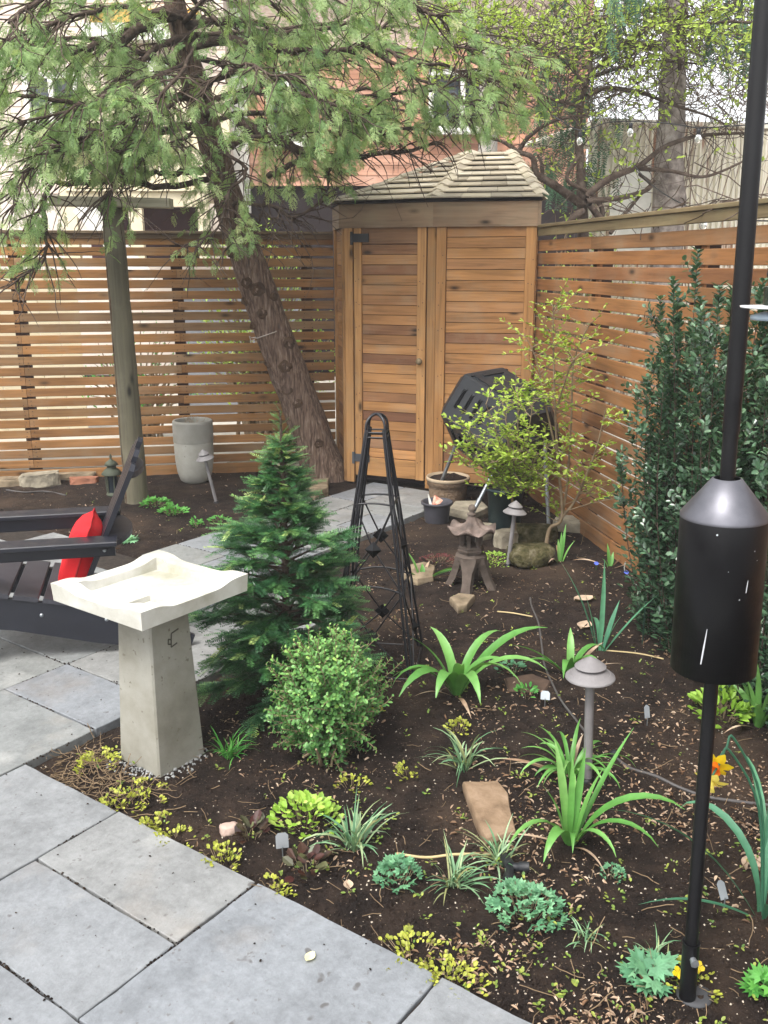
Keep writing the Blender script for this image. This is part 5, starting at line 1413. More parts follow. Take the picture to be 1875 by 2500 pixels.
for lst, r0, r1 in lim:
    pts = smooth([PD(u, v, 8.9 + .35 * noise.noise(V((u * .004, v * .004, r0 * 50)))) for u, v in lst], 5)
    cm.tube(pts, taper(r0, r1, len(pts)), 8, cap=False)
    high = lst[-1][1] < 330
    L = sum((b - a).length for a, b in zip(pts[:-1], pts[1:]))
    for k in range(int(L * (24 if high else 9))):
        p, d = interp(pts, rnd.uniform(.12, 1)); tw = curve(p, V((rnd.gauss(0, 1), rnd.gauss(0, .6), rnd.gauss(.15, .8))), rnd.uniform(.2, .75), 7, .22, .0)
        cm.tube(tw, taper(.005, .0016, 8), 4, cap=False)
        for q in range(rnd.randint(0, 2)):
            o, d2 = interp(tw, rnd.random()); t2 = curve(o, d2 + V((rnd.gauss(0, .8), rnd.gauss(0, .8), rnd.gauss(0, .8))), rnd.uniform(.1, .35), 4, .25, 0); cm.tube(t2, .0018, 3, cap=False)
        if rnd.random() < (.55 if high else .3):
            for q in range(rnd.randint(3, 9)):
                o, d2 = interp(tw, .4 + .6 * rnd.random()); yl(o, d2 + V((rnd.gauss(0, .8), rnd.gauss(0, .8), rnd.gauss(.3, .6))), rnd.uniform(.03, .065))
for k in range(560):                        # leafy outer shoots across the top right
    u = rnd.uniform(1020, 1880); v = 20 + abs(rnd.gauss(0, 95)) * (1 if u > 1300 else .9); p = PD(u, v, rnd.uniform(8.2, 9.4))
    tw = curve(p, V((rnd.gauss(0, 1), rnd.gauss(0, .6), rnd.gauss(.3, .6))), rnd.uniform(.25, .6), 6, .2, 0); cm.tube(tw, taper(.004, .0015, 7), 4, cap=False)
    for q in range(rnd.randint(6, 14)):
        o, d2 = interp(tw, rnd.random()); yl(o, d2 + V((rnd.gauss(0, .8), rnd.gauss(0, .8), rnd.gauss(.3, .6))), rnd.uniform(.03, .064))
cm.build('branches', BARK2, t, M, world=True, kind='stuff')
copies('foliage', *LEAF, TM(P, D, U, np.array(SC)), YGREEN, t, T, M)
# brown vine tangle draped over the outbuilding
vb = PD(1700, 300, 9.9); t = thing('bare_vine', 'dense tangle of bare brown vine twigs draped in front of the rusty building', 'vine', V((vb.x, 9.9, 0))); M = Matrix.Translation(V((vb.x, 9.9, 0)))
vm = MB()
for k in range(820):
    u = rnd.uniform(1250, 1900); v = rnd.uniform(10, 262); p = PD(u, v, rnd.uniform(9.6, 10.1))
    tw = curve(p, V((rnd.gauss(0, 1), rnd.gauss(0, .25), rnd.gauss(-.1, .7))), rnd.uniform(.3, .9), 7, .3, .02); vm.tube(tw, taper(.006, .002, 8), 3, cap=False)
for k in range(20):
    p = PD(rnd.uniform(1520, 1900), rnd.uniform(300, 420), 10.0); tw = curve(p, V((rnd.gauss(0, .2), 0, -1)), rnd.uniform(.3, 1.0), 8, .14, .03); vm.tube(tw, taper(.005, .002, 9), 3, cap=False)
for k in range(12):
    p = PD(1530 + k * 35, 300, 10.0); vm.tube(curve(V((p.x, 10, .2)), V((rnd.gauss(0, .1), 0, 1)), 2.9, 12, .06, 0), taper(.012, .005, 13), 4, cap=False)
vm.build('stems', m_noise('vine_bark', [(0.3, '5f5248'), (0.7, '8c7c6e')], 14), t, M, world=True, kind='stuff')
# debris on top of the side fence
db = MB()
for k in range(60):
    p = YD(D1 + rnd.uniform(.03, .09), rnd.uniform(3.7, 5.3), 1.962); db.tube(curve(p, V((rnd.gauss(0, .6), rnd.gauss(0, 1), .05)), rnd.uniform(.1, .4), 5, .15, .0), .003, 3, cap=False)
db.build('twig_debris', BARK2, kind='stuff')
# string lights
sl = thing('string_lights', 'dark cable of string lights with glass bulbs strung past the gnarled tree', 'string lights', PD(1420, 300, 8.2)); M = Matrix.Translation(PD(1420, 300, 8.2))
cp = [PD(u, v, Y) for u, v, Y in ((1250, 240, 8.6), (1350, 283, 8.4), (1415, 318, 8.3), (1480, 300, 8.2), (1545, 296, 8.0), (1640, 302, 7.8), (1705, 312, 7.6), (1780, 308, 7.4), (1900, 300, 7.0))]
cp2 = [PD(u, v, Y) for u, v, Y in ((1545, 400, 8.0), (1590, 450, 7.6), (1650, 490, 7.0), (1720, 520, 6.4), (1790, 536, 5.8), (1900, 540, 5.3))]
mb = MB(); mb.tube(smooth(cp, 4), .0045, 5); mb.tube(smooth(cp2, 4), .0045, 5); mb.build('cable', IRON, sl, M, world=True)
BULB = m_plain('clear_bulb', 'd8dcd8', .05, .6); BULB.node_tree.nodes['Principled BSDF'].inputs['Transmission Weight'].default_value = .85
for u, v, Y in ((1416, 322, 8.3), (1540, 300, 8.0), (1706, 314, 7.6), (1719, 521, 6.4)):
    o = PD(u, v, Y); Mb = Matrix.Translation(o)
    mb = MB(); mb.lathe([(.006, -.035), (.018, -.048), (.026, -.068), (.024, -.09), (.012, -.104), (.002, -.106)], 16); b_ = mb.build('bulb', BULB, sl, Mb)
    mb = MB(); mb.lathe([(.014, 0), (.017, -.01), (.017, -.04), (.012, -.045)], 12); mb.build('socket', IRON, b_, Mb)

# ---------------------------------------------------------------- yew
yb = V((-.385, 3.42, hgt(-.385, 3.42))); t = thing('yew', 'dark green conical yew with layered needle sprays behind the birdbath', 'conifer', yb); M = Matrix.Translation(yb)
ym = MB(); YH = 1.15
ytk = [yb + V((0, 0, -.05)), yb + V((.0, .01, .4)), yb + V((.005, 0, .8)), yb + V((.0, 0, YH + .035))]
ym.tube(smooth(ytk, 4), taper(.020, .004, 13), 8)
P, D, U, SC, T = [], [], [], [], []
nbr = 150
for k in range(nbr):
    s = (k + rnd.random()) / nbr; z = .03 + (YH - .06) * s
    prof = [(0, .30), (.12, .35), (.3, .345), (.45, .30), (.56, .27), (.64, .24), (.70, .165), (.78, .11), (.88, .06), (1, .012)]
    for (a0, r0), (a1, r1) in zip(prof[:-1], prof[1:]):
        if a0 <= s <= a1: rad = r0 + (r1 - r0) * (s - a0) / (a1 - a0)
    rad *= rnd.uniform(.62, 1.04)
    a = k * 2.399 + rnd.uniform(-.3, .3); d = V((math.cos(a), math.sin(a), .45 - .3 * (1 - s)))
    pts = curve(yb + V((0, 0, max(.05, z - .05 * (s > .3)))), d, rad, 6, .07, .05 - .06 * s)
    ym.tube(pts, taper(.006, .0015, 7), 4, cap=False)
    n = int(15 + 85 * rad)
    for q in range(n):
        f = .18 + .82 * rnd.random() ** .75; o, dd = interp(pts, f); sd = dd.cross(UP).normalized() * rnd.choice((1, -1))
        ds = (dd * rnd.uniform(.5, 1.1) + sd * rnd.uniform(0, 1.0) + V((0, 0, rnd.uniform(-.32, .28)))).normalized()
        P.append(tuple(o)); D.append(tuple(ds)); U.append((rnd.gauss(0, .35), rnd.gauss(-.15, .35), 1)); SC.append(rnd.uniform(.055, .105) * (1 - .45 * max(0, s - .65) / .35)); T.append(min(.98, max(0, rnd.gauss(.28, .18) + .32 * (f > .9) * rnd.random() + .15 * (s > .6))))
    for q in range(2): P.append(tuple(pts[-1])); D.append(tuple((pts[-1] - pts[-2]).normalized() + V((rnd.gauss(0, .3), rnd.gauss(0, .3), rnd.gauss(0, .2))))); U.append((0, 0, 1)); SC.append(rnd.uniform(.06, .1)); T.append(min(.98, rnd.uniform(.4, 1.0)))
for q in range(22): P.append(tuple(yb + V((0, 0, YH - .1 + .006 * q)))); D.append((rnd.gauss(0, .7), rnd.gauss(0, .7), .7)); U.append((1, 0, .1)); SC.append(.045); T.append(.7)
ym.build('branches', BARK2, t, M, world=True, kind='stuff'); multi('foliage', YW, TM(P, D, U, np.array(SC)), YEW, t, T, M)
# long low side shoot through the trellis
# ---------------------------------------------------------------- boxwood
def shrub_leafy(name, label, cat, b, rx, ry, rz, zc, ntw, per, ls, mat, tpl, twl=.1, out_=.9, tint0=.25):
    t = thing(name, label, cat, b); M = Matrix.Translation(b); sm = MB(); P, D, U, SC, T = [], [], [], [], []
    c = b + V((0, 0, zc))
    for k in range(ntw):
        n = V((rnd.gauss(0, 1), rnd.gauss(0, 1), rnd.gauss(.15, 1))).normalized(); rr = rnd.uniform(.35, 1) ** .45
        lump = 1 + .34 * noise.noise(n * 2.2) + .14 * noise.noise(n * 5)
        o = c + V((n.x * rx, n.y * ry, n.z * rz)) * rr * lump
        if o.z < b.z + .02: continue
        d = (n * out_ + V((rnd.gauss(0, .35), rnd.gauss(0, .35), rnd.gauss(.5, .3)))).normalized()
        tw = curve(o - d * twl * .5, d, twl * rnd.uniform(.7, 1.5 if rr > .9 else 1.1), 4, .12, -.03)
        sm.tube(tw, .0016, 3, cap=False)
        if rnd.random() < .05: sm.tube(smooth([b + V((rnd.gauss(0, .03), rnd.gauss(0, .03), 0)), b.lerp(tw[0], .5) + V((rnd.gauss(0, .03), rnd.gauss(0, .03), .03)), tw[0]], 3), taper(.006, .002, 7), 4, cap=False)
        for q in range(per):
            f = (q + .5) / per; p, dd = interp(tw, f); a = q * 2.4 + rnd.random(); sd = dd.orthogonal().normalized(); sd = Matrix.Rotation(a, 3, dd) @ sd
            ld = (dd * .55 + sd).normalized(); P.append(tuple(p)); D.append(tuple(ld)); U.append(tuple(dd)); SC.append(ls * rnd.uniform(.7, 1.2) * (1 - .3 * (f > .85)))
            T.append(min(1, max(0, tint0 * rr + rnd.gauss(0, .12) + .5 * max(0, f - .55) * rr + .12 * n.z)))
    sm.build('stems', TWIG, t, M, world=True, kind='stuff'); copies('foliage', *tpl, TM(P, D, U, np.array(SC)), mat, t, T, M); return t, M
OV = ([(0, 0, 0), (.3, -.27, .08), (.75, -.27, .06), (1, 0, 0), (.75, .27, .06), (.3, .27, .08)], [(0, 1, 2, 3), (0, 3, 4, 5)])
bb_ = V((-.195, 3.0, hgt(-.195, 3.0)))
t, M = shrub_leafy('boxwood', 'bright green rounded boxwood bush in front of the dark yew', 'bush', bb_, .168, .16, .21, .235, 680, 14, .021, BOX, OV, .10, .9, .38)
st = MB()
for k in range(5): st.tube(curve(bb_ + V((rnd.gauss(0, .02), rnd.gauss(0, .02), -.02)), V((rnd.gauss(0, .5), rnd.gauss(-.2, .4), 1)), .2, 6, .12, 0), taper(.008, .004, 7), 6)
st.build('main_stems', TWIG, t, M, world=True, kind='stuff')

# ---------------------------------------------------------------- upright holly hedge
def holly(b, label, R_, H, nst, lean=(0, 0)):
    t = thing('holly_shrub', label, 'shrub', b, group='upright dark hollies along the side fence'); M = Matrix.Translation(b); sm = MB(); P, D, U, SC, T = [], [], [], [], []
    for k in range(nst):
        a = rnd.uniform(0, 6.28); rr = R_ * rnd.random() ** .5; h = (H + .13) * rnd.choice((rnd.uniform(.5, .85), rnd.uniform(.8, 1.04))) * (1 - .16 * rr / R_)
        o = b + V((math.cos(a) * rr * .42, math.sin(a) * rr * .42, -.02))
        tip = b + V((math.cos(a) * rr * 1.1 + lean[0] * h + rnd.gauss(0, .035), math.sin(a) * rr * 1.1 + lean[1] * h + rnd.gauss(0, .035), h))
        mid = o.lerp(tip, .5) + V((math.cos(a), math.sin(a), 0)) * rr * .3 + V((rnd.gauss(0, .02), rnd.gauss(0, .02), 0))
        pts = smooth([o, mid, tip], 7); sm.tube(pts, taper(.004, .0014, len(pts)), 4, cap=False)
        L = h; n = int(L / .0062)
        for q in range(n):
            f = q / n
            if f < .06 and rnd.random() < .8: continue
            p, dd = interp(pts, f); sd = Matrix.Rotation(q * 2.4 + rnd.random() * .8, 3, dd) @ dd.orthogonal().normalized()
            off = rnd.uniform(0, .062) * (1 - max(0, f - .8) * 4) if f < .85 else .002
            up = rnd.uniform(.3, 1.1); P.append(tuple(p + sd * max(0, off))); D.append(tuple((dd * up + sd).normalized())); U.append(tuple(dd)); SC.append(rnd.uniform(.025, .040)); T.append(min(1, max(0, rnd.gauss(.36, .2) + .2 * (f > .8))))
        for q in range(9):                     # short side twigs
            p, dd = interp(pts, rnd.uniform(.12, .92)); sd = V((rnd.gauss(0, 1), rnd.gauss(0, 1), 0)).normalized()
            tw = curve(p, sd + dd * rnd.uniform(.5, 1.6), rnd.uniform(.06, .17), 5, .1, -.03); sm.tube(tw, taper(.002, .001, 6), 3, cap=False)
            for j in range(14):
                o, d2 = interp(tw, .1 + .9 * j / 14); s2 = Matrix.Rotation(j * 2.4 + rnd.random(), 3, d2) @ d2.orthogonal().normalized()
                P.append(tuple(o + s2 * .004)); D.append(tuple((d2 * rnd.uniform(.4, 1) + s2).normalized())); U.append(tuple(d2)); SC.append(rnd.uniform(.02, .036)); T.append(min(1, max(0, rnd.gauss(.5, .22))))
    sm.build('stems', BARK2, t, M, world=True, kind='stuff'); copies('foliage', *OV, TM(P, D, U, np.array(SC)), HOLLY, t, T, M)
for e1, e2, R_, H, n, lab in ((2.0, 3.86, .16, 1.5, 23, 'upright dark holly at the far end of the hedge nearest the shed'), (2.02, 3.6, .165, 1.66, 24, 'tall upright holly second from the shed end of the hedge'), (2.03, 3.32, .17, 1.70, 24, 'upright holly rising just left of the feeder pole'), (2.03, 3.0, .19, 1.45, 24, 'upright holly behind the black squirrel baffle'), (2.03, 2.66, .18, 1.40, 18, 'upright holly right of the squirrel baffle at the picture edge')):
    p = YD(e1, e2); p.z = hgt(p.x, p.y); holly(p, lab, R_, H, n, (-.03, 0))
# hedge support wire
hw_ = MB(); q = [GH(1530, 1370, .03), GH(1525, 1400, .02), GH(1560, 1450, .03), GH(1568, 1490, .02), GH(1600, 1530, .03), GH(1660, 1552, .05)]
hw_.tube(smooth(q, 5), .0035, 6); tag(hw_.build('drip_tube', m_plain('pale_tube', '8b918c', .4), None, Matrix.Translation(q[2]), world=True), 'thin pale drip tube looping round the foot of the hedge', 'tube')
gs = GH(1590, 1560); t = thing('plant_support', 'dark green wire plant support at the foot of the hedge', 'plant support', gs); M = Matrix.Translation(gs); GW = m_plain('green_wire', '1f3a2e', .4)
c0, c1 = PD(1576, 1470, gs.y - .02), PD(1620, 1470, gs.y)
mb = MB(); mb.tube([c0, c1], .003, 5); mb.build('hoop', GW, t, M, world=True)
for c in (c0, c1): mb = MB(); mb.tube([V((c.x, c.y, -.05)), c], .003, 5); mb.build('leg', GW, t, M, world=True)

# ---------------------------------------------------------------- spring shrubs in front of the tumbler
def spring(b, label, stems, shoots, ls, nleaf):
    t = thing('spring_shrub', label, 'shrub', b); M = Matrix.Translation(b); sm = MB(); P, D, U, SC, T = [], [], [], [], []
    for lst, r0, r1, dens in stems:
        pts = smooth(lst, 5); sm.tube(pts, taper(r0, r1, len(pts)), 7, cap=False)
        L = sum((q - p).length for p, q in zip(pts[:-1], pts[1:]))
        for k in range(int(L * dens)):
            f = rnd.uniform(.28, 1); p, d = interp(pts, f); a = rnd.uniform(0, 6.28)
            tw = curve(p, V((math.cos(a), math.sin(a) * .8, rnd.uniform(.0, .7))), rnd.uniform(.10, .34) * (1.25 - .55 * f), 6, .12, -.01)
            sm.tube(tw, taper(.003, .001, 7), 4, cap=False)
            for q in range(nleaf):
                g = (q + .5) / nleaf; o, dd = interp(tw, .15 + .85 * g); sd = dd.cross(UP).normalized() * (1 if q % 2 else -1)
                for c in range(rnd.randint(2, 3)):
                    ld = (dd * .6 + sd * .8 + V((rnd.gauss(0, .35), rnd.gauss(0, .35), rnd.gauss(.1, .3)))).normalized()
                    P.append(tuple(o)); D.append(tuple(ld)); U.append((rnd.gauss(0, .3), rnd.gauss(-.2, .3), 1)); SC.append(ls * rnd.uniform(.55, 1.2)); T.append(rnd.random())
    sm.build('branches', TWIG, t, M, world=True, kind='stuff'); copies('foliage', *LEAF, TM(P, D, U, np.array(SC)), SPRING, t, T, M)
sy = 5.50
b1 = GH(1332, 1340)
spring(b1, 'airy yellow green shrub with forked stems against the side fence',
 [([b1, PD(1342, 1290, sy), PD(1372, 1262, sy), PD(1362, 1130, sy), PD(1355, 1000, sy), PD(1352, 880, sy), PD(1350, 742, sy - .1)], .014, .003, 36),
  ([PD(1372, 1262, sy), PD(1402, 1225, sy), PD(1432, 1160, sy - .1), PD(1460, 1080, sy - .2), PD(1478, 1000, sy - .25)], .010, .003, 34),
  ([PD(1372, 1255, sy), PD(1385, 1180, sy + .1), PD(1395, 1020, sy + .1), PD(1402, 880, sy + .1), PD(1440, 790, sy)], .009, .003, 22),
  ([PD(1364, 1130, sy), PD(1330, 980, sy - .1), PD(1310, 880, sy - .15), PD(1280, 815, sy - .2)], .007, .002, 20),
  ([PD(1358, 1000, sy), PD(1400, 880, sy - .2), PD(1450, 850, sy - .3)], .006, .002, 20), ([PD(1375, 1250, sy), PD(1440, 1230, sy - .15), PD(1510, 1215, sy - .3)], .004, .0015, 9)], None, .032, 6)
b2 = GH(1262, 1322)
sz_ = 5.45
st2 = []
for u, v in ((1185, 985), (1140, 1045), (1225, 975), (1265, 945), (1305, 965), (1165, 1090), (1230, 1050), (1290, 1040), (1345, 1080), (1140, 1140), (1200, 1130), (1330, 1150), (1250, 1120)):
    tip = PD(u, v, sz_ - rnd.uniform(-.15, .35)); m_ = PD(1262 + (u - 1262) * .25, 1170 + rnd.uniform(-15, 15), sz_); st2.append(([b2, PD(1250, 1210, sz_), m_, m_.lerp(tip, .6) + V((0, 0, .03)), tip], .006, .002, 24))
spring(b2, 'dense low yellow green shrub half hiding the compost tumbler', st2, None, .034, 6)

# ---------------------------------------------------------------- strap leaved plants
def ribbon(b, az, L, wd, th0, droop, nseg=10, fold=.38, tw=0.0, tipw=.06, grow=.35):
    """leaf blade from b: starts th0 above horizontal, bends by droop radians"""
    h = V((math.cos(az), math.sin(az), 0)); sd = V((-h.y, h.x, 0)); p = V(b); vs = []
    for i in range(nseg + 1):
        s = i / nseg; th = th0 - droop * s ** 1.5
        d = h * math.cos(th) + UP * math.sin(th); nrm = -h * math.sin(th) + UP * math.cos(th)
        ww = wd * min(1, grow + s * 2.2) * (1 if s < .55 else max(tipw, 1 - ((s - .55) / .45) ** 1.6))
        a = tw * s; s2 = sd * math.cos(a) + nrm * math.sin(a); n2 = nrm * math.cos(a) - sd * math.sin(a)
        vs += [p - s2 * ww + n2 * ww * fold, p, p + s2 * ww + n2 * ww * fold]; p = p + d * (L / nseg)
    fs = []
    for i in range(nseg):
        k = i * 3; fs += [(k, k + 1, k + 4, k + 3), (k + 1, k + 2, k + 5, k + 4)]
    return vs, fs
def strap_plant(name, label, cat, b, leaves, mat, group=None, pmat=None):
    t = thing(name, label, cat, b, group=group)
    dead = [(rnd.uniform(0, 6.28), .22, .007, D_(rnd.uniform(15, 40)), D_(rnd.uniform(30, 60)), rnd.uniform(-1, 1)) for k in range(3)] if mat == STRAP else []
    for az, L, wd, th0, dr, tw in leaves + dead:
        mt_ = LITTER if (az, L, wd, th0, dr, tw) in dead else mat
        az += rnd.gauss(0, .08); L *= rnd.uniform(.9, 1.1); tw += rnd.gauss(0, .35)
        o = b + V((math.cos(az) * .015, math.sin(az) * .015, -.01)); vs, fs = ribbon(o, az, L, wd * (1.1 if mat == STRAP else 1.05) * rnd.uniform(.8, 1.15), th0, dr, tw=tw)
        mb = MB(); mb.add(vs, fs, True); lf = mb.build('leaf', mt_, t, Matrix.Translation(o), world=True)
        at = lf.data.attributes.new('tint', 'FLOAT', 'POINT'); at.data.foreach_set('value', (np.clip(rnd.random() * .7 + np.repeat(np.linspace(-.15, .35, 11), 3), 0, 1)).astype(np.float32))
    return t
D_ = math.radians
def lv(n, L, wd, th=(55, 85), dr=(60, 130), az0=0, spread=360):
    return [(D_(az0 + spread * (k + rnd.uniform(-.3, .3)) / n), L * rnd.uniform(.7, 1.12), wd * rnd.uniform(.8, 1.1), D_(rnd.uniform(*th)), D_(rnd.uniform(*dr)), rnd.uniform(-.5, .5)) for k in range(n)]
GS = 'strap leaved clumps in the bed'
strap_plant('strap_plant', 'largest clump of broad arching strap leaves right of the trellis', 'plant', GH(1115, 1690), [
  (D_(200), .40, .020, D_(68), D_(150), .2), (D_(225), .42, .021, D_(62), D_(120), -.3), (D_(250), .36, .022, D_(75), D_(150), .2), (D_(290), .42, .020, D_(72), D_(150), .3), (D_(305), .46, .019, D_(70), D_(128), -.2),
  (D_(345), .44, .018, D_(62), D_(112), .3), (D_(20), .46, .019, D_(58), D_(78), -.3), (D_(40), .36, .018, D_(75), D_(110), .2), (D_(150), .34, .016, D_(70), D_(60), .3), (D_(110), .32, .018, D_(80), D_(90), 0), (D_(270), .25, .022, D_(84), D_(80), 0), (D_(0), .30, .018, D_(80), D_(140), .4), (D_(180), .30, .017, D_(58), D_(110), .2)], STRAP, GS)
strap_plant('strap_plant', 'small clump of nodding strap leaves just behind the nearest path light', 'plant', GH(1392, 1640), [
  (D_(170), .30, .016, D_(45), D_(40), .2), (D_(190), .22, .014, D_(50), D_(80), -.2), (D_(250), .26, .017, D_(78), D_(165), .2), (D_(300), .30, .017, D_(78), D_(160), -.2), (D_(30), .24, .015, D_(75), D_(150), .2), (D_(80), .22, .015, D_(80), D_(60), 0)], STRAP, GS)
strap_plant('strap_plant', 'tall upright blue green blades behind the nearest path light', 'plant', GH(1466, 1582), [
  (D_(150), .42, .010, D_(72), D_(22), .2), (D_(165), .30, .009, D_(80), D_(10), -.2), (D_(80), .48, .010, D_(86), D_(14), .3), (D_(15), .40, .010, D_(52), D_(14), -.2), (D_(40), .26, .010, D_(70), D_(10), .2), (D_(100), .24, .010, D_(84), D_(160), .1), (D_(330), .2, .010, D_(78), D_(20), 0)], DAFL, GS)
strap_plant('strap_plant', 'fresh green clump with long arching leaves in front of the nearest path light', 'plant', GH(1392, 2045), [
  (D_(135), .36, .012, D_(84), D_(12), .2), (D_(35), .38, .010, D_(62), D_(16), -.2), (D_(215), .34, .013, D_(66), D_(140), .2), (D_(235), .30, .013, D_(70), D_(150), -.3), (D_(345), .40, .013, D_(66), D_(112), .2), (D_(325), .36, .013, D_(64), D_(125), -.2), (D_(310), .26, .011, D_(72), D_(150), .2), (D_(90), .26, .010, D_(86), D_(8), 0), (D_(180), .22, .010, D_(80), D_(30), .1), (D_(10), .24, .011, D_(78), D_(20), .2), (D_(260), .18, .010, D_(80), D_(150), .1), (D_(60), .30, .010, D_(80), D_(14), .2)], STRAP, GS)
strap_plant('strap_plant', 'dense tuft of narrow pale strap leaves around the nearest light stem', 'plant', GH(1392, 1880), lv(26, .24, .0075, (50, 82), (80, 170)), STRAP, GS)
strap_plant('strap_plant', 'little light green sprout left of the pagoda lantern', 'plant', GH(1032, 1416), [(D_(200), .16, .012, D_(55), D_(90), .2), (D_(340), .26, .014, D_(42), D_(62), -.2), (D_(355), .24, .012, D_(35), D_(40), .2), (D_(90), .1, .012, D_(75), D_(30), 0), (D_(160), .18, .010, D_(72), D_(20), 0)], STRAP, GS)
strap_plant('strap_plant', 'upright green shoots right of the mossy rock', 'plant', GH(1368, 1368), [(D_(60), .22, .010, D_(76), D_(10), .1), (D_(20), .17, .010, D_(68), D_(25), .1), (D_(200), .12, .011, D_(55), D_(110), .1), (D_(110), .15, .009, D_(84), D_(10), .1), (D_(80), .2, .008, D_(80), D_(5), 0)], STRAP, GS)
strap_plant('strap_plant', 'short green shoots at the foot of the side fence', 'plant', GH(1490, 1382), [(D_(100), .13, .011, D_(80), D_(15), .1), (D_(60), .10, .010, D_(70), D_(20), .1), (D_(180), .08, .010, D_(70), D_(30), .1)], STRAP, GS)
strap_plant('strap_plant', 'thick clump of upright leaves under the baffle at the right edge', 'plant', GH(1852, 1765), lv(15, .26, .012, (62, 86), (10, 70)), STRAP, GS)
# grassy tufts
def tuft(label, b, n, L, wd, mat=LIRI, th=(30, 82), dr=(30, 120), group='grassy tufts of lily turf in the bed', cat='grass tuft', name='grass_tuft'):
    P_, F_, T_ = [], [], []
    for k in range(n):
        vs, fs = ribbon(b + V((rnd.gauss(0, .012), rnd.gauss(0, .012), -.005)), rnd.uniform(0, 6.28), L * rnd.uniform(.5, 1.15), wd * rnd.uniform(.7, 1.2), D_(rnd.uniform(*th)), D_(rnd.uniform(*dr)), 6, .2, rnd.uniform(-.8, .8), .1, .6)
        o = len(P_); P_ += vs; F_ += [tuple(i + o for i in f) for f in fs]; T_ += [rnd.random()] * len(vs)
    mb = MB(); mb.add(P_, F_, True); t = thing(name, label, cat, b, group=group); lf = mb.build('blades', mat, t, Matrix.Translation(b), world=True, kind='stuff')
    at = lf.data.attributes.new('tint', 'FLOAT', 'POINT'); at.data.foreach_set('value', np.array(T_, np.float32)); return t
tuft('grassy tuft above the brown stepping stone', GH(1135, 1860), 40, .20, .0032)
tuft('grassy tuft between the lime plant and the blue green clump', GH(862, 2062), 48, .18, .0036)
tuft('grassy tuft left of the black hose splitter', GH(1110, 2150), 46, .15, .003)
tuft('grassy tuft behind the black hose splitter', GH(1222, 2095), 40, .15, .003)
tuft('green grass tuft at the foot of the yew by the birdbath', GH(560, 1838), 46, .13, .0025, GREENP)
tuft('thin dry grass beside the feeder pole foot', GH(1600, 2330), 22, .09, .002, LIRI)
tuft('wispy grass in the bare soil right of the grey green mound', GH(1430, 2290), 26, .08, .0018, LIRI)
# low leafy mounds
def mound(name, label, b, r_, h, n, ls, mat, tpl, cat='plant', group=None, flat=.4, tint=(.5, .25), stem=True, lift=.45, gap=-9):
    t = thing(name, label, cat, b, group=group); M = Matrix.Translation(b); P, D, U, SC, T = [], [], [], [], []; sm = MB()
    for k in range(n):
        a = rnd.uniform(0, 6.28); q = rnd.random() ** .5; x, y = math.cos(a) * q * r_, math.sin(a) * q * r_
        if noise.noise(V(((b.x + x) * 26, (b.y + y) * 26, 4))) < gap + .5 * (q - .5) * (gap > -2): continue
        lump = .75 + .5 * noise.noise(V((x * 16 / (r_ / .08), y * 16 / (r_ / .08), r_ * 99)))
        z = h * (1 - q * q) ** .6 * lump * rnd.uniform(.55, 1.05) + .004
        o = b + V((x, y, z)); P.append(tuple(o)); D.append((math.cos(a) * (q + .3) + rnd.gauss(0, .45), math.sin(a) * (q + .3) + rnd.gauss(0, .45), rnd.gauss(lift, .3)))
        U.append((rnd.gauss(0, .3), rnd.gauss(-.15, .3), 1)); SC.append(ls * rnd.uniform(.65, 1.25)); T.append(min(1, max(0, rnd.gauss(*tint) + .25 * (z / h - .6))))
        if stem and k % 4 == 0: sm.tube([b + V((x * .5, y * .5, -.01)), o], .0012, 3, cap=False)
    if stem and sm.v: sm.build('stems', TWIG, t, M, world=True, kind='stuff')
    copies('foliage', *tpl, TM(P, D, U, np.array(SC)), mat, t, T, M); return t
GC = 'blue green lobed leaf clumps'
mound('columbine', 'smaller blue green clump in the middle of the front bed', GH(972, 2140), .062, .09, 130, .021, COLUM, TRI, group=GC, tint=(.55, .2))
mound('columbine', 'larger dense blue green mound next to the hose splitter', GH(1284, 2215), .098, .095, 320, .021, COLUM, TRI, group=GC, tint=(.6, .2), gap=-.3)
mound('columbine', 'tiny wispy seedling clump in the bare soil right of the mound', GH(1495, 2125), .035, .035, 60, .012, COLUM, TRI, group=GC)
mound('geranium', 'clump of lobed pale green leaves left of the feeder pole foot', GH(1590, 2390), .065, .07, 26, .036, COLUM, LOBED, tint=(.5, .2), lift=.25)
mound('geranium', 'small lobed green seedling at the lower right edge', GH(1858, 2420), .03, .04, 18, .03, GREENP, LOBED)
mound('lime_plant', 'bright lime green leafy clump in front of the boxwood', GH(745, 1990), .10, .085, 210, .027, LIME, OV, tint=(.5, .25), lift=.8)
mound('leafy_shoots', 'fresh green leafy shoots under the squirrel baffle', GH(1765, 1745), .11, .13, 130, .05, LIME, LEAF, tint=(.2, .2), lift=.7)
mound('green_groundcover', 'bright green low plant beside the grey pole foot', GH(382, 1232), .10, .06, 170, .032, GREENP, LEAF, tint=(.7, .2))
mound('green_groundcover', 'bright green low plant right of the pole foot', GH(425, 1250), .09, .05, 150, .032, GREENP, LEAF, tint=(.7, .2))
mound('green_seedling', 'small green seedling cluster left of the walkway', GH(478, 1278), .045, .05, 45, .026, GREENP, LEAF, tint=(.7, .2))
mound('green_seedling', 'small green seedling pair beside the walkway edge', GH(535, 1268), .07, .05, 55, .026, GREENP, LEAF, tint=(.7, .2))
mound('green_seedling', 'little pale rosette in the soil right of the black chair', GH(314, 1318), .045, .02, 16, .045, COLUM, LOBED, tint=(.9, .1))
mound('green_seedling', 'leafy green sprig under the compost tumbler leg', GH(1130, 1308), .06, .06, 50, .03, GREENP, LEAF, tint=(.6, .2))
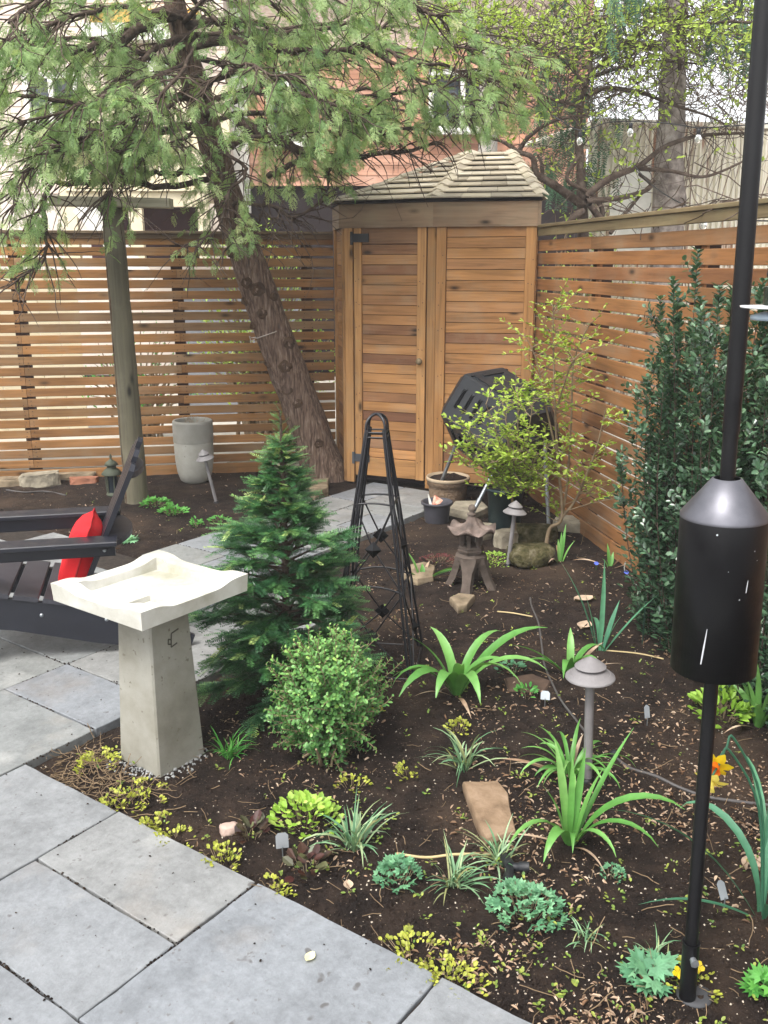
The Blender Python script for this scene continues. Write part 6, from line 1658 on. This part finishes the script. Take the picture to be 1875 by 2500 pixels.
mound('groundcover', 'low olive groundcover between lantern and middle path light', GH(1200, 1368), .13, .05, 220, .018, LIME, OV, tint=(.2, .2))
mound('green_seedling', 'grey green sprigs behind the largest strap clump', GH(1250, 1640), .06, .05, 50, .022, COLUM, OV, tint=(.3, .2))
mound('green_seedling', 'leafy sprig right of the largest strap clump', GH(1285, 1700), .04, .05, 30, .028, GREENP, LEAF, tint=(.4, .2))
mound('green_seedling', 'lime seedling tuft above the liriope by the big strap clump', GH(1118, 1775), .045, .05, 60, .016, SEDUM, OV)
mound('red_groundcover', 'dark red low seedlings left of the pagoda lantern', GH(1075, 1372), .12, .025, 160, .014, m_leaf('red_leaf', ['3a1416', '5c2022', '3f2a1e'], .6, .15), OV)
mound('heuchera', 'dark red rosette behind the clear plant tag', GH(612, 2040), .042, .06, 26, .042, HEUCH, OV, group='dark red rosettes', lift=.7)
mound('heuchera', 'dark bronze rosette right of the clear plant tag', GH(748, 2118), .05, .065, 30, .042, HEUCH, OV, group='dark red rosettes', lift=.6)
GSED = 'yellow green creeping clumps along the paving'
for u, v, r_, n, lab in ((228, 1862, .055, 80, 'yellow green creeper left of the birdbath foot'), (330, 1935, .075, 130, 'yellow green creeper just in front of the birdbath foot'), (290, 1955, .05, 70, 'yellow green creeper nearest the second paving joint'), (385, 2005, .045, 60, 'thin yellow creeper between birdbath and third paving stone'),
  (412, 2040, .055, 110, 'yellow creeper spilling on the long paving edge'), (365, 2010, .045, 70, 'yellow creeper strip at the paving edge below the birdbath'), (540, 2092, .06, 90, 'yellow creeper clump on the paving edge by the dark rosette'), (668, 2158, .045, 80, 'small yellow creeper at the joint of two paving stones'),
  (1010, 2325, .075, 150, 'largest yellow creeper clump at the bottom paving edge'), (1095, 2375, .07, 150, 'yellow creeper right of the largest clump at the bottom edge'), (905, 1735, .035, 36, 'yellow green sprig right of the boxwood'), (860, 1910, .04, 40, 'yellow sprigs in soil in front of the boxwood'), (1000, 1880, .04, 44, 'yellow sprig cluster left of the liriope'), (250, 1850, .05, 60, 'yellow sprigs by the paving corner'), (1700, 2405, .05, 60, 'yellow green leaves round the feeder pole foot')):
    mound('creeping_sedum', lab, GH(u, v), r_ * 1.45, .032, int(n * 3.0), .0125, SEDUM, ROUND, group=GSED, lift=.6, gap=-.02)

# flowers
YP = m_leaf('yellow_petal', ['e8c81e', 'f2d93c'], .5, .35); ORG = m_leaf('orange_cup', ['ee7a1a', 'f39422'], .5, .3); BLU = m_leaf('blue_petal', ['5a6fd0', '7c8ee6'], .5, .3); YP2 = m_leaf('pale_petal', ['f0e070', 'f4ea90'], .5, .4)
db_ = GH(1862, 2235)
daf = strap_plant('daffodil', 'daffodil with yellow and orange flowers at the right edge', 'flower', db_, [
  (D_(175), .50, .010, D_(58), D_(62), .2), (D_(85), .50, .011, D_(86), D_(120), .3), (D_(120), .46, .011, D_(84), D_(160), -.3), (D_(245), .36, .010, D_(62), D_(125), .2), (D_(190), .40, .009, D_(30), D_(40), .2), (D_(20), .42, .010, D_(72), D_(60), .2), (D_(70), .36, .010, D_(80), D_(20), .2)], DAFL)
for hu, hv, dY, cupm, petm, face in ((1748, 1866, -.02, ORG, YP, V((-.55, -.8, -.35))), (1735, 1905, -.05, YP2, YP2, V((-.4, -.5, -.55)))):
    hp = PD(hu, hv, db_.y - .05 + dY); face = face.normalized()
    kn_ = hp - face * .045 + V((.012, 0, .012)); mb = MB(); mb.tube(smooth([db_, db_.lerp(kn_, .6) + V((.045, 0, .05)), kn_ + V((.02, .01, .02)), kn_, hp - face * .012], 5), .0032, 6); stm = mb.build('flower_stalk', DAFL, daf, Matrix.Translation(db_), world=True)
    Mf = Matrix.Translation(hp) @ face.to_track_quat('Z', 'Y').to_matrix().to_4x4()
    pm = MB()
    for k in range(6):
        a = k * math.pi / 3; vs = []
        for r_, wd_, z in ((.006, .005, 0), (.018, .012, .001 + .003 * (k % 2)), (.030, .011, -.001), (.042, .001, -.006)):
            c = V((math.cos(a) * r_, math.sin(a) * r_, z)); s_ = V((-math.sin(a), math.cos(a), 0)); vs += [c - s_ * wd_, c + V((0, 0, .0015)), c + s_ * wd_]
        pm.add(vs, [f for i in range(3) for f in ((i * 3, i * 3 + 1, i * 3 + 4, i * 3 + 3), (i * 3 + 1, i * 3 + 2, i * 3 + 5, i * 3 + 4))], True)
    pm.build('petals', petm, daf, Mf)
    cm_ = MB(); prf = [(.009, 0), (.012, .008), (.014, .018), (.018, .024)]
    cm_.lathe(prf, 18, cap=(False, False)); cm_.build('trumpet', cupm, daf, Mf)
def small_flower(pos, face, r_, mat, label, cat='flower', np_=4, group=None):
    t = thing('small_flower', label, cat, pos, group=group); Mf = Matrix.Translation(pos) @ V(face).to_track_quat('Z', 'Y').to_matrix().to_4x4(); mb = MB()
    for k in range(np_):
        a = k * 2 * math.pi / np_; c = V((math.cos(a), math.sin(a), 0)); s_ = V((-c.y, c.x, 0))
        mb.add([V((0, 0, 0)), c * r_ * .6 - s_ * r_ * .52 + V((0, 0, r_ * .2)), c * r_ * 1.05 - s_ * r_ * .25 + V((0, 0, r_ * .12)), c * r_ * 1.05 + s_ * r_ * .25 + V((0, 0, r_ * .12)), c * r_ * .6 + s_ * r_ * .52 + V((0, 0, r_ * .2))], [(0, 1, 2, 3, 4)], True)
    mb.build('petals', mat, t, Mf); g = pos.copy(); g.z = hgt(pos.x, pos.y); mb = MB(); mb.tube([g, pos], .0012, 4); mb.build('stalk', GREENP, t, Matrix.Translation(pos), world=True)
for u, v, lab in ((1652, 2408, 'yellow bloom left of the feeder pole foot'), (1674, 2432, 'yellow bloom nearest the viewer at the pole foot'), (1702, 2396, 'yellow bloom right of the feeder pole foot')):
    p = GH(u, v); p.z += .035; small_flower(p, (rnd.gauss(0, .3), -.6, .8), .014, YP, lab, group='yellow blooms at the pole foot')
for u, v, lab in ((1528, 1412, 'pair of small blue spring flowers by the hedge foot'), (1455, 1390, 'violet blue spring flower near the side fence')):
    p = GH(u, v); p.z += .04; small_flower(p, (0, -.5, .8), .013, BLU, lab, np_=6, group='small blue spring flowers')

# plant tags, splitter, cables, dead stalks
def tagp(u, v, label, mat, w_=.035, h_=.05, tilt=.5, rz=0.0, stake=True):
    b = GH(u, v); t = thing('plant_tag', label, 'plant tag', b, group='plant tags stuck in the soil')
    Mt = Matrix.Translation(b + V((0, 0, .03))) @ Matrix.Rotation(rz, 4, 'Z') @ Matrix.Rotation(-tilt, 4, 'X')
    mb = MB(); q = [(-w_ / 2, 0, 0), (w_ / 2, 0, 0), (w_ / 2, 0, h_ - .008), (w_ / 2 - .008, 0, h_), (-w_ / 2 + .008, 0, h_), (-w_ / 2, 0, h_ - .008)]
    mb.prism([V(p) for p in q], [V((p[0], .002, p[2])) for p in q]); mb.build('plate', mat, t, Mt)
    mb = MB(); mb.tube([b + V((0, 0, -.03)), b + V((0, 0, .035))], .002, 5); mb.build('stake', GALV, t, Matrix.Translation(b), world=True)
CLR = m_plain('grey_clear_tag', '6f7275', .15, .7)
tagp(690, 2078, 'grey see-through tag between the dark rosettes', CLR, .038, .045, .35, .2)
tagp(1330, 1722, 'grey metal tag right of the largest strap clump', TAGM, .036, .035, .5, -.2)
tagp(1580, 1765, 'pale metal tag standing in bare soil left of the baffle', TAGM, .022, .05, .25, .3)
tagp(1768, 2212, 'pale grey tag leaning beside the daffodil leaves', TAGM, .024, .05, .55, .35)
hs_ = GH(1245, 2140); t = thing('hose_splitter', 'black plastic Y shaped hose splitter lying on the soil', 'hose splitter', hs_); M = Matrix.Translation(hs_)
for name_, a, b, r_ in (('barrel', (1222, 2075), (1246, 2120), .013), ('outlet', (1246, 2118), (1292, 2122), .0125), ('outlet', (1246, 2120), (1240, 2160), .013)):
    p0, p1 = GH(*a, .016), GH(*b, .02); mb = MB(); mb.tube([p0, p0.lerp(p1, .45), p0.lerp(p1, .5), p1], [r_, r_, r_ * 1.25, r_ * 1.25], 14); mb.build(name_, BPLAST, t, M, world=True)
p0 = GH(1222, 2075, .016); mb = MB(); mb.lathe([(.015, -.012), (.016, -.005), (.016, .01), (.012, .014)], 10, Matrix.Translation(p0) @ (GH(1222, 2075) - GH(1246, 2120)).to_track_quat('Z', 'Y').to_matrix().to_4x4()); mb.build('screw_cap', BLACKP, t, M, world=True)
def cable(pts, r_, mat, name, label, cat):
    q = smooth([GH(u, v, r_ * .8 + (z if z else 0)) for u, v, *zz in pts for z in [zz[0] if zz else 0]], 5); mb = MB(); mb.tube(q, r_, 6); return tag(mb.build(name, mat, None, Matrix.Translation(q[0]), world=True), label, cat)
cable([(1295, 1455), (1298, 1475), (1315, 1510), (1322, 1560), (1330, 1620), (1352, 1680), (1372, 1715), (1400, 1750), (1440, 1800)], .0045, HOSE, 'lighting_cable', 'dark cable wandering across the bed from lantern to nearest path light', 'cable')
cable([(1505, 1845), (1540, 1868), (1600, 1890), (1660, 1915), (1740, 1940), (1900, 1960)], .006, HOSE, 'lighting_cable', 'thick grey cable on the soil right of the nearest path light', 'cable')
bx = GH(1500, 1842, .012); mb = MB(); mb.lathe([(.016, -.014), (.018, -.006), (.018, .008), (.01, .014)], 12, Matrix.Translation(bx) @ Matrix.Rotation(1.2, 4, 'X')); tag(mb.build('cable_connector', BPLAST, None, Matrix.Translation(bx), world=True), 'small black cable connector beside the nearest path light', 'connector')
cable([(968, 2076), (1040, 2080), (1110, 2076), (1200, 2076)], .0045, m_plain('straw', 'b3a078', .8, .2), 'dead_stalk', 'straw coloured dead stalk lying left of the hose splitter', 'stalk')
cable([(1215, 1485), (1255, 1492), (1300, 1498)], .004, bpy.data.materials['straw'], 'dead_stalk', 'pale dead stalk lying in the middle of the bed', 'stalk')
cable([(1300, 1690), (1330, 1700), (1480, 1580), (1560, 1590), (1620, 1605)][2:], .0035, bpy.data.materials['straw'], 'dead_stalk', 'thin pale stalk behind the nearest path light', 'stalk')
cable([(15, 1195), (60, 1198), (110, 1195), (160, 1205)], .006, HOSE, 'drip_hose', 'dark drip hose lying on the soil in front of the edging stones', 'hose')
cable([(430, 1170 + 150), (432, 1290)], .002, TWIG, 'thin_stick', 'thin stick lying in the back bed near the walkway', 'stick')
def bigleaf(u, v, L, label, mat, az, curl=.3, dz=.004):
    b = GH(u, v, dz); 
    if paved(b.x, b.y) > 0: b.z = .006
    mb = MB(); vs = []
    for i in range(7):
        s = i / 6; w__ = L * .36 * math.sin(math.pi * min(.97, s * .93 + .04)) ** .8
        for j in (-1, 0, 1): vs.append(V((s * L, j * w__, curl * L * (.25 * abs(j) + .3 * (s - .5) ** 2))))
    Mb = Matrix.Translation(b) @ Matrix.Rotation(az, 4, 'Z'); mb.add(vs, [f for i in range(6) for f in ((i * 3, i * 3 + 1, i * 3 + 4, i * 3 + 3), (i * 3 + 1, i * 3 + 2, i * 3 + 5, i * 3 + 4))], True)
    lf = tag(mb.build('fallen_leaf', mat, None, Mb), label, 'leaf'); at = lf.data.attributes.new('tint', 'FLOAT', 'POINT'); at.data.foreach_set('value', np.full(len(vs), .85, np.float32))
bigleaf(748, 2352, .036, 'pale yellow leaf lying on the big paving stone', PALE, 1.1)
bigleaf(1402, 1466, .11, 'curled tan dry leaf behind the tall blue green blades', LITTER, .3, .5)
bigleaf(1418, 1530, .10, 'curled tan dry leaf at the foot of the tall blades', LITTER, 1.0, .5)
bigleaf(1820, 2130, .08, 'crumpled tan leaf beside the daffodil', LITTER, .8, .5)
bigleaf(852, 2165, .04, 'orange brown dry leaf left of the small blue green clump', LITTER, 1.7, .4)

# ---------------------------------------------------------------- uncountable small stuff on the soil
def on_soil(n, dens):
    out_ = []
    while len(out_) < n:
        v = 1130 + 1400 * rnd.random() ** .8; u = rnd.uniform(-150, 2000); p = G(u, v)
        if p.y > 8 or p.x > 2.2 or p.x < -4: continue
        if paved(p.x, p.y) > -.015: continue
        if (p.x * E1.x + p.y * E1.y) > 2.26 or (p.x * E2.x + p.y * E2.y) > 7.75: continue
        if rnd.random() > dens(p): continue
        out_.append(V((p.x, p.y, hgt(p.x, p.y))))
    return out_
def dl(p):
    k = .1 + 1.1 * noise.noise(V((p.x * 4.3, p.y * 4.3, 5))) + .7 * noise.noise(V((p.x * 1.7, p.y * 1.7, 9)))
    if p.y < 3.2 and p.x < -.0 : k *= .5
    if p.x > .3 or p.y > 4: k += .25
    if p.y < 2.3: k -= .22
    return k
L_ = on_soil(2900, dl); n = len(L_)
Ms = TM(np.array(L_) + np.c_[np.zeros(n), np.zeros(n), nr.uniform(.001, .012, n)], rv(n) * [1, 1, .35], rv(n, .5) + [0, 0, 1], nr.uniform(.008, .027, n)[:, None] * np.c_[np.ones(n), nr.uniform(.3, .95, n), np.full(n, 2.5)])
copies('leaf_litter', *LEAF, Ms, LITTER)
L_ = on_soil(2600, dl); n = len(L_)
copies('leaf_fragments', *LEAF, TM(np.array(L_) + [0, 0, .002], rv(n) * [1, 1, .3], rv(n, .5) + [0, 0, 1], nr.uniform(.005, .014, n)), LITTER)
L_ = on_soil(7000, lambda p: .6); n = len(L_)
CHIP_ = ([(-.5, -.3, 0), (.5, -.25, 0), (.4, .35, 0), (-.4, .3, 0), (0, 0, .5)], [(0, 1, 4), (1, 2, 4), (2, 3, 4), (3, 0, 4)])
copies('soil_crumbs', *CHIP, TM(np.array(L_) - [0, 0, .002], rv(n) * [1, 1, .3], rv(n, .4) + [0, 0, 1], nr.uniform(.006, .026, n)), SOIL)
L_ = on_soil(1500, lambda p: .5); n = len(L_)
copies('white_grit', *CHIP, TM(np.array(L_), rv(n) * [1, 1, .3], rv(n, .4) + [0, 0, 1], nr.uniform(.003, .008, n)), m_plain('grit_white', 'b5aa9a', .8, .2))
tw = MB()
for p in on_soil(300, lambda p: .3 + .8 * (noise.noise(V((p.x * 1.5, p.y * 1.5, 2))) > .05)):
    tw.tube(curve(p + V((0, 0, .006)), V((rnd.gauss(0, 1), rnd.gauss(0, 1), .1)), rnd.uniform(.03, .11), 5, .16, .0), rnd.uniform(.0007, .0015), 4, cap=False)
tw.build('dry_twigs', m_plain('dry_straw', '7d6a53', .85, .2), kind='stuff')
L_ = on_soil(420, lambda p: .15 + .7 * max(0, noise.noise(V((p.x * 2.2, p.y * 2.2, 14))))); P, D, T, SC = [], [], [], []
for p in L_:
    for k in range(rnd.randint(2, 5)): P.append(tuple(p + V((rnd.gauss(0, .006), rnd.gauss(0, .006), rnd.uniform(.003, .02))))); D.append((rnd.gauss(0, 1), rnd.gauss(0, 1), rnd.gauss(.4, .3))); T.append(rnd.random()); SC.append(rnd.uniform(.008, .016))
copies('tiny_seedlings', *OV, TM(P, D, [(0, 0, 1)] * len(P), np.array(SC)), m_leaf('seedling', ['5d7a34', '7f9340', '979f4a', '557a3c'], .5, .3), None, T)
gv_ = []
while len(gv_) < 520:
    a = rnd.uniform(0, 6.28); r_ = rnd.uniform(.09, .22) * (.75 + .35 * noise.noise(V((math.cos(a), math.sin(a), 1)))); p = V((bc.x + math.cos(a) * r_, bc.y + math.sin(a) * r_, 0))
    if paved(p.x, p.y) < -.01: gv_.append((p.x, p.y, hgt(p.x, p.y) + rnd.uniform(0, .006)))
n = len(gv_); copies('gravel', *CHIP, TM(gv_, rv(n), rv(n, .5) + [0, 0, 1], nr.uniform(.007, .014, n)), m_plain('gravel_grey', '8b8c8b', .7, .3))
# straw mulch where the bed meets the paving corner
mu = MB()
for k in range(520):
    p = G(rnd.gauss(230, 90), rnd.gauss(1900, 55)); p.z = hgt(p.x, p.y)
    if paved(p.x, p.y) > -.01 or (p - V((bc.x, bc.y, p.z))).length < .15: continue
    mu.tube(curve(p + V((0, 0, rnd.uniform(.002, .014))), V((rnd.gauss(0, 1), rnd.gauss(0, 1), .1)), rnd.uniform(.02, .09), 4, .3, .05), rnd.uniform(.0009, .002), 3, cap=False)
mu.build('straw_mulch', bpy.data.materials['dry_straw'], kind='stuff')
# soil spills and specks on the paving
sp = []
for k in range(420):
    a, b = rnd.uniform(-.9, 1.8), rnd.uniform(-1.2, 2.6); p = PT(a, b, .0035)
    if paved(p.x, p.y) > .01: sp.append(tuple(p))
n = len(sp); copies('paving_specks', *CHIP, TM(sp, rv(n) * [1, 1, 0] , np.tile([0., 0, 1], (n, 1)), nr.uniform(.003, .009, n)), SOIL)

# ---------------------------------------------------------------- thin volume added to imitate the pale wash of lens flare
hz = MB(); hz.box((0, 150, 4.6), (820, 920, 11.4))
HM_ = bpy.data.materials.new('flare_wash'); HM_.use_nodes = True; ht_ = HM_.node_tree; ht_.nodes.remove(ht_.nodes['Principled BSDF'])
pv = ht_.nodes.new('ShaderNodeVolumePrincipled'); pv.inputs['Density'].default_value = 0.003; pv.inputs['Color'].default_value = (.95, .96, .97, 1)
ht_.links.new(pv.outputs[0], ht_.nodes['Material Output'].inputs['Volume'])
hz.build('flare_wash', HM_, kind='stuff')
